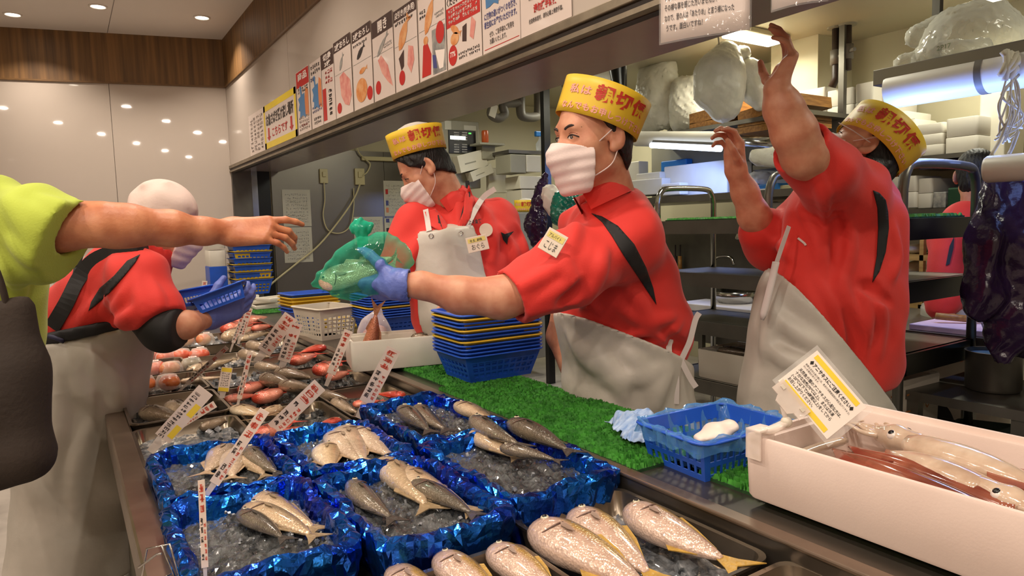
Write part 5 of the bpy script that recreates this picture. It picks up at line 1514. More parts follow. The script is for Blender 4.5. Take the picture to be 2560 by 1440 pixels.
# ------------------------------------------------------------ fish
def fish_mat(name, back, side, belly, stripe=None, rough=0.22, edge=0.25, spot=0.0):
    "colours run from back to belly along the fish's own height"
    if name in _mats: return _mats[name]
    m = bpy.data.materials.new(name); m.use_nodes = True; _mats[name] = m
    nt = m.node_tree; N = nt.nodes; L = nt.links; b = N['Principled BSDF']
    tc = N.new('ShaderNodeTexCoord'); sp = N.new('ShaderNodeSeparateXYZ'); L.new(tc.outputs['Object'], sp.inputs[0])
    nz = N.new('ShaderNodeTexNoise'); nz.inputs['Scale'].default_value = 24; nz.inputs['Detail'].default_value = 6; L.new(tc.outputs['Object'], nz.inputs['Vector'])
    ad = N.new('ShaderNodeMath'); ad.operation = 'MULTIPLY_ADD'; ad.inputs[1].default_value = 0.022; ad.inputs[2].default_value = -0.011
    L.new(nz.outputs['Fac'], ad.inputs[0])
    a2 = N.new('ShaderNodeMath'); a2.operation = 'ADD'; L.new(sp.outputs['Y'], a2.inputs[0]); L.new(ad.outputs[0], a2.inputs[1])
    mr = N.new('ShaderNodeMapRange'); mr.inputs[1].default_value = -0.05; mr.inputs[2].default_value = 0.05; L.new(a2.outputs[0], mr.inputs[0])
    r = N.new('ShaderNodeValToRGB'); L.new(mr.outputs[0], r.inputs['Fac'])
    e = r.color_ramp.elements
    e[0].position = 0.12; e[0].color = (*lin(belly), 1); e[1].position = 0.92; e[1].color = (*lin(back), 1)
    x = e.new(0.48); x.color = (*lin(side), 1)
    if stripe:
        x = e.new(0.60); x.color = (*lin(side), 1); x = e.new(0.70); x.color = (*lin(stripe), 1); x = e.new(0.74); x.color = (*lin(stripe), 1)
    else:
        x = e.new(0.7); x.color = (*lin(tuple((p+q)/2 for p, q in zip(back, side))), 1)
    n2 = N.new('ShaderNodeTexNoise'); n2.inputs['Scale'].default_value = 90; L.new(tc.outputs['Object'], n2.inputs['Vector'])
    mx = N.new('ShaderNodeMix'); mx.data_type = 'RGBA'; mx.blend_type = 'MULTIPLY'; mx.inputs[0].default_value = 0.35
    rr = N.new('ShaderNodeValToRGB'); rr.color_ramp.elements[0].position = 0.3; rr.color_ramp.elements[0].color = (.45, .45, .45, 1); rr.color_ramp.elements[1].position = 0.6
    L.new(n2.outputs['Fac'], rr.inputs[0]); L.new(r.outputs[0], mx.inputs[6]); L.new(rr.outputs[0], mx.inputs[7]); L.new(mx.outputs[2], b.inputs['Base Color'])
    b.inputs['Roughness'].default_value = rough; b.inputs['Metallic'].default_value = 0.25
    b.inputs['Coat Weight'].default_value = 0.6; b.inputs['Coat Roughness'].default_value = 0.1
    bp = N.new('ShaderNodeBump'); bp.inputs['Strength'].default_value = 0.25; bp.inputs['Distance'].default_value = 0.004
    vo = N.new('ShaderNodeTexVoronoi'); vo.inputs['Scale'].default_value = 260; L.new(tc.outputs['Object'], vo.inputs['Vector']); L.new(vo.outputs['Distance'], bp.inputs['Height'])
    L.new(bp.outputs['Normal'], b.inputs['Normal'])
    return m
M_eye = mat('fish_eye', (20, 18, 18), 0.05, var=0.05)
M_eyer = mat('fish_eye_ring', (206, 196, 168), 0.15, metal=0.3, var=0.05)
FK = {  # length, half height, half thickness, materials
    'yellowtail': dict(H=.135, T=.10, tail=.20, fm=('yellowtail_skin', (92, 88, 66), (196, 166, 146), (214, 188, 172), (172, 138, 70)), fin=(176, 138, 56), scale=1.0),
    'silver': dict(H=.115, T=.085, tail=.14, fm=('silver_fish_skin', (70, 64, 54), (190, 164, 130), (222, 200, 172), None), fin=(150, 128, 96)),
    'dark': dict(H=.10, T=.085, tail=.15, fm=('dark_fish_skin', (34, 34, 34), (92, 84, 72), (150, 134, 112), None), fin=(60, 54, 48)),
    'pale': dict(H=.16, T=.09, tail=.13, fm=('pale_fish_skin', (120, 104, 84), (206, 180, 152), (226, 206, 184), None), fin=(180, 152, 120)),
    'red': dict(H=.20, T=.12, tail=.18, fm=('red_fish_skin', (186, 52, 34), (214, 84, 58), (232, 150, 124), None), fin=(206, 70, 50)),
    'brown': dict(H=.125, T=.12, tail=.14, fm=('brown_fish_skin', (48, 42, 34), (112, 94, 74), (188, 166, 138), None), fin=(70, 58, 46)),
    'tail': dict(H=.13, T=.11, tail=.26, fm=('reddish_fish_skin', (120, 62, 40), (176, 104, 72), (206, 150, 116), None), fin=(168, 110, 78)),
    'cream': dict(H=.18, T=.10, tail=.13, fm=('cream_fish_skin', (150, 122, 92), (214, 186, 146), (232, 212, 182), None), fin=(160, 130, 96)),
}
_fp = {}
def fish_proto(kind, bend):
    key = (kind, round(bend, 2))
    if key in _fp: return _fp[key], False
    K = FK[kind]; t = thing('fish', (0, 0, 0)); H, T = K['H'], K['T']
    fmat = fish_mat(*K['fm'])
    # unit length fish, x: snout 0 -> tail root 1-tail; y dorsal; z thickness. scaled to 0.25 later
    S = 0.25; bl = 1-K['tail']
    def mid(x): return arr(x, bend*sin(pi*x)*1.0, 0)
    n = 22; rs = []
    for i in range(n+1):
        s_ = i/n; x = bl*s_
        prof = (sin(pi*min(1, s_*0.98+0.02)**0.62)**0.8)*(1-0.12*s_)+0.13*s_
        if s_ < 0.04: prof = max(prof*0.75, 0.16)
        hh = H*max(prof, 0.05); tt = T*max(prof**0.9, 0.05)*(1-0.25*s_)
        c = mid(x)
        ring = []
        for a in range(16):
            an = 2*pi*a/16; yy = sin(an); zz = cos(an)
            ring.append((c+arr(0, hh*yy*(0.95 if yy > 0 else 1.05), tt*np.sign(zz)*abs(zz)**0.85))*S)
        rs.append(ring)
    MB().rings(rs).build('body', fmat, t, smooth=True)
    fm = mat('fin_'+kind, K['fin'], 0.35, var=0.3, vscale=60, bump=0.3, bscale=120)
    r = mid(bl)
    def fin(poly, z=0.0, th=0.006): 
        m = MB(); m.prism([(p[0]*S, p[1]*S) for p in poly], (0, 0, (z-th/2)*S), arr(1, 0, 0), arr(0, 1, 0), th*S); return m
    tl = K['tail']; ry = r[1]
    fin([(bl-.03, ry-.022), (bl+tl*.35, ry-.055), (1.0, ry-H*.95), (bl+tl*.55, ry), (1.0, ry+H*.95), (bl+tl*.35, ry+.055), (bl-.03, ry+.022)]).build('tail_fin', fm, t)
    q = [mid(x) for x in (.36, .5, .7, .86)]
    fin([(.36*bl, q[0][1]+H*.80), (.42*bl, q[0][1]+H*1.22), (.62*bl, q[1][1]+H*.95), (.9*bl, q[3][1]+H*.35), (.9*bl, q[3][1]+H*.1), (.6*bl, q[1][1]+H*.6)]).build('dorsal_fin', fm, t)
    fin([(.56*bl, q[1][1]-H*.70), (.66*bl, q[1][1]-H*1.05), (.9*bl, q[3][1]-H*.35), (.9*bl, q[3][1]-H*.1), (.7*bl, q[2][1]-H*.5)]).build('anal_fin', fm, t)
    for sz in (1,):
        pm = MB(); zz = T*1.0
        py = mid(.25)[1]; pm.add([p*S for p in (arr(.26*bl, py+H*.10, zz*.98), arr(.30*bl, py-H*.08, zz*1.01), arr(.37*bl, py-H*.10, zz*1.04), arr(.43*bl, py-H*.02, zz*1.05), arr(.37*bl, py+H*.10, zz*1.03), arr(.30*bl, py+H*.16, zz*1.0))], [(0, 1, 2, 3, 4, 5)])
        pm.build('pectoral_fin', mat('pectoral_'+kind, tuple(c*.72 for c in K['fm'][2]), .35, var=.3, vscale=60), t, solid=0.0008)
        ec = (mid(.085)+arr(.085*bl, H*.16, T*.72))*S-arr(.085*S, 0, 0)
        MB().ell(ec, (.024*S, .024*S, .012*S), None, 14, 8).build('eye_ring', M_eyer, t, smooth=True)
        MB().ell(ec+arr(0, 0, .006*S), (.015*S, .015*S, .010*S), None, 12, 8).build('eye', M_eye, t, smooth=True)
    gm = MB(); g0 = mid(.2)
    gm.tube(smooth_path([(arr(.235*bl, H*.62, T*.62))*S, arr(.265*bl, H*.1, T*.98)*S, arr(.235*bl, -H*.45, T*.80)*S, arr(.19*bl, -H*.72, T*.42)*S], 5), .005*S, 5); gm.build('gill_edge', mat('fish_gill', (96, 70, 60), .4, var=.2), t, smooth=True)
    gm = MB(); gm.tube(smooth_path([arr(.004, -H*.10, T*.10)*S, arr(.05*bl, -H*.20, T*.40)*S, arr(.085*bl, -H*.22, T*.52)*S], 4), .004*S, 5); gm.build('mouth', mat('fish_gill', (96, 70, 60), .4, var=.2), t, smooth=True)
    _fp[key] = t
    return t, True
def fish(kind, head, tail, dors, label, bend=0.0, group=None, roll=0.0, up=None, name='fish'):
    "head and tail: world points on the fish's mid plane; dors: direction of its back; lies with its side up"
    head = np.asarray(head, float); tail = np.asarray(tail, float)
    pr_, new = fish_proto(kind, bend); o = pr_ if new else copy_tree(pr_)
    L = np.linalg.norm(tail-head); x = (tail-head)/L; y = nrm(np.asarray(dors)-np.dot(dors, x)*x); z = np.cross(x, y)
    if z[2] < 0:      # show the modelled side upwards
        pass
    R = np.stack([x, y, z], 1)
    if roll: R = R@rotx(roll)
    o.matrix_world = m4(R, head, L/0.25)
    return tag(o, label, 'fish', group)
def fpx(kind, h, t, z, label, bend=0.0, dsgn=1, group=None, roll=0.0, dz=0.0):
    "fish lying on a level z, snout and tail tip given as photo pixels"
    a = onz(h[0], h[1], z); b = onz(t[0], t[1], z+dz); d = b-a
    dors = np.cross(UP, d)*dsgn      # to the left of the direction head->tail
    return fish(kind, a, b, dors, label, bend, group, roll)
ZI = 0.838
G = 'yellowtail on steel trays'
# back (dorsal side) lies to the upper right in the photo: left of head->tail
fpx('yellowtail', (1338, 1318), (1690, 1520), 0.832, 'pale yellowtail lying along the rim of the tray, partly over its neighbour', 0.02, 1, G, roll=0.16)
fpx('yellowtail', (1438, 1285), (1672, 1478), 0.822, 'yellowtail lying between the two others on the steel tray', 0.01, 1, G, roll=0.16)
fpx('yellowtail', (1572, 1272), (1880, 1432), 0.822, 'yellowtail with olive back against the tray side next to the counter rail', -0.015, 1, G, roll=0.16)
fpx('yellowtail', (1232, 1372), (1440, 1530), 0.822, 'yellowtail on the front tray, its back towards the other tray', 0.02, 1, G, roll=0.16)
fpx('yellowtail', (1098, 1392), (1290, 1550), 0.822, 'yellowtail in the middle of the front tray', 0.02, 1, G, roll=0.16)
fpx('yellowtail', (980, 1425), (1150, 1580), 0.818, 'yellowtail at the outer side of the front tray', 0.02, 1, G, roll=0.16)
def many(kind, lst, z, what, group, dsgn=1):
    for i, (h, t, lab, *r) in enumerate(lst):
        k = r[0] if r else kind
        fpx(k, h, t, z+(.008 if k == 'dark' else .003), lab, 0.03*(-1)**i, dsgn, group)
many('silver', [((616, 1268), (800, 1350), 'slender silver fish crossing its dark neighbour in the foil box by the wire holder'), ((645, 1240), (812, 1328), 'slender silver fish nearest the box corner, in the foil box by the wire holder'),
                ((600, 1282), (720, 1356), 'slender dark fish sunk in the ice of the foil box by the wire holder', 'dark')], ZI, '', 'fish in the foil boxes')
many('pale', [((570, 1112), (505, 1190), 'small pale fish pointing to the customer rail in the foil box'), ((596, 1126), (582, 1200), 'small pale belly-up fish beside the price stick in the foil box'),
              ((606, 1138), (665, 1196), 'small silver fish between pale and dark ones by the customer rail', 'silver'), ((618, 1124), (710, 1190), 'small dark striped fish in the foil box by the customer rail', 'dark')], ZI, '', 'fish in the foil boxes')
many('pale', [((834, 1086), (902, 1162), 'plump pale fish leaning on its brighter neighbour'), ((862, 1074), (922, 1160), 'bright pale fish in the middle of the foil box next to the red fish'),
              ((892, 1076), (985, 1150), 'broad pale fish at the end of the row next to the foil rim'), ((818, 1114), (832, 1178), 'small greyish fish lying apart in the foil box next to the red fish', 'cream')], ZI, '', 'fish in the foil boxes')
many('silver', [((955, 1155), (1078, 1282), 'bright silver fish resting on crumpled ice'), ((1000, 1178), (1205, 1285), 'curved silver fish lying over a dark one'),
                ((1030, 1208), (1200, 1296), 'dark fish under the curved silver fish', 'dark'), ((878, 1208), (1000, 1308), 'dark grey fish lying apart on the open ice', 'dark')], ZI, '', 'fish in the foil boxes')
many('dark', [((1276, 1056), (1440, 1138), 'dark brown long fish along the foil rim beside the turf'), ((1182, 1048), (1320, 1120), 'black-backed long fish crossing the foil rim'),
              ((1252, 1118), (1410, 1156), 'dark long fish across the ice of the box beside the tray')], .862, '', 'fish in the foil boxes')
many('silver', [((1176, 1084), (1300, 1152), 'pale rough-skinned fish lying in the box beside the tray')], .846, '', 'fish in the foil boxes')
many('dark', [((1002, 1022), (1078, 1086), 'grey fish at the corner of the box below the foam box'), ((1042, 1020), (1128, 1082), 'grey fish beside another in the box below the foam box'),
              ((1142, 1012), (1248, 1062), 'silver fish along the dark rim of the box next to the turf', 'silver')], .852, '', 'fish in the foil boxes')

# ------------------------------------------------------------ more trays behind the foil boxes
def wtray(x0, x1, y0, y1, label, h=0.05, z=ZB+0.004):
    return tray(x1-x0, y1-y0, h, ((x0+x1)/2, (y0+y1)/2, z), label)
wtray(0.115, 0.385, 1.72, 2.10, 'steel tray of dark brown fish along the customer rail, next to the foil boxes')
wtray(0.395, 0.640, 1.72, 2.10, 'steel tray of silver and red fish behind the plump pale fish')
wtray(0.650, 0.898, 1.83, 2.20, 'steel tray of dark fish and red heads next to the basket stack mat')
wtray(0.115, 0.385, 2.12, 2.46, 'steel tray of orange packs along the customer rail', 0.06)
wtray(0.395, 0.640, 2.12, 2.46, 'steel tray of red fillets behind the silver fish')
wtray(0.650, 0.898, 2.22, 2.62, 'steel tray of brown fish beside the foam box')
wtray(0.115, 0.385, 2.48, 2.82, 'steel tray of round red and orange shellfish packs', 0.06)
wtray(0.395, 0.640, 2.48, 2.82, 'steel tray of ice and green fish between the shellfish packs and grey fish')
wtray(0.650, 0.898, 2.64, 3.04, 'steel tray of large grey fish under the leaning price sticks')
wtray(0.115, 0.385, 2.84, 3.20, 'steel tray of yellow and pink packs next to the bandana clerk', 0.06)
wtray(0.395, 0.640, 2.84, 3.20, 'steel tray of cut fish near the blue trays')
wtray(0.650, 0.898, 3.06, 3.46, 'steel tray of pink fillets in front of the white slotted basket')
wtray(0.395, 0.898, 3.50, 3.90, 'wide steel tray at the far end of the display')
ZF = 0.806
rg = random.Random(5)
def row(kind, lst, z, label, group, dsgn=1, name=None):
    for i, (h, t) in enumerate(lst):
        fpx(kind, h, t, z, label, 0.04*(-1)**i, dsgn, group)
row('brown', [((355, 1030), (470, 1055)), ((420, 1018), (545, 1048)), ((500, 1070), (600, 1040)), ((350, 1075), (450, 1060))], ZF, 'dark brown fish heaped in the tray along the customer rail', 'dark brown fish in the tray')
row('cream', [((700, 1018), (620, 1052)), ((770, 1010), (690, 1040)), ((585, 1020), (660, 1042))], ZF+.02, 'cream-bellied fish heaped beside the price sticks', 'cream-bellied fish in the tray')
row('red', [((640, 1090), (752, 1050)), ((700, 1088), (800, 1062)), ((850, 1050), (765, 1078))], ZF+.018, 'red fish lying between foil box and cream fish', 'red fish by the foil box')
row('red', [((882, 1012), (965, 1000)), ((1012, 990), (930, 984)), ((962, 1012), (1042, 996))], ZF+.02, 'red fish in the dark tray by the basket mat', 'red fish by the basket mat')
row('brown', [((780, 985), (880, 1000)), ((835, 1005), (905, 1035))], ZF+.005, 'dark wet fish in the tray by the basket mat', 'dark fish by the basket mat')
row('red', [((560, 1000), (660, 985)), ((640, 1000), (720, 965)), ((600, 978), (690, 950))], ZF+.015, 'orange-red fillet fish in the tray behind the cream fish', 'orange-red fish')
row('brown', [((690, 932), (790, 948)), ((640, 915), (735, 925)), ((700, 962), (800, 976)), ((600, 884), (690, 894)), ((655, 945), (740, 968)), ((620, 862), (700, 872))], ZF+.035, 'large brown fish under the leaning price sticks', 'large brown fish')
row('red', [((730, 905), (806, 882)), ((812, 868), (742, 884))], ZF+.05, 'bright red fish on top of the brown fish', 'bright red fish')
row('silver', [((470, 930), (600, 895)), ((450, 955), (570, 940))], ZF+.01, 'greenish long fish lying on ice', 'greenish fish on ice')
row('silver', [((600, 850), (680, 830)), ((560, 845), (640, 815)), ((640, 860), (720, 850))], ZF+.02, 'pale cut fish near the blue trays', 'pale cut fish')
row('red', [((560, 825), (650, 805)), ((590, 808), (680, 790)), ((630, 822), (700, 812))], ZF+.035, 'pink fillet fish in front of the white slotted basket', 'pink fillets')
row('red', [((795, 930), (865, 900)), ((820, 945), (880, 925))], ZF+.04, 'pink fish beside the foam box corner', 'pink fish beside the foam box')
for (x0, x1, y0, y1, sd) in ((.13, .37, 1.75, 2.08, 31), (.41, .63, 1.75, 2.08, 32), (.665, .885, 1.85, 2.18, 34), (.41, .63, 2.14, 2.44, 36), (.665, .885, 2.25, 2.6, 38), (.13, .37, 2.14, 2.44, 40), (.13, .37, 2.5, 2.8, 44),
                             (.41, .63, 2.5, 2.8, 41), (.665, .885, 2.66, 3.0, 42), (.13, .37, 2.86, 3.18, 46), (.41, .63, 2.86, 3.18, 43), (.665, .885, 3.1, 3.44, 45), (.41, .885, 3.52, 3.88, 47)):
    ice_patch(x0, x1, y0, y1, ZB+0.022, 'crushed ice spread in a steel tray behind the foil boxes', sd, 30)['group'] = 'ice in the trays behind the foil boxes'
# wrapped packs of shellfish
M_pk = film('pack_film', (235, 225, 215), 0.16, 0.06)
M_por = [mat('pack_orange', (214, 122, 62), 0.3, rgb2=(170, 74, 40), vscale=30, coat=0.5), mat('pack_red', (210, 76, 52), 0.3, rgb2=(226, 128, 96), vscale=22, coat=0.5),
         mat('pack_yellow', (226, 176, 118), 0.3, rgb2=(206, 104, 66), vscale=14, coat=0.5), mat('pack_green', (96, 96, 62), 0.3, rgb2=(140, 128, 90), vscale=20, coat=0.5)]
M_lab = mat('price_label', (232, 214, 204), 0.5, var=0.03)
def pack(p, z, r, h, ci, lab, sticker=True, seed=0):
    c = onz(p[0], p[1], z)
    t = thing('seafood_pack', c, lab, 'seafood pack', 'wrapped seafood packs')
    v = Vox((-r-.03, -r-.03, -.02), (r+.03, r+.03, h+.04), 0.006)
    rr = random.Random(seed)
    for k in range(3):
        a = rr.uniform(0, 6.28); v.ell((r*.3*cos(a), r*.3*sin(a), h*.42), (r*.78, r*.72, h*.55), k=.01)
    v.mb(1).xf(None, c).build('contents', M_por[ci], t, smooth=True)
    m = MB(); m.lathe([(r*1.05, 0), (r*1.0, h*.5), (r*.72, h*.97), (r*.3, h*1.03), (.001, h*1.03)], 20, c); m.build('wrap', M_pk, t, smooth=True)
    if sticker:
        m = MB(); q = c+arr(-.01, -.012, h*1.05); quad(m, q, arr(1, 0, 0), arr(0, 1, 0.1), .03, .022); s_ = m.build('price_sticker', M_lab, t)
        m = MB(); marks(m, q+arr(.004, .004, .0012), arr(1, 0, 0), arr(0, 1, 0.1), .02, .012, 3, seed=seed); m.build('print', M_hatred, s_)
PK = [(360, 975, 0, 'orange urchin pack with ridged flesh, at the tray corner'), (420, 970, 0, 'orange urchin pack beside another at the tray front'),
      (385, 935, 1, 'red pack with a price sticker next to the round pale one'), (430, 935, 2, 'round pale orange pack with a sticker on top'), (480, 925, 3, 'olive green pack with a small sticker'),
      (455, 900, 1, 'bright red pack behind the round pale pack'), (500, 898, 1, 'bright red pack next to the ice and green fish'), (415, 905, 1, 'red pack half hidden behind a price stick'),
      (395, 880, 0, 'flat orange pack under the black sleeve'), (465, 862, 2, 'tall yellow-red pack under the black sleeve'), (515, 858, 2, 'yellow-red pack next to the blue trays'), (375, 900, 1, 'small red pack on the customer rail side')]
for i, (x, y, ci, lab) in enumerate(PK): pack((x, y), 0.80, 0.042, 0.05, ci, lab, i % 2 == 0 or ci == 3, i)

# ------------------------------------------------------------ squid box
M_foam = mat('white_foam', (226, 206, 194), 0.75, rgb2=(214, 192, 180), vscale=3, bump=0.03, bscale=260)
M_foam2 = mat('white_foam_cool', (216, 210, 196), 0.75, var=0.04, vscale=4, bump=0.03, bscale=240)
def foam_box_mb(w, d, h, th=0.022, lip=True, r=0.012):
    m = MB()
    def ring(W, D, z, rr):
        out = []
        for (sx, sy, a0) in ((1, 1, 0), (-1, 1, pi/2), (-1, -1, pi), (1, -1, 1.5*pi)):
            for k in range(4):
                a = a0+k*pi/6; out.append(arr(sx*(W-rr)+rr*cos(a), sy*(D-rr)+rr*sin(a), z))
        return out
    W, D = w/2, d/2
    rs = [ring(W*.97, D*.97, 0, r), ring(W*.985, D*.985, .006, r), ring(W, D, h-.006, r), ring(W-.002, D-.002, h, r)]
    if lip: rs += [ring(W-th*.45, D-th*.45, h, r), ring(W-th*.5, D-th*.5, h-.010, r), ring(W-th*.95, D-th*.95, h-.010, r)]
    else: rs += [ring(W-th, D-th, h, r)]
    rs += [ring(W-th, D-th, h-.014, r*.9), ring(W-th-.004, D-th-.004, th, r*.9)]
    m.rings(rs, cap=True); return m
sq = foam_box_mb(0.35, 0.62, 0.112).xf(None, (1.155, 0.452, ZT)).build('foam_box', M_foam, None, smooth=True, angle=30, label='large white foam box full of squid standing on turf')
sq['category'] = 'foam box'
M_sq = mat('squid_skin', (172, 144, 120), 0.14, rgb2=(206, 184, 162), vscale=16, coat=0.8, sub=0.1, bump=0.1, bscale=50)
M_sqb = mat('squid_brown', (86, 34, 24), 0.10, rgb2=(156, 92, 70), vscale=9, coat=0.8)
def squid(hd, tl, z, up, label, brown=False, r=0.030, zt=0.0):
    "hd: px of the head, tl: px of the mantle tip"
    a = onz(hd[0], hd[1], z); b = onz(tl[0], tl[1], z+zt); x = nrm(b-a); L = np.linalg.norm(b-a); y = nrm(np.cross(UP, x)); zz = np.cross(x, y)
    t = thing('squid', a, label, 'squid', 'squid in the foam box')
    rs = []
    for i in range(17):
        s_ = i/16; rad = r*(0.86+0.5*s_*(1-s_)*1.2)*(1-s_**3.2)+0.001
        c = a+x*(0.035+(L-0.035)*s_)+zz*0.004*sin(3*s_)
        rs.append([c+y*rad*1.12*cos(2*pi*k/18)+zz*rad*.75*sin(2*pi*k/18) for k in range(18)])
    mm = MB().rings(rs)
    mo = mm.build('mantle', [M_sqb if brown else M_sq], t, smooth=True)
    m = MB()
    p0 = a+x*L*0.62; m.add([p0+zz*.012, a+x*L*0.80+y*r*2.0, a+x*(L*1.0)+zz*.002, a+x*L*0.80-y*r*2.0], [(0, 1, 2), (0, 2, 3)]); m.build('fin', M_sqb, t, solid=.004)
    v = voxbox([(a-x*.06, .03), (a+x*.05, .03)], .004); v.chain([(a-x*.035, r*.55), (a-x*.005, r*.75), (a+x*.045, r*.72)], .01); v.mb(1).build('head', M_sq, t, smooth=True)
    for s_ in (-1, 1):
        e = a+x*.004+y*s_*r*.62+zz*r*.42
        e = e-zz*.004-y*s_*.004
        MB().ell(e, (.0105,)*3, None, 14, 10).build('eye_ring', mat('squid_eye_white', (226, 214, 204), 0.1, var=.03), t, smooth=True)
        nn = nrm(y*s_*.5+zz*.8); MB().ell(e+nn*.0072, (.0060, .0060, .0042), basis(z=nn), 12, 8).build('eye', M_eye, t, smooth=True)
    rr = random.Random(int(hd[0])); 
    for k in range(8):
        sp = (k-3.5)/3.5; pts = [a-x*.03+y*sp*r*.5, a-x*.055+y*sp*r*.9+zz*rr.uniform(0, .012), a-x*.085+y*(sp*r*1.0+rr.uniform(-.012, .012))+zz*rr.uniform(-.004, .014), a-x*(.10+rr.uniform(0, .03))+y*(sp*r*.8+rr.uniform(-.02, .02))+zz*rr.uniform(-.008, .006)]
        MB().tube(smooth_path(pts, 5), [.0062-.0042*i/15 for i in range(16)], 8).build('arm', M_sq, t, smooth=True)
zs = ZT+0.062
squid((2245, 1098), (2640, 1235), zs+.014, 1, 'pale squid with dark eyes and curled arms against the box corner', False, .033)
squid((2520, 1250), (2215, 1128), zs+.004, 1, 'squid with mottled orange body, its eye near the box wall', False, .028)
squid((2560, 1330), (2080, 1125), zs-.006, 1, 'dark brown squid stretched along the front of the box', True, .024)
squid((2620, 1300), (2120, 1118), zs-.002, 1, 'brown glossy squid lying between two pale ones', True, .022)
squid((2700, 1260), (2260, 1165), zs-.004, 1, 'pale pink squid at the bottom of the box', False, .026)
squid((2700, 1190), (2330, 1130), zs-.01, 1, 'pale squid under the one with curled arms', False, .03)
MB().tube(smooth_path([onz(1990, 1140, zs-.005), onz(2050, 1118, zs), onz(2115, 1100, zs+.004)], 5), [.009]*10+[.006], 10).build('squid_piece', M_sq, None, smooth=True)
tag(bpy.data.objects['squid_piece'], 'loose white squid arm lying at the box corner', 'squid arm')

# ------------------------------------------------------------ laminated warning card on its clip
M_paper = mat('white_paper', (234, 222, 210), 0.5, var=0.02, vscale=10)
M_lam = film('laminate', (236, 232, 226), 0.12, 0.06)
M_yel = mat('yellow_print', (236, 204, 60), 0.5, var=0.04)
M_clear = film('clear_plastic', (240, 226, 214), 0.42, 0.06)
def warning_card():
    d0 = 1.19
    T_, Rr, Bm, Lf = at(2043, 876, d0+.02), at(2166, 1018, d0-.01), at(2045, 1092, d0-.02), at(1940, 946, d0+.005)
    ux = nrm(Rr-T_); uy = nrm((T_-Lf)-np.dot(T_-Lf, ux)*ux); w = np.linalg.norm(Rr-T_); h = abs(np.dot(T_-Lf, uy)); n = np.cross(ux, uy); o = T_-uy*h
    t = thing('warning_card', o, 'tilted laminated card with yellow bands and black print, clipped to the squid box', 'notice card')
    MB().prism([(0, 0), (w, 0), (w, h), (0, h)], o-n*.0006, ux, uy, .0008).build('card', M_paper, t)
    g = .007; MB().prism([(-g, -g), (w+g*1.6, -g), (w+g*1.6, h+g), (-g, h+g)], o-n*.0012, ux, uy, .0004).build('laminate', M_lam, t)
    for y0 in (.845, .03):
        m = MB(); quad(m, o+ux*w*.05+uy*h*y0, ux, uy, w*.86, h*.105, lift=.0006); m.build('yellow_band', M_yel, t)
    m = MB()
    put_text(m, '◆アニサキスにご注意ください◆', o+ux*w*.06+uy*h*.70, ux, uy, w=w*.86, h=h*.105, bold=.025, lift=.0008)
    put_text(m, '新鮮な天然の魚介類には、魚及び消費者認知の寄生虫(アニサキス)\nのいる場合があります。', o+ux*w*.05+uy*h*.565, ux, uy, w=w*.88, h=h*.105, lift=.0008)
    put_text(m, '天然魚介類のアニサキスが心配な方は、\n十分な加熱(70℃以上)、または冷凍\n(−20℃以下で24時間以上)をしてから\nお召し上がりください。', o+ux*w*.05+uy*h*.165, ux, uy, w=w*.84, h=h*.36, bold=.012, lift=.0008)
    m.build('lettering', M_ink, t)
    # clip: jaw plate, ball joint and clamp on the box wall
    j = o+ux*w*.30-uy*.004
    MB().prism([(-.035, -.014), (-.02, -.014), (-.014, -.024), (.014, -.024), (.02, -.014), (.035, -.014), (.035, .012), (-.035, .012)], j+n*.0015, ux, uy, .003).build('clip_jaw', M_clear, t)
    for s_ in (-.024, .024): MB().box(j+ux*s_+uy*.002+n*.004, (.008, .006, .004), np.stack([ux, uy, n], 1)).build('jaw_tab', M_bwhite, t)
    jb = at(1966, 1055, d0-.01); MB().ell(jb, (.010, .010, .010), None, 16, 10).build('ball_joint', M_bwhite, t, smooth=True)
    MB().tube([j-uy*.02, jb], .004, 8).build('clip_neck', M_clear, t, smooth=True)
    cb = onz(1945, 1110, ZT+.118); cb = arr(0.992, 0.735, ZT+.112)
    MB().tube(smooth_path([jb, (jb+cb)/2+arr(-.006, 0, 0), cb+arr(-.004, 0, .012)], 4), [.010, .011, .012, .013, .013, .012, .011, .011, .010][:9], 10, flat=.5).build('clamp_arm', M_clear, t, smooth=True)
    MB().box(cb+arr(-.020, 0, -.012), (.004, .03, .05)).build('clamp_plate', M_clear, t, bevel=.001); MB().box(cb+arr(.016, 0, -.010), (.004, .03, .04)).build('clamp_plate', M_clear, t, bevel=.001)
    MB().box(cb+arr(-.002, 0, .014), (.04, .03, .004)).build('clamp_bridge', M_clear, t, bevel=.001)
warning_card()

# ------------------------------------------------------------ white foam box with a fish tail sticking out
fb_c = arr(0.796, 2.237, 0); fd = nrm(arr(.94, -.22, 0)); fn_ = arr(-fd[1], fd[0], 0)
Rf = np.stack([fd, fn_, UP], 1); fcen = fb_c+fd*.21+fn_*.10+arr(0, 0, ZT)
o = foam_box_mb(0.42, 0.20, 0.105, .018).xf(Rf, fcen).build('foam_box', M_foam2, None, smooth=True, angle=30); tag(o, 'long white foam box with a fish tail sticking up, on the counter shelf', 'foam box')
fish('tail', fcen+fd*-.15-fn_*.02+arr(0, 0, .03), fcen+fd*-.105-fn_*.03+arr(0, 0, .245), RGT, 'reddish brown fish standing tail up in the white foam box', 0.05)
fish('brown', fcen+fd*.02+arr(0, 0, .088), fcen+fd*.20+arr(0, 0, .080), UP*.8+fn_, 'brown speckled fish lying in the white foam box', -0.03)
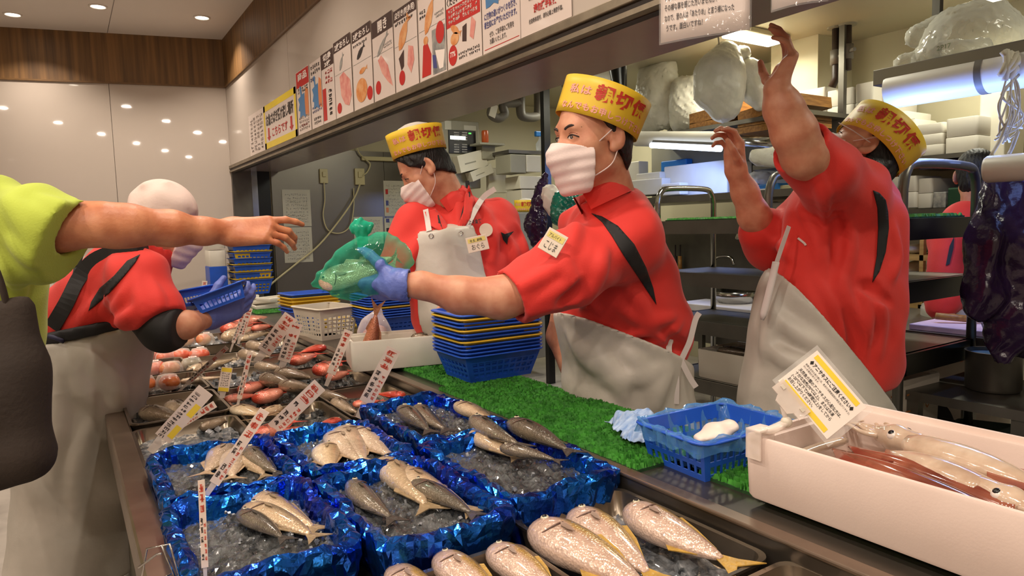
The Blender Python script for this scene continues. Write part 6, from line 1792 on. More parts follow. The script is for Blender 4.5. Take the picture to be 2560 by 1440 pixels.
# clear bag of packs behind the foam box
v = Vox((-.1, -.09, -.02), (.1, .09, .2), .006); v.ell((0, 0, .06), (.075, .06, .06), k=.02); v.cone((0, 0, .1), (.02, 0, .15), .05, .02, .03); v.folds(.005, (1, .3, .2), (0, 1, 1), 70, 40)
vb_ = v.mb(1).xf(None, (1.10, 2.78, ZM)); o = vb_.build('plastic_bag', film('bag_film', (226, 214, 214), .30, .08), None, smooth=True); tag(o, 'clear plastic bag with pinkish contents between white basket and basket stack', 'plastic bag')
v = Vox((-.1, -.09, -.02), (.1, .09, .14), .007); v.ell((-.01, 0, .045), (.05, .04, .04), k=.02); v.ell((.02, .01, .06), (.04, .03, .03), k=.02); o = v.mb(1).xf(None, (1.10, 2.78, ZM)).build('pink_contents', mat('pink_meat', (196, 128, 118), .4, rgb2=(220, 190, 186), vscale=20), None, smooth=True); tag(o, 'pink pieces of fish inside the clear plastic bag', 'fish pieces')
# foam trays at the far end of the shelf
for i, (x, y, z, sx, sy) in enumerate(((1.10, 4.60, 0, .22, .17), (1.06, 4.72, .024, .20, .15), (1.12, 4.55, .048, .18, .15), (1.0, 4.8, .048, .12, .12))):
    o = foam_box_mb(sx, sy, .022, .01, False, .008).xf(rotz(.2*i), (x, y, ZT+z)).build('foam_tray', M_foam2, None, smooth=True, angle=30)
    tag(o, ['lowest pale foam tray on the far turf mat', 'second pale foam tray stacked on the far turf mat', 'top pale foam tray stacked on the far turf mat', 'small pale foam tray beside the stacked ones'][i], 'foam tray')
# two foam boxes beside the far basket stack
for i, z in enumerate((0.24, 0.385)):
    o = foam_box_mb(.13, .20, .13, .015, False).xf(None, (1.033, 6.03, ZM+z+.001)).build('foam_box', M_foam2, None, smooth=True, angle=30); tag(o, ['lower', 'upper'][i]+' small white foam box beside the baskets at the steel jamb', 'foam box')
MB().span((0.965, 5.93, ZM+.001), (1.10, 6.13, ZM+.24)).build('box_plinth', M_bblue, None, bevel=.004); tag(bpy.data.objects['box_plinth'], 'blue crate under the small white foam boxes', 'crate')

# ------------------------------------------------------------ green bag of fish held out by the clerk
M_gfilm = film('green_film', (70, 214, 172), 0.08, 0.06, tint=(206, 248, 232))
M_gfilm2 = film('green_film_dense', (40, 176, 140), 0.62, 0.08, tint=(120, 220, 190))
def green_bag():
    D = 1.665
    t = thing('fish_bag', at(890, 740, D), 'translucent green plastic bag of silver fish, knotted at the top', 'bag')
    v = voxbox([px(790, 705, D, .04), px(990, 620, D, .09), px(900, 640, D, .09), px(905, 560, D, .03)], .0042)
    v.chain([px(784, 709, D, .005), px(815, 700, D, .020), px(865, 685, D, .045), px(925, 665, D, .056), px(975, 650, D, .045), px(1000, 655, D, .025)], .02, flat=(FWD, .75))
    v.chain([px(830, 690, D, .016), px(875, 655, D, .028), px(900, 630, D, .022), px(906, 612, D, .011)], .03)
    v.chain([px(906, 628, D, .018), px(955, 622, D, .030), px(990, 640, D, .028)], .03)
    v.chain([px(850, 725, D, .02), px(880, 722, D, .024), px(930, 715, D, .022)], .02)
    v.folds(.0022, RGT*.6+UP*.8, UP, 150, 40, .3); v.folds(.0015, RGT-UP*.5, UP, 240, 50, 1.)
    v.mb(1).build('bag_film', M_gfilm, t, smooth=True)
    m = voxbox([px(906, 600, D, .03), px(905, 550, D, .04)], .003)
    m.chain([px(906, 618, D, .012), px(907, 606, D, .009), px(905, 592, D, .014), px(901, 570, D, .020), px(900, 558, D, .014)], .008)
    m.chain([px(903, 580, D, .014), px(920, 568, D, .010), px(928, 562, D, .007)], .008); m.chain([px(900, 575, D, .014), px(886, 566, D, .009), px(878, 572, D, .006)], .008)
    m.ell(at(907, 608, D), (.015, .012, .009), None, .004)
    m.folds(.0022, RGT, UP, 420, 90, .2)
    m.mb(0).build('knot', M_gfilm2, t, smooth=True)
    fish('pale', at(798, 706, D-.012), at(1000, 664, D-.006), UP*.85-HB*.3, 'silver fish lying on top inside the green bag', 0.03)
    fish('dark', at(812, 718, D-.006), at(985, 706, D), UP*.8+HB*.2, 'dark-backed fish at the bottom of the green bag', -0.02)
    fish('pale', at(860, 690, D+.016), at(1000, 640, D+.016), UP*.85, 'silver fish at the back inside the green bag', 0.02)
green_bag()
# blue trays held by the bandana clerk
def held_tray(p, q, D, tilt, label):
    a = at(*p, D); b = at(*q, D+.05); x = nrm(b-a); y = nrm(np.cross(UP*.5+FWD*.6, x)); z = np.cross(x, y); z = z if z[2] > 0 else -z; y = np.cross(z, x)
    w = np.linalg.norm(b-a); body, rim = basket_mb(w, .20, .05, taper=.88, rows=1)
    t = thing('plastic_basket', (a+b)/2, label, 'basket'); R = np.stack([x, y, z], 1)@rotx(tilt)
    bo = body.xf(R, (a+b)/2).build('basket_body', M_bblue, t); md = bo.modifiers.new('solid', 'SOLIDIFY'); md.thickness = .002
    fixn(rim.xf(R, (a+b)/2).build('rim', M_bblue, t, smooth=True))
held_tray((500, 785), (620, 740), 2.12, .9, 'shiny blue basket tipped in the gloved hand of the bandana clerk')
held_tray((455, 782), (540, 765), 2.2, .6, 'blue basket held behind the shiny one by the bandana clerk')
# ------------------------------------------------------------ price sticks
M_card = mat('price_card', (222, 204, 190), 0.45, var=0.05, vscale=30)
M_pr = mat('price_red', (206, 84, 62), 0.55, var=0.1, vscale=40)
M_prk = mat('price_black', (66, 58, 54), 0.55, var=0.1, vscale=40)
def price_stick(b, tp, z, wpx, label, seed, style=0, lean=0.0):
    """b: px of the foot (on level z), tp: px of the top, wpx: width in px at the top"""
    A = onz(b[0], b[1], z); d = (A-CAM)@FWD; B = at(tp[0], tp[1], d+lean)
    uy = nrm(B-A); L = np.linalg.norm(B-A); view = nrm(CAM-(A+B)/2); ux = nrm(np.cross(uy, view)); n = np.cross(ux, uy); w = wpx/F_PX*d
    t = thing('price_stick', A, label, 'price stick', 'price sticks stuck in the fish display')
    h0 = L*.22
    MB().prism([(-w*.5, h0), (w*.5, h0), (w*.5, L), (-w*.5, L)], A, ux, uy, .0012).build('card', M_card, t)
    MB().prism([(-w*.22, 0), (w*.22, 0), (w*.3, h0+.006), (-w*.3, h0+.006)], A-n*.0015, ux, uy, .0014).build('stem', M_clear, t)
    rr = random.Random(seed); m = MB(); o = A+n*.0016
    if style == 0:   # red price at the top, black name below, red column
        marks(m, o-ux*w*.40+uy*(L*.70), ux, uy, w*.8, L*.27, 1, rows=3, seed=seed, dens=9); m.build('price_print', M_pr, t)
        m = MB(); marks(m, o-ux*w*.40+uy*(h0+L*.05), ux, uy, w*.42, L*.40, 1, rows=5, seed=seed+1, dens=9); m.build('name_print', M_prk, t)
        m = MB(); marks(m, o+ux*w*.06+uy*(h0+L*.05), ux, uy, w*.36, L*.36, 1, rows=6, seed=seed+2, dens=7); m.build('note_print', M_pr, t)
    elif style == 1:  # yellow ended tag
        quad(m, o-ux*w*.45+uy*(h0), ux, uy, w*.9, L*.12); quad(m, o-ux*w*.45+uy*(L*.85), ux, uy, w*.9, L*.13); m.build('yellow_print', M_yel, t)
        m = MB(); marks(m, o-ux*w*.36+uy*(h0+L*.15), ux, uy, w*.7, L*.46, 4, rows=6, seed=seed, dens=4); m.build('note_print', M_prk, t)
    else:             # long strip with yellow patches
        for k in (.28, .62): quad(m, o+ux*w*.10+uy*(L*k), ux, uy, w*.36, L*.18)
        m.build('yellow_print', M_yel, t)
        m = MB(); marks(m, o-ux*w*.42+uy*(h0), ux, uy, w*.45, L*.70, 1, rows=14, seed=seed, dens=6); m.build('name_print', M_prk, t)
PS = [((650, 1105), (800, 962), .80, 38, 'price stick over the red fish, leaning to the foam box', 0), ((895, 1045), (985, 872), .82, 36, 'upright price stick in front of the long foam box', 0),
      ((815, 965), (872, 826), .82, 22, 'narrow price stick at the corner of the long foam box', 0), ((700, 930), (742, 808), .84, 30, 'price stick leaning beside the widest ones, over the brown fish', 0),
      ((640, 905), (728, 790), .84, 36, 'wide price stick leaning above the large brown fish', 0), ((590, 1030), (626, 880), .82, 12, 'edge-on price stick between the red fillets and brown fish', 0),
      ((595, 860), (625, 770), .82, 14, 'thin price stick below the blue trays', 0), ((575, 880), (612, 775), .82, 9, 'edge-on price stick below the blue trays', 0),
      ((505, 800), (512, 702), .80, 12, 'price stick standing behind the blue basket', 0), ((520, 800), (534, 716), .80, 12, 'short price stick standing beside another behind the blue basket', 0),
      ((440, 985), (568, 868), .82, 12, 'edge-on price stick leaning across the ice and packs', 0), ((320, 985), (375, 850), .82, 18, 'clear price stick on the customer rail side', 0), ((555, 995), (568, 918), .84, 26, 'small upright tag with yellow ends', 1),
      ((375, 1130), (515, 975), .84, 42, 'long white strip with yellow patches leaning over the foil box', 2), ((415, 1085), (538, 1010), .83, 18, 'price stick lying behind the long yellow-patched strip', 0),
      ((500, 1260), (662, 1025), .85, 26, 'long price stick leaning across the foil boxes by the rail', 0), ((515, 1480), (503, 1200), .84, 16, 'edge-on wooden-looking price stick at the box by the wire holder', 0)]
for i, (b, tp, z, w, lab, st) in enumerate(PS): price_stick(b, tp, z, w, lab, 50+i*3, st)
# wire price holder on the rail
wh = thing('wire_holder', onz(400, 1440, .82), 'bent wire card holder standing on the counter rail', 'wire holder')
Wd = .96
def wire(pts): MB().tube([at(x, y, Wd+(.02 if k % 2 else 0)) for k, (x, y) in enumerate(pts)], .0016, 6).build('wire', M_chrome, wh, smooth=True)
wire([(352, 1455), (367, 1372), (424, 1360), (452, 1450)]); wire([(345, 1420), (392, 1386), (402, 1384)]); wire([(398, 1452), (432, 1430)]); wire([(405, 1365), (440, 1450)])

# ------------------------------------------------------------ posters on the fascia
M_post = mat('poster_paper', (224, 208, 198), 0.30, var=0.03, vscale=6, coat=0.3)
M_pdark = mat('poster_dark', (70, 50, 46), 0.4, var=0.1)
M_pred = mat('poster_red', (190, 44, 40), 0.4, var=0.08)
M_pyel = mat('poster_yellow', (232, 204, 60), 0.4, var=0.05)
M_pblue = mat('poster_blue', (78, 128, 176), 0.4, var=0.08)
M_pnavy = mat('poster_navy', (72, 76, 130), 0.4, var=0.08)
M_porg = mat('poster_orange', (214, 132, 84), 0.4, var=0.1)
M_pfish = mat('poster_fish_pink', (206, 120, 112), 0.4, rgb2=(226, 168, 152), vscale=20)
M_pfisho = mat('poster_fish_orange', (204, 122, 60), 0.4, rgb2=(222, 168, 116), vscale=24)
M_pgrey = mat('poster_grey', (112, 112, 112), 0.4, rgb2=(170, 166, 158), vscale=24)
M_pblk = mat('poster_black', (52, 46, 46), 0.4, var=0.1)
M_pwhite = mat('poster_white_print', (238, 226, 216), 0.4, var=0.02)
M_pfaint = mat('poster_faint_print', (176, 160, 150), 0.5, var=0.05)
UXP = arr(0, -1.0, 0); UYP = arr(0, 0, 1.0)
class Poster:
    def __init__(s, pl, pr_, ytop, label, zb=1.950, paper=None, lift=0.004, frame=None):
        a = onx(pl, ytop, FX); b = onx(pr_, ytop-(pr_-pl)*0.5, FX)
        s.y0 = onx(pl, ytop+60, FX)[1]; s.y1 = onx(pr_, ytop+60, FX)[1]; s.w = s.y0-s.y1; s.h = a[2]-zb
        s.o = arr(FX-lift, s.y0, zb); s.n = arr(-1.0, 0, 0)
        s.t = thing('paper_poster', s.o, label, 'poster', 'posters on the sign fascia')
        MB().prism([(0, 0), (s.w, 0), (s.w, s.h), (0, s.h)], s.o, UXP, UYP, .0012).build('sheet', paper or M_post, s.t)
        s.k = {}
    def p(s, u, v): return s.o+UXP*u*s.w+UYP*v*s.h+s.n*.0018
    def rect(s, u0, v0, u1, v1, m, name='print'):
        mb = MB(); quad(mb, s.p(u0, v0), UXP, UYP, (u1-u0)*s.w, (v1-v0)*s.h); mb.build(name, m, s.t); return s
    def text(s, body, u0, v0, u1, v1, m, bold=.02, lift=.0008):
        mb = MB(); put_text(mb, body, s.p(u0, v0)+s.n*lift, UXP, UYP, w=(u1-u0)*s.w, h=(v1-v0)*s.h, bold=bold); mb.build('lettering', m, s.t); return s
    def marks(s, u0, v0, u1, v1, n, rows, m, seed=1, dens=6):
        mb = MB(); marks(mb, s.p(u0, v0)+s.n*.0006, UXP, UYP, (u1-u0)*s.w, (v1-v0)*s.h, n, rows=rows, seed=seed, dens=dens); mb.build('fine_print', m, s.t); return s
    def oval(s, u, v, ru, rv, m, name='print', lift=.0006):
        mb = MB(); disc2(mb, s.p(u, v)+s.n*lift, UXP, UYP, ru*s.w, rv*s.h, 24); mb.build(name, m, s.t); return s
    def poly(s, pts, m, name='print', lift=.0004):
        mb = MB(); mb.add([s.p(u, v)+s.n*lift for u, v in pts], [tuple(range(len(pts)))]); mb.build(name, m, s.t); return s
    def fishp(s, u, v, L, H, ang, m, lift=.0006):
        pts = [(-.5, 0), (-.38, .30), (-.15, .5), (.12, .38), (.30, .10), (.5, .42), (.44, 0), (.5, -.42), (.30, -.10), (.12, -.38), (-.15, -.5), (-.38, -.30)]
        c, q = cos(ang), sin(ang)
        return s.poly([(u+(x*L*c-y*H*q)/s.w, v+(x*L*q+y*H*c)/s.h) for x, y in pts], m, 'fish_picture', lift)
    def glove(s, u, v, k, m1, m2):
        s.poly([(u+.0*k, v-.10*k), (u+.30*k, v-.16*k), (u+.30*k, v+.16*k), (u+.16*k, v+.20*k)], m2, 'arm_picture', .0004)
        return s.poly([(u-.30*k, v+.10*k), (u-.14*k, v+.12*k), (u-.18*k, v+.24*k), (u-.10*k, v+.24*k), (u-.06*k, v+.13*k), (u+.08*k, v+.14*k), (u+.10*k, v-.16*k), (u-.05*k, v-.12*k), (u-.24*k, v-.14*k), (u-.20*k, v-.06*k), (u-.30*k, v-.04*k), (u-.22*k, v+.03*k)], m1, 'glove_picture', .0008)
P = Poster(626, 664, 290, 'faded white poster with grey print at the end of the fascia')
P.marks(.08, .05, .95, .9, 4, 9, M_pfaint, 3)
P = Poster(663, 746, 266, 'yellow framed poster with big black print and two red arrows')
for q in ((0, 0, 1, .14), (0, .86, 1, 1), (0, 0, .05, 1), (.95, 0, 1, 1)): P.rect(*q, M_pyel, 'yellow_frame')
P.text('お魚さばき受け渡し場所', .08, .50, .92, .78, M_pblk, .03); P.text('こちらです', .26, .22, .74, .42, M_pred, .02)
for u in (.15, .85): P.poly([(u-.025, .46), (u-.025, .26), (u-.06, .26), (u, .16), (u+.06, .26), (u+.025, .26), (u+.025, .46)], M_pred, 'arrow')
P = Poster(744, 777, 182, 'narrow poster with a red heading and a gloved hand')
P.rect(.02, .74, .98, .99, M_pred); P.text('商品', .15, .84, .85, .96, M_pwhite, .03); P.marks(.1, .64, .9, .73, 5, 2, M_pblk, 4); P.glove(.5, .44, 1.3, M_pblue, M_porg); P.marks(.1, .04, .9, .28, 6, 4, M_pfaint, 6); P.marks(.3, .1, .75, .15, 3, 1, M_pred, 8)
P = Poster(778, 808, 160, 'narrow poster with a blue word and a gloved hand')
P.marks(.1, .80, .9, .96, 5, 2, M_pblk, 12); P.marks(.05, .70, .5, .78, 3, 1, M_pnavy, 13, 9); P.glove(.55, .47, 1.3, M_pblue, M_porg); P.marks(.1, .22, .9, .34, 7, 2, M_pnavy, 14); P.marks(.2, .04, .8, .16, 6, 2, M_pblk, 15)
P = Poster(806, 838, 138, 'narrow poster with a dark heading and a red vertical bar')
P.rect(0, .78, 1, 1, M_pdark); P.text('切身', .2, .88, .85, .98, M_pwhite, .03); P.text('3枚', .3, .79, .8, .87, M_pwhite, .03); P.rect(.05, .04, .33, .50, M_pred); P.marks(.5, .08, .8, .46, 1, 6, M_pblk, 18, 8); P.marks(.3, .54, .9, .74, 3, 3, M_pred, 19)
P = Poster(838, 881, 108, 'poster of a pink fillet under a dark heading and a long dark fish')
P.rect(0, .86, 1, 1, M_pdark); P.text('2枚おろし', .08, .875, .94, .97, M_pwhite, .03); P.fishp(.45, .70, .10, .035, .9, M_pgrey); P.poly([(.3, .52), (.55, .56), (.9, .42), (.95, .22), (.8, .10), (.55, .14), (.35, .28)], M_pfish, 'fillet_picture'); P.oval(.22, .12, .13, .07, M_pred); P.rect(.02, .56, .98, .565, M_pgrey)
P = Poster(884, 932, 82, 'poster headed with dark band, showing a dark fish and an orange cut fish')
P.rect(0, .86, 1, 1, M_pdark); P.text('3枚おろし', .08, .875, .94, .97, M_pwhite, .03); P.marks(.05, .78, .8, .83, 8, 1, M_pblk, 21); P.fishp(.45, .70, .12, .035, .45, M_pblk); P.fishp(.55, .46, .11, .028, .1, M_pfisho); P.oval(.42, .22, .30, .15, M_pfisho); P.oval(.84, .14, .14, .085, M_pred); P.rect(.02, .575, .98, .58, M_pgrey)
P = Poster(934, 986, 58, 'poster of a split pink fish under a dark heading')
P.rect(0, .80, 1, 1, M_pdark); P.text('開き', .30, .83, .75, .97, M_pwhite, .03); P.fishp(.5, .66, .16, .03, .55, M_pgrey); P.poly([(.25, .50), (.42, .54), (.72, .38), (.92, .10), (.70, .18), (.42, .32)], M_pfish, 'fillet_picture'); P.oval(.22, .16, .13, .085, M_pred); P.rect(.02, .56, .98, .565, M_pgrey); P.marks(.55, .60, .95, .66, 6, 2, M_pgrey, 25)
P = Poster(988, 1046, 30, 'poster of an orange fish, a brown cut and a pink fillet')
P.rect(0, .86, 1, 1, M_pdark); P.text('皮引き(刺身用)', .06, .875, .94, .97, M_pwhite, .03); P.marks(.05, .79, .85, .85, 8, 1, M_pblk, 27); P.fishp(.45, .68, .17, .07, .85, M_pfisho); P.poly([(.18, .40), (.42, .48), (.40, .28), (.28, .24)], M_pdark, 'cut_picture'); P.poly([(.62, .50), (.82, .46), (.85, .30), (.70, .16), (.55, .28)], M_pfish, 'fillet_picture'); P.oval(.3, .15, .13, .09, M_pred); P.rect(.02, .55, .98, .555, M_pgrey)
P = Poster(1049, 1117, 2, 'poster of an orange fish above a picture of a clerk in red')
P.fishp(.45, .76, .17, .06, 1.0, M_pfisho); P.marks(.05, .74, .3, .86, 3, 2, M_pblk, 30); P.marks(.62, .66, .95, .74, 7, 2, M_pgrey, 31); P.rect(.02, .60, .98, .605, M_pgrey); P.rect(.5, .02, .98, .55, M_pgrey, 'room_picture'); P.poly([(.08, .04), (.42, .04), (.46, .28), (.30, .46), (.16, .42)], M_pred, 'clerk_picture'); P.oval(.27, .47, .09, .05, M_pfisho, 'face_picture'); P.poly([(.52, .10), (.66, .08), (.62, .24), (.5, .26)], M_pnavy, 'bag_picture'); P.poly([(.60, .30), (.95, .26), (.88, .06), (.74, .06)], M_pwhite, 'table_picture'); P.oval(.8, .48, .15, .13, M_pred)
P = Poster(1119, 1206, -18, 'poster with a slanting red band, fish cuts and a red oval')
P.text('ください！', .03, .80, .42, .90, M_pblk, .02); P.rect(.55, .80, .95, .98, M_pblk, 'photo'); P.rect(0, .53, .98, .78, M_pred); P.marks(.06, .56, .92, .76, 12, 3, M_pwhite, 34); P.fishp(.28, .46, .09, .03, -.5, M_pfisho); P.oval(.24, .36, .13, .08, M_pfisho); P.poly([(.48, .46), (.60, .48), (.58, .26), (.46, .28)], M_pdark, 'cut_picture'); P.poly([(.74, .54), (.86, .44), (.78, .24), (.68, .30)], M_pfish, 'fillet_picture'); P.oval(.17, .16, .13, .13, M_pred); P.text('77%', .09, .14, .25, .21, M_pwhite); P.marks(.34, .06, .95, .16, 12, 2, M_pblk, 36)
P = Poster(1208, 1303, -40, 'poster of a blue glove and orange arm with blue print')
P.poly([(.10, .98), (.12, .62), (.22, .62), (.34, .65), (.46, .60), (.52, .98)], M_pblue, 'glove_picture'); P.poly([(.52, .98), (.48, .64), (.62, .66), (.86, .98)], M_porg, 'arm_picture'); P.text('に刃物の違いがつくのを防ぎ、\n衛生的にお選びいただけます。', .06, .34, .93, .56, M_pnavy, .02); P.text('ぜひ、ご自手袋のご利用を\nお願いいたします。', .2, .10, .85, .28, M_pblk, .01); P.rect(.05, .045, .97, .055, M_pred)
P = Poster(1304, 1432, -60, 'white poster with English and Chinese warning print in red and black')
P.text("Don't touch with bare hands", .10, .74, .90, .86, M_pred, .015); P.text('Be sure to wear rubber gloves\nwhen checking the freshness.', .18, .50, .80, .71, M_pblk, .01); P.text('请勿摸手触摸', .28, .30, .74, .44, M_pred, .03); P.text('检查新鲜度时、请务必戴上橡胶手套。', .18, .16, .85, .24, M_pblk, .01)

# ------------------------------------------------------------ laminated sheets hanging from the rail
def hanging_sheet(bl, br, dl, dr, label, lines, hgt=.30, seed=1, bow=.012):
    A = at(*bl, dl); B = at(*br, dr); B = arr(B[0], B[1], B[2]); ux = nrm(B-A); w = np.linalg.norm(B-A); uy = nrm(UP-np.dot(UP, ux)*ux); n = np.cross(ux, uy)
    t = thing('hanging_notice', A, label, 'notice')
    def pos(u, v, lift=0.0): return A+ux*u*w+uy*v*hgt+n*(bow*sin(pi*u)*(1-v)+lift)
    MB().grid(lambda u, v: pos(u, v), 14, 8).build('sheet', M_post, t, smooth=True, solid=.0008)
    g = .02; MB().grid(lambda u, v: pos(-g+(1+2*g)*u, -.015+1.03*v, .001), 14, 8).build('laminate', M_lam, t, smooth=True)
    for (body, u0, v0, u1, v1, mm, bold) in lines:
        vs, fs = text_mesh(body, 1.0, bold); lo = vs.min(0); hi = vs.max(0); q = (vs-lo)/(hi-lo)
        MB().add([pos(u0+(u1-u0)*x, v0+(v1-v0)*y, .0022) for x, y in q], fs).build('lettering', mm, t)
    return t, pos
t, pos = hanging_sheet((1652, 108), (1874, 74), 1.60, 1.50, 'laminated white notice with black, blue and red print hanging from the rail', [
    ('うです。面白いですね！', .07, .075, .50, .125, M_pblk, .012), ('なので、昔の人は「あたりめ」と言う様になった', .05, .150, .84, .202, M_pblk, .012),
    ('その様な事を感じた方いませんか？', .05, .228, .66, .280, M_pblk, .012), ('するめが縁起物なのに「する」は縁起が悪いのでは？', .05, .305, .93, .357, M_pblk, .012),
    ('するめいか別名「真いか」', .34, .385, .78, .435, M_pnavy, .015), ('ご注意下さい。24時間以内に', .05, .465, .70, .515, M_pred, .015)], .30)
m = MB(); m.add([pos(u, v, .0018) for u, v in ((.05, .38), (.29, .38), (.29, .44), (.05, .44))], [(0, 1, 2, 3)]); hb_ = m.build('blue_box', mat('notice_blue', (30, 84, 176), .4, var=.05), t)
vs, fs = text_mesh('豆知識', 1.0, .02); q = (vs-vs.min(0))/(vs.max(0)-vs.min(0)); MB().add([pos(.10+.14*x, .392+.036*y, .0028) for x, y in q], fs).build('lettering', M_pwhite, t)
hanging_sheet((1930, 26), (2068, -2), 1.42, 1.36, 'laminated notice hanging at the rail beyond the black-printed one', [], .30)

# ------------------------------------------------------------ kitchen behind: helpers
def xr(px0, py0, px1, py1, X):
    "rectangle on the plane X: returns y0>y1, z0<z1"
    ym = (py0+py1)/2; a = onx(px0, ym, X)[1]; b = onx(px1, ym, X)[1]; xm = (px0+px1)/2
    return max(a, b), min(a, b), onx(xm, py1, X)[2], onx(xm, py0, X)[2]
def xbox(px0, py0, px1, py1, X, dx, m=0):
    y0, y1, z0, z1 = xr(px0, py0, px1, py1, X); return MB().span((X, y1, z0), (X+dx, y0, z1), m)
def yr(px0, py0, px1, py1, Y):
    ym = (py0+py1)/2; xm = (px0+px1)/2
    return ony(px0, ym, Y)[0], ony(px1, ym, Y)[0], ony(xm, py1, Y)[2], ony(xm, py0, Y)[2]
def ybox(px0, py0, px1, py1, Y, dy):
    x0, x1, z0, z1 = yr(px0, py0, px1, py1, Y); return MB().span((x0, Y, z0), (x1, Y+dy, z1))
def one(mb, name, mt, label, cat, group=None, **k):
    return tag(mb.build(name, mt, None, **k), label, cat, group)
M_sheet = mat('notice_paper', (196, 192, 176), 0.6, var=0.05, vscale=4)
M_grey = mat('grey_pipe', (112, 106, 96), 0.5, var=0.15)
M_box_ = mat('white_box', (214, 208, 190), 0.6, var=0.05)
M_cream = mat('cream_plastic', (204, 194, 150), 0.4, var=0.05)
M_panel = mat('grey_panel', (150, 146, 128), 0.5, var=0.06)
M_orange = mat('orange_can', (190, 84, 30), 0.3, var=0.15)
M_purple = mat('purple_bag_film', (52, 34, 66), 0.16, rgb2=(40, 24, 52), vscale=9, bump=0.6, bscale=14)
M_wbag = mat('white_bag_film', (236, 234, 222), 0.38, rgb2=(218, 216, 202), vscale=7, bump=0.6, bscale=18)
M_bamboo = mat('bamboo_tray', (176, 124, 58), 0.5, rgb2=(140, 92, 40), vscale=10, stretch=(1, 6, 6))
M_roll = mat('white_roll', (216, 212, 200), 0.4, var=0.04)
M_bluebox = mat('blue_carton', (36, 120, 196), 0.4, var=0.1)
M_woodsh = mat('pale_wood_shelf', (190, 158, 96), 0.5, rgb2=(160, 128, 74), vscale=6, stretch=(1, 1, 8))
M_pinkb = mat('cutting_board_pink', (226, 196, 208), 0.5, var=0.04)
M_whiteb = mat('cutting_board_white', (222, 216, 220), 0.5, var=0.03)
M_ropem = mat('white_rope', (200, 190, 168), 0.8, var=0.1)

# ---- end wall: notices, sockets, cords
def notice(px0, py0, px1, py1, Y, label, rows=10, seed=1, spots=None):
    x0, x1, z0, z1 = yr(px0, py0, px1, py1, Y); o = arr(x0, Y, z0); w, h = x1-x0, z1-z0
    t = thing('notice_sheet', o, label, 'notice'); MB().span((x0, Y, z0), (x1, Y+.004, z1)).build('sheet', M_sheet, t)
    m = MB(); marks(m, (x0+w*.1, Y-.001, z0+h*.06), arr(1, 0, 0), UP, w*.8, h*.84, 12, rows=rows, seed=seed, dens=3); m.build('fine_print', M_pgrey, t)
    for (u, v, mm) in spots or []:
        m = MB(); quad(m, (x0+w*u, Y-.0015, z0+h*v), arr(1, 0, 0), UP, w*.12, h*.14); m.build('print', mm, t)
YE = 6.435
notice(707, 474, 777, 566, YE, 'grey text notice on the steel wall, upper one of two', 9, 2); notice(710, 568, 781, 656, YE, 'grey text notice on the steel wall, lower one of two', 9, 3)
notice(960, 452, 1012, 540, YE, 'notice with red and blue symbols on the steel wall', 9, 5, [(.08, .62, M_pred), (.08, .30, M_pnavy), (.08, .10, M_porg)])
notice(885, 542, 958, 610, YE, 'plain text notice behind the green bag', 8, 6); notice(962, 545, 1030, 612, YE, 'text notice with a dark header line beside the red sleeve', 8, 7, [(.06, .50, M_pblk), (.06, .20, M_pblk), (.06, .84, M_pnavy)])
for (a, lab) in (((800, 422, 820, 458), 'cream wall socket with a hanging cord'), ((888, 421, 912, 462), 'cream wall socket with a plug under the conduit')):
    x0, x1, z0, z1 = yr(*a, YE-.02); t = thing('power_socket', ((x0+x1)/2, YE, z0), lab, 'socket')
    MB().span((x0, YE-.02, z0), (x1, YE+.005, z1)).build('plate', M_cream, t, bevel=.004); MB().span((x0*.7+x1*.3, YE-.035, z0*.55+z1*.45), (x0*.3+x1*.7, YE-.02, z0*.2+z1*.8)).build('plug', M_cream, t, bevel=.003)
def cord(pts, Y, r, label, mt=M_cream):
    one(MB().tube(smooth_path([ony(x, y, Y) for x, y in pts], 6), r, 6), 'extension_cord', mt, label, 'cord', smooth=True)
cord([(810, 455), (812, 500), (808, 540), (820, 575), (850, 583), (875, 565), (884, 520), (884, 470)], YE-.02, .006, 'thin looping cord between the two wall sockets')
cord([(900, 460), (888, 490), (860, 535), (800, 610), (740, 660), (690, 700), (670, 718)], YE-.04, .009, 'straight cord slanting down across the steel wall')
cord([(893, 300), (893, 370), (910, 395), (925, 410), (918, 430), (905, 440)], YE-.03, .007, 'curly cord hanging down to the plug')
x0, x1, z0, z1 = yr(905, 392, 1000, 402, YE-.03); one(MB().span((x0, YE-.03, z0), (x1, YE, z1)), 'conduit', M_cream, 'pale horizontal conduit on the steel wall', 'conduit', bevel=.004)
# ---- breaker panel and shelf things left of the reaching clerk
YP = 5.6
t = thing('control_panel', ony(1150, 385, YP), 'grey control cabinet with a black display panel and green lamp', 'control panel')
ybox(1100, 302, 1200, 470, YP, .25).build('cabinet', M_panel, t, bevel=.008)
ybox(1122, 326, 1190, 384, YP-.012, .012).build('display', M_blackp, t, bevel=.003)
for i in range(2):
    for j in range(2):
        for k in range(4): ybox(1135+20*i, 330+30*j+6*k, 1148+20*i, 333+30*j+6*k, YP-.016, .004).build('button', M_pgrey, t)
ybox(1126, 340, 1164, 349, YP-.018, .004).build('bright_strip', mat('panel_screen', (230, 235, 225), .3, emit=1.2, ecol=(.9, .95, .85), var=.01), t); ybox(1172, 332, 1178, 335, YP-.018, .004).build('lamp', mat('green_lamp', (60, 220, 60), .3, emit=1.5, ecol=(.1, .9, .1), var=.01), t)
for q in ((1112, 302, 1128, 324), (1160, 314, 1190, 326)): ybox(*q, YP-.006, .006).build('label', M_sheet, t)
c = ony(1213, 357, YP-.1); t = thing('drink_can', c, 'small orange can on a ledge beside the control cabinet', 'can'); r = .033
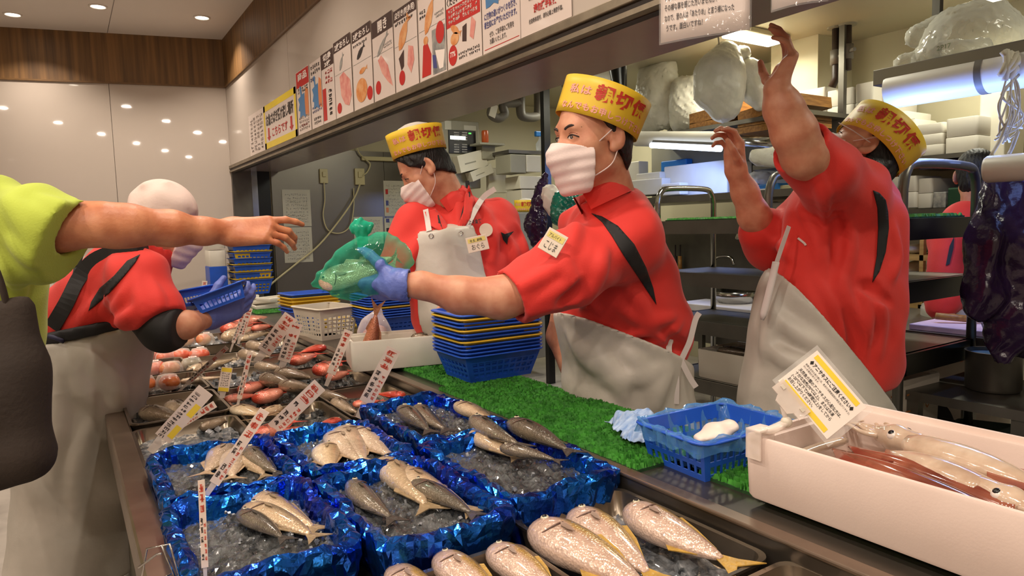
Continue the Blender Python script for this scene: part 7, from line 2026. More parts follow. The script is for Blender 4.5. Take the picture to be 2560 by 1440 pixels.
MB().lathe([(.001, 0), (r*.85, 0), (r, .008), (r, .10), (r*.85, .112), (r*.8, .110), (.001, .110)], 20, c).build('can_body', M_orange, t, smooth=True, angle=40); MB().lathe([(.001, .1105), (r*.8, .1105)], 20, c).build('can_top', M_chrome, t)
z_ = c[2]
t = thing('ledge_cabinet', ony(1250, 362, YP), 'narrow grey ledge cabinet under the orange can', 'ledge'); ybox(1200, 357, 1262, 362, YP-.2, 1.06).build('top', M_panel, t); ybox(1206, 364, 1238, 398, YP-.12, .15).build('box', M_panel, t, bevel=.004); ybox(1222, 420, 1266, 482, YP-.02, .05).build('panel', M_box_, t, bevel=.004)
for k, (q, lab, a) in enumerate((([(1132, 392), (1200, 375), (1212, 413), (1140, 435)], 'upper white glove carton tilted beside the leaning clerk', 0), ([(1160, 434), (1212, 412), (1222, 440), (1170, 456)], 'lower white glove carton tilted beside the leaning clerk', 0))):
    P4 = [ony(x, y, YP-.004) for x, y in q]; ux = nrm(P4[1]-P4[0]); uy = nrm((P4[0]-P4[3])-np.dot(P4[0]-P4[3], ux)*ux); w = np.linalg.norm(P4[1]-P4[0]); h = np.linalg.norm(P4[0]-P4[3])
    t = thing('carton', P4[3], lab, 'carton'); MB().prism([(0, 0), (w, 0), (w, h), (0, h)], P4[3], ux, uy, .10).build('carton_body', M_box_, t, bevel=.003)
    MB().prism([(w*.2, h*.4), (w*.6, h*.4), (w*.6, h*.48), (w*.2, h*.48)], P4[3]+np.cross(ux, uy)*.10, ux, uy, .001).build('slot', M_panel, t)
# drain pipes
def pipe(pts, Y, r, label, mt=M_grey): one(MB().tube(smooth_path([ony(x, y, Y) for x, y in pts], 5), r, 12), 'drain_pipe', mt, label, 'pipe', smooth=True)
pipe([(1234, 200), (1232, 262), (1228, 285), (1245, 296), (1262, 285), (1258, 262), (1290, 258), (1300, 262)], 5.5, .042, 'grey U-bend drain pipe under the soffit, with a tag on it')
pipe([(1302, 225), (1302, 280), (1312, 292), (1338, 292), (1346, 280), (1346, 232)], 5.5, .045, 'grey square U-bend drain pipe beside the black post')
x0, x1, z0, z1 = yr(1222, 262, 1245, 292, 5.455); one(MB().box(((x0+x1)/2, 5.455, (z0+z1)/2), ((x1-x0)*.7, .006, (z1-z0)*1.1), roty(.35)), 'pipe_tag', M_box_, 'pale tag hanging on the U-bend pipe', 'tag')
_x0, _x1, _a, _b = yr(1363, 170, 1378, 700, 4.6); one(MB().span((_x0, 4.6, 0), (_x1, 4.65, ZK)), 'steel_post', M_blackp, 'black post between the drain pipes and the reaching clerk', 'post')
one(MB().tube([at(1545, 175, 4.4)*arr(1, 1, 0)+arr(0, 0, ZK), at(1545, 175, 4.4), at(1550, 225, 4.4), at(1548, 270, 4.4)], [.03, .06, .045, .05], 12), 'pipe_valve', M_blackp, 'black valve pipe above the yellow hat of the reaching clerk', 'pipe', smooth=True)
# small shelf with boxes
t = thing('steel_shelf', ony(1318, 400, 5.4), 'small steel shelf with boxes behind the leaning clerk', 'shelf'); ybox(1272, 376, 1362, 384, 5.2, .35).build('shelf_board', M_steeld, t)
for q, lab in (((1276, 386, 1315, 432), 'grey plastic box hanging below the small shelf'), ((1316, 388, 1352, 430), 'pale box below the small shelf beside the grey one'), ((1300, 440, 1355, 472), 'pale carton below the small shelf, upper of two'), ((1304, 474, 1356, 530), 'pale carton below the small shelf, lower of two')): one(ybox(*q, 5.15, .25), 'carton', M_box_ if 'pale' in lab else M_panel, lab, 'carton', bevel=.006)
one(ybox(1262, 531, 1376, 900, 4.9, .6), 'low_cabinet', M_panel, 'grey low cabinet behind the leaning clerk carrying cartons and a hat', 'cabinet', bevel=.006)
sp = thing('spray_bottle', ony(1352, 376, 5.32), 'clear spray bottle with a blue trigger head by the black post', 'spray bottle'); c = ony(1352, 376, 5.32)
MB().lathe([(.001, 0), (.045, 0), (.048, .06), (.02, .10), (.016, .13)], 16, c).build('bottle', film('bottle_clear', (220, 224, 226), .4), sp, smooth=True); MB().box(c+arr(-.015, .02, .155), (.07, .03, .05)).build('trigger_head', M_bluebox, sp, bevel=.008)
# bags hanging behind the reaching clerk
def sack(pts, h, mt, label, cat='bag', folds=.006, nrmv=None, name='plastic_bag', fq=45):
    v = voxbox([(p, r) for p, r in pts], h); v.chain(pts, .04, flat=None); v.folds(folds, RGT+UP*.2, UP, fq, 16, .4); v.crinkle(folds*.9, fq*2.6, pts[0][0][0])
    return one(v.mb(1), name, mt, label, cat, smooth=True)
sack([px(1362, 440, 3.2, .02), px(1352, 500, 3.2, .035), px(1338, 560, 3.2, .045), px(1345, 600, 3.2, .04)], .008, M_purple, 'glossy purple plastic bag hanging behind the reaching clerk')
sack([px(1375, 480, 2.9, .03), px(1390, 500, 2.9, .05), px(1398, 520, 2.9, .05)], .008, M_wbag, 'white roll of bags hanging beside the green bag', fq=30)
sack([px(1422, 470, 2.8, .02), px(1415, 500, 2.8, .045), px(1412, 535, 2.8, .05), px(1425, 548, 2.8, .03)], .007, mat('green_bag_film', (24, 140, 116), .2, rgb2=(16, 100, 84), vscale=12, bump=.5, bscale=20), 'green plastic bags hanging in front of the reaching clerk')
ph = thing('yellow_hat', ony(1315, 531, 5.0), 'spare yellow paper hat lying behind the shoulder of the leaning clerk', 'hat'); paper_hat(ph, ony(1315, 529, 5.0), RGT, UP, .20, .12, .10, 1.05, crown=.04)

# ---- overhead shelf along the far wall with bags, trays and a film roll
XS = 4.15
sh = thing('steel_shelf', (XS+.3, 4.0, onx(1700, 328, XS)[2]), 'long overhead steel shelf carrying white bags and wooden trays', 'shelf')
zS = onx(1700, 326, XS)[2]
yA = onx(1560, 330, XS)[1]; yB = onx(2010, 330, XS)[1]
MB().span((XS, yB, zS-.03), (XS+.56, yA, zS)).build('shelf_board', M_steeld, sh)
for y in (yA-.05, yB+.05): MB().span((XS+.50, y-.02, zS), (XS+.54, y+.02, ZK)).build('hanger', M_steeld, sh)
def bundle(q, X, dx, label, seed, amp=.02):
    y0, y1, z0, z1 = xr(*q, X); c = arr(X+dx/2, (y0+y1)/2, (z0+z1)/2); hx = arr(dx/2, (y0-y1)/2, (z1-z0)/2)
    v = Vox(c-hx-.05, c+hx+.05, .014); r = min(hx)*.55
    v.ell(c, hx*1.05, None, .02); 
    for sz in (-1, 1):
        for sy in (-1, 1): v.cone(c+arr(0, sy*(hx[1]-r), -(hx[2]-r)), c+arr(0, sy*(hx[1]-r), (hx[2]-r)), r, r*.92, .05)
    v.folds(.008, arr(0, 1, .2), UP, 26, 8, seed); v.crinkle(.008, 75, seed)
    return one(v.mb(1), 'plastic_bag', M_wbag, label, 'bag', smooth=True)
bundle((1575, 150, 1658, 322), XS+.12, .28, 'tall white wrapped bundle standing on the shelf end', 1.)
bundle((1655, 188, 1728, 322), XS+.10, .28, 'shorter white wrapped bundle beside the tall one', 2.)
sack([px(1815, 140, 4.75, .10), px(1800, 185, 4.75, .17), px(1800, 225, 4.75, .17), px(1812, 262, 4.75, .12)], .014, M_wbag, 'large white plastic bag hanging by a string above the trays', fq=26)
sack([px(1855, 135, 4.8, .06), px(1790, 150, 4.7, .07)], .014, M_wbag, 'white bag bundle lying over the hanging bag', fq=26)
sack([px(1870, 180, 4.8, .10), px(1885, 225, 4.8, .09), px(1900, 262, 4.8, .05)], .014, M_wbag, 'white bag drooping beside the hanging bag', fq=30)
one(MB().tube([at(1795, 85, 4.7), at(1800, 130, 4.7)], .006, 6), 'string', M_ropem, 'string holding the white hanging bag', 'string')
for q, rot, lab in (((1725, 268, 1845, 298), .03, 'wooden tray tilted under the hanging bag'), ((1725, 300, 1820, 324), 0, 'wooden tray at the bottom under the tilted one'), ((1846, 256, 1995, 286), .06, 'wooden tray on top of the stack beside the raised arm'), ((1846, 290, 1995, 308), 0, 'middle wooden tray of the stack beside the raised arm'), ((1840, 308, 1995, 326), 0, 'lowest wooden tray of the stack beside the raised arm')):
    y0, y1, z0, z1 = xr(*q, XS+.03); t = thing('wooden_tray', (XS+.2, (y0+y1)/2, z0), lab, 'wooden tray'); c = arr(XS+.22, (y0+y1)/2, (z0+z1)/2); R = rotx(-rot*2); dY = y0-y1; dZ = z1-z0
    MB().box(c-UP*dZ*.35, (.38, dY, dZ*.15), R).build('tray_bottom', M_bamboo, t)
    for s_ in (-1, 1): MB().box(c+R@arr(.19*s_, 0, 0), (.014, dY, dZ*.9), R).build('tray_side', M_bamboo, t); MB().box(c+R@arr(0, s_*dY*.5, 0), (.38, .014, dZ*.9), R).build('tray_end', M_bamboo, t)
ra = onx(1590, 347, XS-.06); rb = onx(1822, 350, XS-.06); rc = onx(2005, 362, XS-.06)
t = thing('film_roll', ra, 'thick white film roll hanging under the overhead shelf', 'film roll'); R = basis(z=rb-ra)
MB().lathe([(.022, 0), (.060, 0), (.062, .01), (.062, np.linalg.norm(rb-ra)), (.022, np.linalg.norm(rb-ra))], 24, ra, R).build('roll', M_roll, t, smooth=True, angle=40); MB().lathe([(.022, -.005), (.022, np.linalg.norm(rb-ra)+.005)], 16, ra, R).build('core', M_dark, t, smooth=True)
one(MB().tube([rb+arr(0, -.01, 0), rc], .04, 16), 'shelf_tube', M_chrome, 'shiny chrome tube continuing from the white film roll', 'tube', smooth=True)
la = onx(1628, 363, XS-.14); lb_ = onx(1802, 372, XS-.14)
t = thing('shelf_light', la, 'long glowing tube lamp under the overhead shelf', 'lamp'); MB().tube([la, lb_], .022, 12).build('tube', M_tubeb, t, smooth=True)
MB().tube([la+arr(.03, 0, .025), lb_+arr(.03, 0, .025)], .02, 8).build('housing', M_steeld, t)
ll = area_light('shelf_lamp', tuple((la+lb_)/2-arr(-.10, 0, .05)), 1.0, 9, BLUE, size_y=.06, rot=(0, radians(-25), radians(90))); 
# worktop under it with boxes
zW = onx(1700, 490, XS-.05)[2]; yA = onx(1520, 490, XS)[1]; yB = onx(2000, 490, XS)[1]
t = thing('work_table', (XS+.3, (yA+yB)/2, zW-.6), 'steel work shelf with white boxes in bluish light', 'table'); MB().span((XS-.1, yB, zW-.05), (XS+.58, yA, zW)).build('top', M_steeld, t); MB().span((XS+.55, yB, zW), (XS+.58, yA, zS-.03)).build('back_panel', M_panel, t)
for y in (yA-.04, yB+.04):
    for x in (XS, XS+.5): MB().span((x-.02, y-.02, 0), (x+.02, y+.02, zW-.05)).build('leg', M_steeld, t)
for q, X, dx, mt, lab in (((1660, 408, 1818, 488), XS+.2, .30, M_box_, 'large white foam box in blue light under the shelf lamp'), ((1652, 400, 1716, 428), XS+.45, .08, M_bluebox, 'dark blue carton behind the large white box'), ((1568, 404, 1598, 488), XS+.36, .12, M_box_, 'small upright white box at the end under the shelf lamp'),
                     ((1572, 448, 1655, 488), XS+.1, .25, M_box_, 'stack of flat white trays in front of the large white box'), ((1590, 432, 1650, 448), XS+.14, .2, M_box_, 'flat white lid on the stack of trays'), ((1655, 458, 1700, 488), XS+.08, .1, M_box_, 'small white tub in front of the large white box'),
                     ((1876, 460, 1946, 488), XS, .12, M_bluebox, 'blue and white glove carton on the work shelf'), ((1866, 458, 1876, 488), XS, .12, M_box_, 'white carton end beside the blue glove carton'), ((1948, 462, 1990, 488), XS+.02, .12, M_cream, 'cream carton beside the blue glove carton'), ((1880, 505, 1915, 522), XS+.05, .15, M_box_, 'white tub below the work shelf'), ((1916, 505, 1985, 525), XS+.08, .15, M_sheet, 'row of pale packets below the work shelf')):
    one(xbox(*q, X, dx), 'storage_box', mt, lab, 'box', bevel=.008)
y0, y1, z0, z1 = xr(1888, 472, 1918, 484, XS-.003); one(MB().span((XS-.003, y1, z0), (XS-.0005, y0, z1)), 'carton_label', M_box_, 'white label on the blue glove carton', 'label')
t = thing('steel_shelf', onx(1930, 415, XS), 'short steel shelf with white bags above the blue glove carton', 'shelf'); xbox(1882, 408, 1990, 420, XS, .4).build('shelf_board', M_steeld, t)
sack([px(1895, 392, 4.6, .06), px(1960, 392, 4.5, .07)], .014, M_wbag, 'white bags lying on the short steel shelf', fq=30); sack([px(1885, 447, 5.0, .055), px(1915, 449, 4.95, .055)], .014, film('crinkled_film', (220, 216, 206), .4, .1), 'clear crinkled bag above the blue glove carton', fq=40)

# ---- sink zone seen between the two clerks
XK = 4.3
t = thing('sink_unit', onx(1780, 760, XK), 'dark steel sink with arched tap and back panel', 'sink'); xbox(1650, 560, 1905, 690, XK+.3, .03).build('back_panel', M_steeld, t); xbox(1650, 690, 1905, 700, XK-.1, .45).build('rim', M_steel, t); xbox(1660, 700, 1905, 860, XK-.05, .03).build('front', M_steeld, t)
c = onx(1785, 688, XK+.1); MB().tube(smooth_path([c, c+UP*.10, c+UP*.15+arr(0, -.04, 0), c+UP*.15+arr(0, -.16, 0), c+UP*.09+arr(0, -.2, 0)], 5), .012, 8).build('tap', M_chrome, t, smooth=True); MB().tube([c+UP*.03, c+UP*.05+arr(0, -.06, 0)], .014, 8).build('tap_lever', M_chrome, t, smooth=True)
c = onx(1848, 600, XK+.1); one(MB().lathe([(.001, 0), (.03, 0), (.032, .02), (.012, .07), (.012, .10), (.02, .11), (.001, .12)], 14, c), 'tap_head', M_chrome, 'small pale tap head on the sink wall', 'tap', smooth=True)
for x, lab in ((1688, 'knife with a dark blade hanging at the sink panel'), (1700, 'tool with a pale wooden handle hanging at the sink panel')):
    a = onx(x, 612, XK+.25); b = onx(x, 640, XK+.25); e = onx(x, 682, XK+.25); t = thing('hanging_tool', e, lab, 'tool'); MB().tube([a, b], .008, 8).build('hook_end', M_dark, t); MB().tube([b, e], [.016, .02], 10).build('handle', M_bamboo if x == 1700 else M_dark, t, smooth=True)
c = onx(1880, 690, XK-.2); one(MB().lathe([(.001, 0), (.10, 0), (.16, .03), (.155, .034), (.10, .008), (.001, .008)], 24, c+UP*.0), 'plate', M_box_, 'pale bowl on the sink edge beside the raised-arm clerk', 'bowl', smooth=True)
# worktop with cutting boards in front of it
t = thing('prep_table', onx(1800, 800, 3.7), 'low prep table with a white cutting board seen through the rack', 'table'); zT = onx(1800, 784, 3.7)[2]; y0 = onx(1640, 780, 3.7)[1]; y1 = onx(1930, 780, 3.7)[1]; MB().span((3.65, y1, zT-.05), (4.2, y0, zT)).build('top', M_steeld, t)
for y in (y0-.05, y1+.05):
    for x in (3.7, 4.15): MB().span((x-.02, y-.02, 0), (x+.02, y+.02, zT-.05)).build('leg', M_steeld, t)
one(MB().span((3.68, onx(1905, 770, 3.7)[1], zT), (4.0, onx(1695, 770, 3.7)[1], zT+.05)), 'cutting_board', M_whiteb, 'thick white cutting board on the low prep table', 'cutting board', bevel=.006)
c = onx(1840, 752, 3.95); one(MB().lathe([(.001, 0), (.12, 0), (.17, .08), (.175, .08), (.12, -.004), (.001, -.004)], 24, arr(c[0], c[1], zT+.055)), 'steel_bowl', M_chrome, 'shallow steel bowl on the white cutting board', 'bowl', smooth=True)

# ---- racks
def rack(x0, x1, y0, y1, zs, label, mt_edge, arch, mats=True, deck=M_steeld):
    t = thing('shelf_rack', ((x0+x1)/2, (y0+y1)/2, 0), label, 'rack')
    for i, z in enumerate(zs):
        MB().span((x0, y0, z-.006), (x1, y1, z)).build('shelf_deck', deck, t)
        for (a, b) in (((x0, y0), (x1, y0)), ((x0, y1), (x1, y1)), ((x0, y0), (x0, y1)), ((x1, y0), (x1, y1))):
            MB().span((min(a[0], b[0])-.012, min(a[1], b[1])-.012, z-.075), (max(a[0], b[0])+.012, max(a[1], b[1])+.012, z)).build('shelf_edge', mt_edge, t)
    zt = zs[0]+.19; r = .017
    for y in (y0, y1):
        p = [arr(x0-.02, y, 0.03), arr(x0-.02, y, zt-.09), arr(x0, y, zt-.03), arr(x0+.07, y, zt), arr(x1-.07, y, zt), arr(x1, y, zt-.03), arr(x1+.02, y, zt-.09), arr(x1+.02, y, 0.03)]
        MB().tube([p[0]]+smooth_path(p[1:-1], 5)+[p[-1]], r, 12).build('tube_frame', M_chrome if mt_edge is not M_blackp else M_steeld, t, smooth=True)
        for q in (p[0], p[-1]): MB().lathe([(.001, -.03), (.03, -.03), (.03, .01), (.001, .01)], 14, q).build('caster', M_black, t)
    return t
rack(2.92, 3.36, 1.95, 2.86, (1.355, 1.065, .80, .47), 'tall steel shelf rack with arched tube handles behind the reaching clerk', M_steeld, True)
rack(2.42, 2.92, 1.22, 1.75, (1.34, 1.12, .865, .53), 'tall shelf rack with black shelf edges behind the raised-arm clerk', M_blackp, True)
turf('turf_mat', 2.94, 3.34, 1.97, 2.84, 1.355, 'green turf mat on top of the steel shelf rack', .022, 8)
turf('turf_mat', 2.44, 2.90, 1.24, 1.73, 1.34, 'green turf mat on top of the black-edged shelf rack', .02, 9)
# on the rack shelves
o = foam_box_mb(.36, .52, .16, .02).xf(None, (3.14, 2.36, .47)).build('foam_box', M_foam2, None, smooth=True, angle=30); tag(o, 'white foam box with dark fish on the bottom shelf of the steel rack', 'foam box')
fish('dark', arr(3.05, 2.55, .62), arr(3.10, 2.18, .62), arr(1, .2, 0), 'dark glistening fish in the foam box on the steel rack', .05)
basket('yel', M_byel, .30, .22, .10, (3.0, 2.02, .47), radians(80), 'yellow plastic basket on the bottom shelf of the steel rack', None, nslot=9, rows=3)
o = foam_box_mb(.42, .30, .20, .02).xf(rotz(-.05), (2.66, 1.45, .53)).build('foam_box', M_foam2, None, smooth=True, angle=30); tag(o, 'white foam box with orange handwriting under the black shelf edge', 'foam box')
wr_ = mat('orange_marker', (176, 110, 50), .6, var=.1); m = MB(); c = arr(2.46, 1.285, .55); R0 = rotz(-.05)
put_text(m, '丙 二 30', arr(2.50, 1.294, .60), nrm(R0@arr(1, 0, 0)), UP, w=.26, h=.09, bold=-.01); m.build('handwriting', wr_, o)
# wooden slat shelf far back
t = thing('wooden_shelf', at(2310, 870, 4.4), 'pale wooden shelf unit with bags seen through the black rack', 'shelf')
for y in (585, 645, 700, 770, 850): xbox(2225, y-7, 2400, y+7, 3.95, .35).build('board', M_woodsh, t)
for x in (2300, 2312): pass
xbox(2296, 560, 2306, 880, 3.95, .03).build('upright', M_woodsh, t); xbox(2226, 560, 2234, 880, 3.95, .03).build('upright', M_woodsh, t); xbox(2392, 560, 2400, 880, 3.95, .03).build('upright', M_woodsh, t)
for q, lab in (((2240, 610, 2292, 636), 'clear bag on the upper board of the wooden shelf'), ((2310, 605, 2380, 636), 'grey bag beside the upright on the wooden shelf'), ((2240, 655, 2285, 692), 'white tub on the second board of the wooden shelf'), ((2310, 655, 2375, 690), 'white packets on the second board of the wooden shelf'), ((2245, 790, 2320, 838), 'dark bundle on the lower board of the wooden shelf')):
    y0, y1, z0, z1 = xr(*q, 4.0); c = arr(4.12, (y0+y1)/2, (z0+z1)/2); v = Vox(c-arr(.2, .25, .15), c+arr(.2, .25, .15), .014); v.ell(c, ((.10), (y0-y1)/2, (z1-z0)/2), None, .02); v.folds(.008, arr(0, 1, .4), UP, 50, 14, q[0]*.1)
    one(v.mb(1), 'plastic_bag', M_wbag if 'dark' not in lab else M_purple, lab, 'bag', smooth=True)
# prep counter with board and pounder at the right
zP = onz(2400, 880, .86)[2]
t = thing('prep_table', (3.2, 1.0, 0), 'steel prep counter with a pink board behind the black rack', 'table'); MB().span((3.0, .35, .82), (3.75, 2.0, .86)).build('top', M_steel, t)
for x in (3.05, 3.7):
    for y in (.4, 1.95): MB().span((x-.02, y-.02, 0), (x+.02, y+.02, .82)).build('leg', M_steeld, t)
one(MB().span((3.03, 1.02, .86), (3.35, 1.50, .885)), 'cutting_board', M_pinkb, 'pink cutting board on the prep counter behind the black rack', 'cutting board', bevel=.004)
a = at(2338, 838, 2.95); b = at(2440, 848, 2.9); c = at(2478, 852, 2.88); t = thing('mallet', arr(a[0], a[1], .885), 'meat mallet with a wooden handle resting over the pink board', 'mallet'); dz = arr(0, 0, .915-a[2]); MB().tube([a+dz, b+dz], .015, 10).build('handle', M_bamboo, t, smooth=True); MB().tube([b+dz, c+dz], .012, 10).build('shaft', M_dark, t); MB().box(c+dz, (.05, .04, .055)).build('mallet_head', M_steel, t, bevel=.004)
c = arr(2.80, .78, .60); pc = at(2482, 972, 2.55); t = thing('stock_pot', pc, 'grey steel pot with a blue rim under the purple bag', 'pot'); MB().lathe([(.001, 0), (.085, 0), (.09, .01), (.09, .14), (.094, .145), (.087, .145), (.084, .012), (.001, .012)], 28, pc).build('pot_body', M_steeld, t, smooth=True, angle=40); MB().lathe([(.001, .13), (.086, .13)], 28, pc).build('contents', mat('pale_blue_water', (150, 190, 206), .1, var=.05), t)
t = thing('steel_stand', pc*arr(1, 1, 0), 'low steel stand under the grey pot', 'stand'); MB().box(pc-UP*.02, (.5, .4, .035)).build('top', M_steeld, t)
for sx in (-1, 1):
    for sy in (-1, 1): MB().span((pc[0]+sx*.22-.02, pc[1]+sy*.17-.02, 0), (pc[0]+sx*.22+.02, pc[1]+sy*.17+.02, pc[2]-.035)).build('leg', M_steeld, t)
basket('gr', M_bgreen, .34, .26, .14, onz(2500, 1180, .40), .4, 'dark green plastic basket low behind the squid box', None, nslot=9, rows=3)
one(MB().span((2.3, .3, 0), (2.75, .75, .40)), 'storage_box', M_dark, 'dark crate under the green basket', 'crate', bevel=.01)

# ---- foam box piles along the far wall
def fpile(q, X, dx, n, label):
    y0, y1, z0, z1 = xr(*q, X); h = (z1-z0)/n
    for i in range(n):
        o = foam_box_mb(dx, (y0-y1)*(1-.02*(i % 2)), h*.97, .02, False, .02).xf(None, (X+dx/2, (y0+y1)/2, z0+h*i)); c = MB().span((X+.01, y1+.01, z0+h*(i+1)-.02), (X+dx-.01, y0-.01, z0+h*(i+1)-.002))
        o.add(c.v, c.f)
        ob = o.build('foam_box', M_foam2, None, smooth=True, angle=30); tag(ob, ('lowest ' if i == 0 else 'topmost ' if i == n-1 else 'middle ')+label if n > 1 else label, 'foam box', 'foam boxes piled in the kitchen')
ds = thing('steel_shelf', (5.0, 2.4, onx(2200, 395, 4.75)[2]), 'dark steel shelf along the wall, loaded with foam boxes', 'shelf'); zD = onx(2300, 392, 4.75)[2]; MB().span((4.70, onx(2445, 392, 4.7)[1], zD-.03), (5.19, onx(1985, 392, 4.7)[1], zD)).build('shelf_board', M_steeld, ds)
zlow = onx(2300, 522, 4.7)[2]; MB().span((4.66, onx(2445, 522, 4.7)[1], zlow-.03), (5.19, onx(1985, 522, 4.7)[1], zlow)).build('shelf_board', M_steeld, ds)
for y in (onx(2440, 392, 4.7)[1], onx(1990, 392, 4.7)[1]): MB().span((4.72, y-.02, 0), (4.76, y+.02, zD)).build('upright', M_steeld, ds)
fpile((1992, 222, 2062, 388), 4.72, .38, 4, 'film-wrapped foam box of the pile behind the raised hand'); fpile((2064, 222, 2132, 388), 4.74, .38, 4, 'film-wrapped foam box of the pile beside the wall pipes')
fpile((2136, 206, 2182, 300), 4.74, .3, 2, 'foam box on the narrow pile beside the wall pipes'); fpile((2136, 302, 2200, 388), 4.72, .36, 2, 'foam box under the narrow pile'); fpile((2204, 280, 2262, 388), 4.76, .36, 3, 'foam box behind the tilted yellow hat')
fpile((2264, 296, 2288, 388), 4.8, .3, 1, 'upright foam box beside the drawers'); fpile((2290, 308, 2358, 388), 4.74, .36, 3, 'shallow foam drawer box with slots'); fpile((2362, 292, 2444, 388), 4.72, .36, 2, 'tall foam box at the end of the dark shelf'); 
fpile((2190, 235, 2240, 280), 4.86, .3, 1, 'foam box on top behind the blue-lit roll')
fpile((2225, 440, 2290, 520), 4.72, .36, 2, 'foam box with stains under the dark shelf'); fpile((2292, 445, 2330, 520), 4.74, .34, 2, 'small foam box under the dark shelf')
one(xbox(2368, 468, 2432, 520, 4.7, .3), 'storage_box', M_bgreen, 'dark green crate under the dark shelf', 'crate', bevel=.01); one(xbox(2296, 398, 2434, 420, 4.72, .3), 'storage_box', M_purple, 'folded purple sheets right below the dark shelf board', 'box', bevel=.01); one(xbox(2332, 480, 2364, 520, 4.72, .2), 'storage_box', M_pgrey, 'grey carton beside the dark green crate', 'box', bevel=.006)
one(MB().span((4.9, onx(2512, 340, 4.9)[1], 1.2), (5.19, onx(2446, 340, 4.9)[1], 2.15)), 'storage_box', M_box_, 'tall white locker at the end of the foam boxes', 'locker', bevel=.01)
# wall pipes
for x, top, bot, lab in ((2090, 106, 214, 'brown vertical wall pipe with a valve, bent at the bottom'), (2118, 106, 196, 'brown vertical wall pipe with a valve, straight')):
    X = 4.70; a = onx(x, top, X); a = arr(X, a[1], ZK); b = onx(x, bot-20, X); t = thing('water_pipe', b, lab, 'pipe'); MB().tube([a, b]+([b+arr(0, .03, -.06)] if x == 2090 else []), .028, 12).build('pipe', mat('brown_pipe', (58, 44, 36), .5, var=.2), t, smooth=True)
    v_ = (a*.4+b*.6); MB().tube([v_+UP*.05, v_-UP*.05], .04, 12).build('valve', M_grey, t, smooth=True); MB().tube([v_, v_+arr(-.03, -.07, 0)], .014, 8).build('valve_handle', M_grey, t); MB().lathe([(.02, 0), (.06, 0), (.06, -.012), (.02, -.012)], 18, a).build('flange', M_panel, t)
# ---- near overhead shelf at the right with the blue-lit roll
XO = 2.75
a = onx(2182, 208, XO); b = onx(2510, 134, XO); zO = a[2]
t = thing('steel_shelf', a, 'overhead steel shelf with plastic bags on top and a paper roll below', 'shelf'); y0, y1 = a[1], onx(2560, 120, XO)[1]-.3
MB().span((XO, y1, zO-.012), (XO+.42, y0, zO+.05)).build('shelf_board', M_steel, t, bevel=.003)
for y in (y0-.06, y1+.1): MB().span((XO+.36, y-.015, zO+.05), (XO+.39, y+.015, ZK)).build('hanger', M_steeld, t)
y = onx(2235, 200, XO)[1]; MB().span((XO+.05, y-.01, zO-.05), (XO+.07, y+.01, zO)).build('bracket', M_steeld, t)
rc0 = onx(2228, 226, XO+.06); L = rc0[1]-y1; t = thing('paper_roll', rc0, 'large white paper roll in blue light under the overhead shelf', 'paper roll'); R = basis(z=arr(0, -1, 0))
MB().lathe([(.018, 0), (.070, 0), (.072, .01), (.072, L), (.018, L)], 28, rc0, R).build('roll', M_roll, t, smooth=True, angle=40); MB().lathe([(.001, -.012), (.020, -.012), (.020, L)], 16, rc0, R).build('axle', M_dark, t, smooth=True); MB().lathe([(.0735, L*.42), (.0735, L*.45)], 28, rc0, R).build('band', M_grey, t, smooth=True)
area_light('roll_lamp', (XO-.02, rc0[1]-L*.55, zO-.40), 1.0, 9, BLUE, size_y=.08, rot=(pi, radians(-20), radians(90)))
lt = onx(2470, 232, XO+.02); t = thing('shelf_light', lt, 'short bright lamp under the overhead shelf end', 'lamp'); MB().span((XO+.18, lt[1]-.16, zO-.05), (XO+.24, lt[1]+.12, zO-.025)).build('tube', M_tubeb, t); MB().span((XO+.17, lt[1]-.17, zO-.026), (XO+.25, lt[1]+.13, zO-.012)).build('housing', M_steeld, t)
area_light('shelf_lamp', (XO+.21, lt[1], zO-.06), .5, 5, BLUE, size_y=.05, rot=(0, 0, radians(90)))
M_clb = film('loose_bag_film', (232, 230, 216), .26, .1)
sack([px(2330, 150, 2.62, .07), px(2400, 110, 2.60, .13), px(2450, 100, 2.58, .14), px(2490, 110, 2.55, .10)], .010, M_clb, 'big puffed clear plastic bag on the overhead shelf', fq=40)
sack([px(2265, 162, 2.66, .045), px(2340, 142, 2.64, .05), px(2440, 128, 2.6, .05)], .009, M_clb, 'flat clear bag with green print on the shelf edge', fq=60)
sack([px(2300, 90, 2.75, .05), px(2340, 75, 2.75, .06)], .010, M_clb, 'small clear bag behind the puffed one', fq=50)
m = MB(); put_text(m, '2P17', at(2342, 128, 2.55), nrm(RGT+UPV*.28), UPV, w=.055, h=.018, bold=.02); one(m, 'bag_print', mat('green_ink', (60, 104, 40), .5, var=.1), 'green print on the flat clear bag', 'print')
one(MB().span((2.62, .70, 0), (2.70, .82, ZK)), 'steel_post', M_blackp, 'thick black post at the edge carrying ropes', 'post'); 
pp = at(2530, 60, 2.5); one(MB().span((2.60, .86, 1.96), (2.64, .95, ZK)), 'steel_bracket', M_panel, 'grey steel bracket beside the black post', 'bracket')
rp = thing('rope_knot', at(2535, 200, 2.35), 'knotted bundle of frayed white rope tied to the black post', 'rope'); rr = random.Random(9)
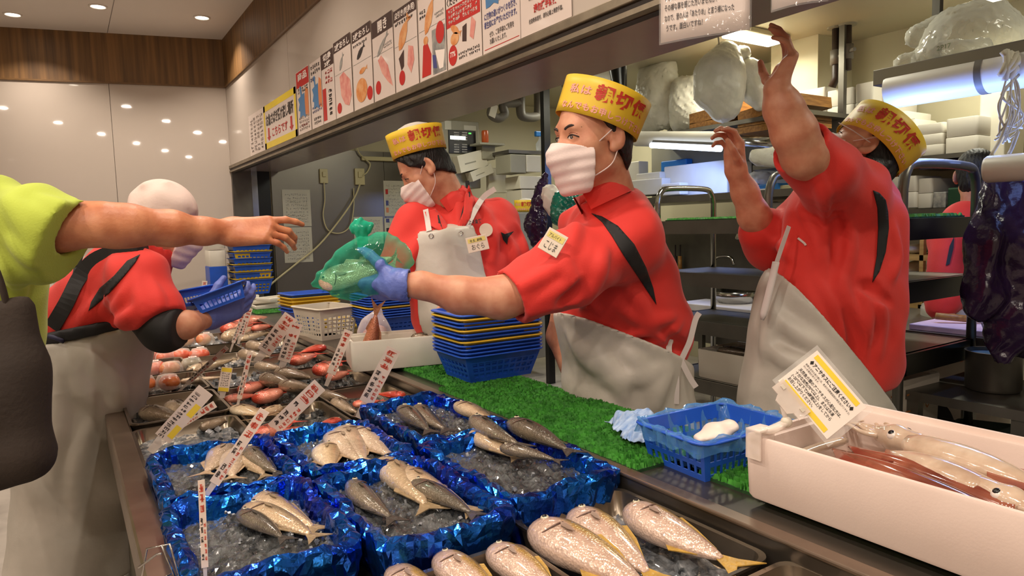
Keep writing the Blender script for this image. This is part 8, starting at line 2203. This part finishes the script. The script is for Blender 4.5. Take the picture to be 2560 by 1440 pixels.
def rope(pts, r=.006): MB().tube(smooth_path([at(x, y, d) for x, y, d in pts], 5), r, 6).build('strand', M_ropem, rp, smooth=True)
for k in range(7): rope([(2500+rr.uniform(0, 60), 130+rr.uniform(-10, 20), 2.32), (2520+rr.uniform(-20, 40), 160+rr.uniform(-10, 20), 2.3), (2500+rr.uniform(0, 60), 185+rr.uniform(-10, 20), 2.31)], .011)
for k in range(10): rope([(2530+rr.uniform(-10, 25), 180, 2.31), (2520+rr.uniform(-20, 40), 230+rr.uniform(-10, 20), 2.3), (2520+rr.uniform(-25, 40), 280+rr.uniform(-10, 50), 2.29), (2515+rr.uniform(-30, 50), 320+rr.uniform(-10, 40), 2.29)], .0035)
rope([(2520, 300, 2.29), (2500, 350, 2.27), (2478, 388, 2.24)], .006); rope([(2545, 330, 2.29), (2530, 370, 2.27), (2520, 388, 2.25)], .006)
ra = at(2462, 424, 2.25); rdir = nrm(arr(.12, -1, 0)); t = thing('paper_roll', ra, 'white paper roll hanging in front of the purple bag', 'paper roll'); R = basis(z=rdir)
MB().lathe([(.012, 0), (.038, 0), (.044, .008), (.044, .5), (.012, .5)], 26, ra, R).build('roll', M_roll, t, smooth=True, angle=40); MB().lathe([(.001, .004), (.013, .004)], 12, ra, R).build('core', M_dark, t)
v = voxbox([px(2520, 460, 2.35, .1), px(2480, 800, 2.35, .12), px(2600, 700, 2.40, .2)], .010)
v.chain([px(2500, 470, 2.36, .05), px(2480, 600, 2.36, .07), px(2460, 740, 2.36, .055), px(2440, 780, 2.36, .03)], .05); v.chain([px(2560, 460, 2.38, .09), px(2560, 650, 2.40, .13), px(2540, 820, 2.38, .09), px(2515, 890, 2.36, .03)], .06); v.chain([px(2620, 460, 2.42, .1), px(2640, 800, 2.42, .14)], .06)
v.folds(.012, RGT+UP*.12, UP, 46, 7, .4); v.folds(.006, RGT-UP*.25, UP, 95, 9, 1.); v.crinkle(.003, 60, 1.)
one(v.mb(1), 'plastic_bag', M_purple, 'large dark purple plastic bag hanging under the white paper roll', 'bag', smooth=True)
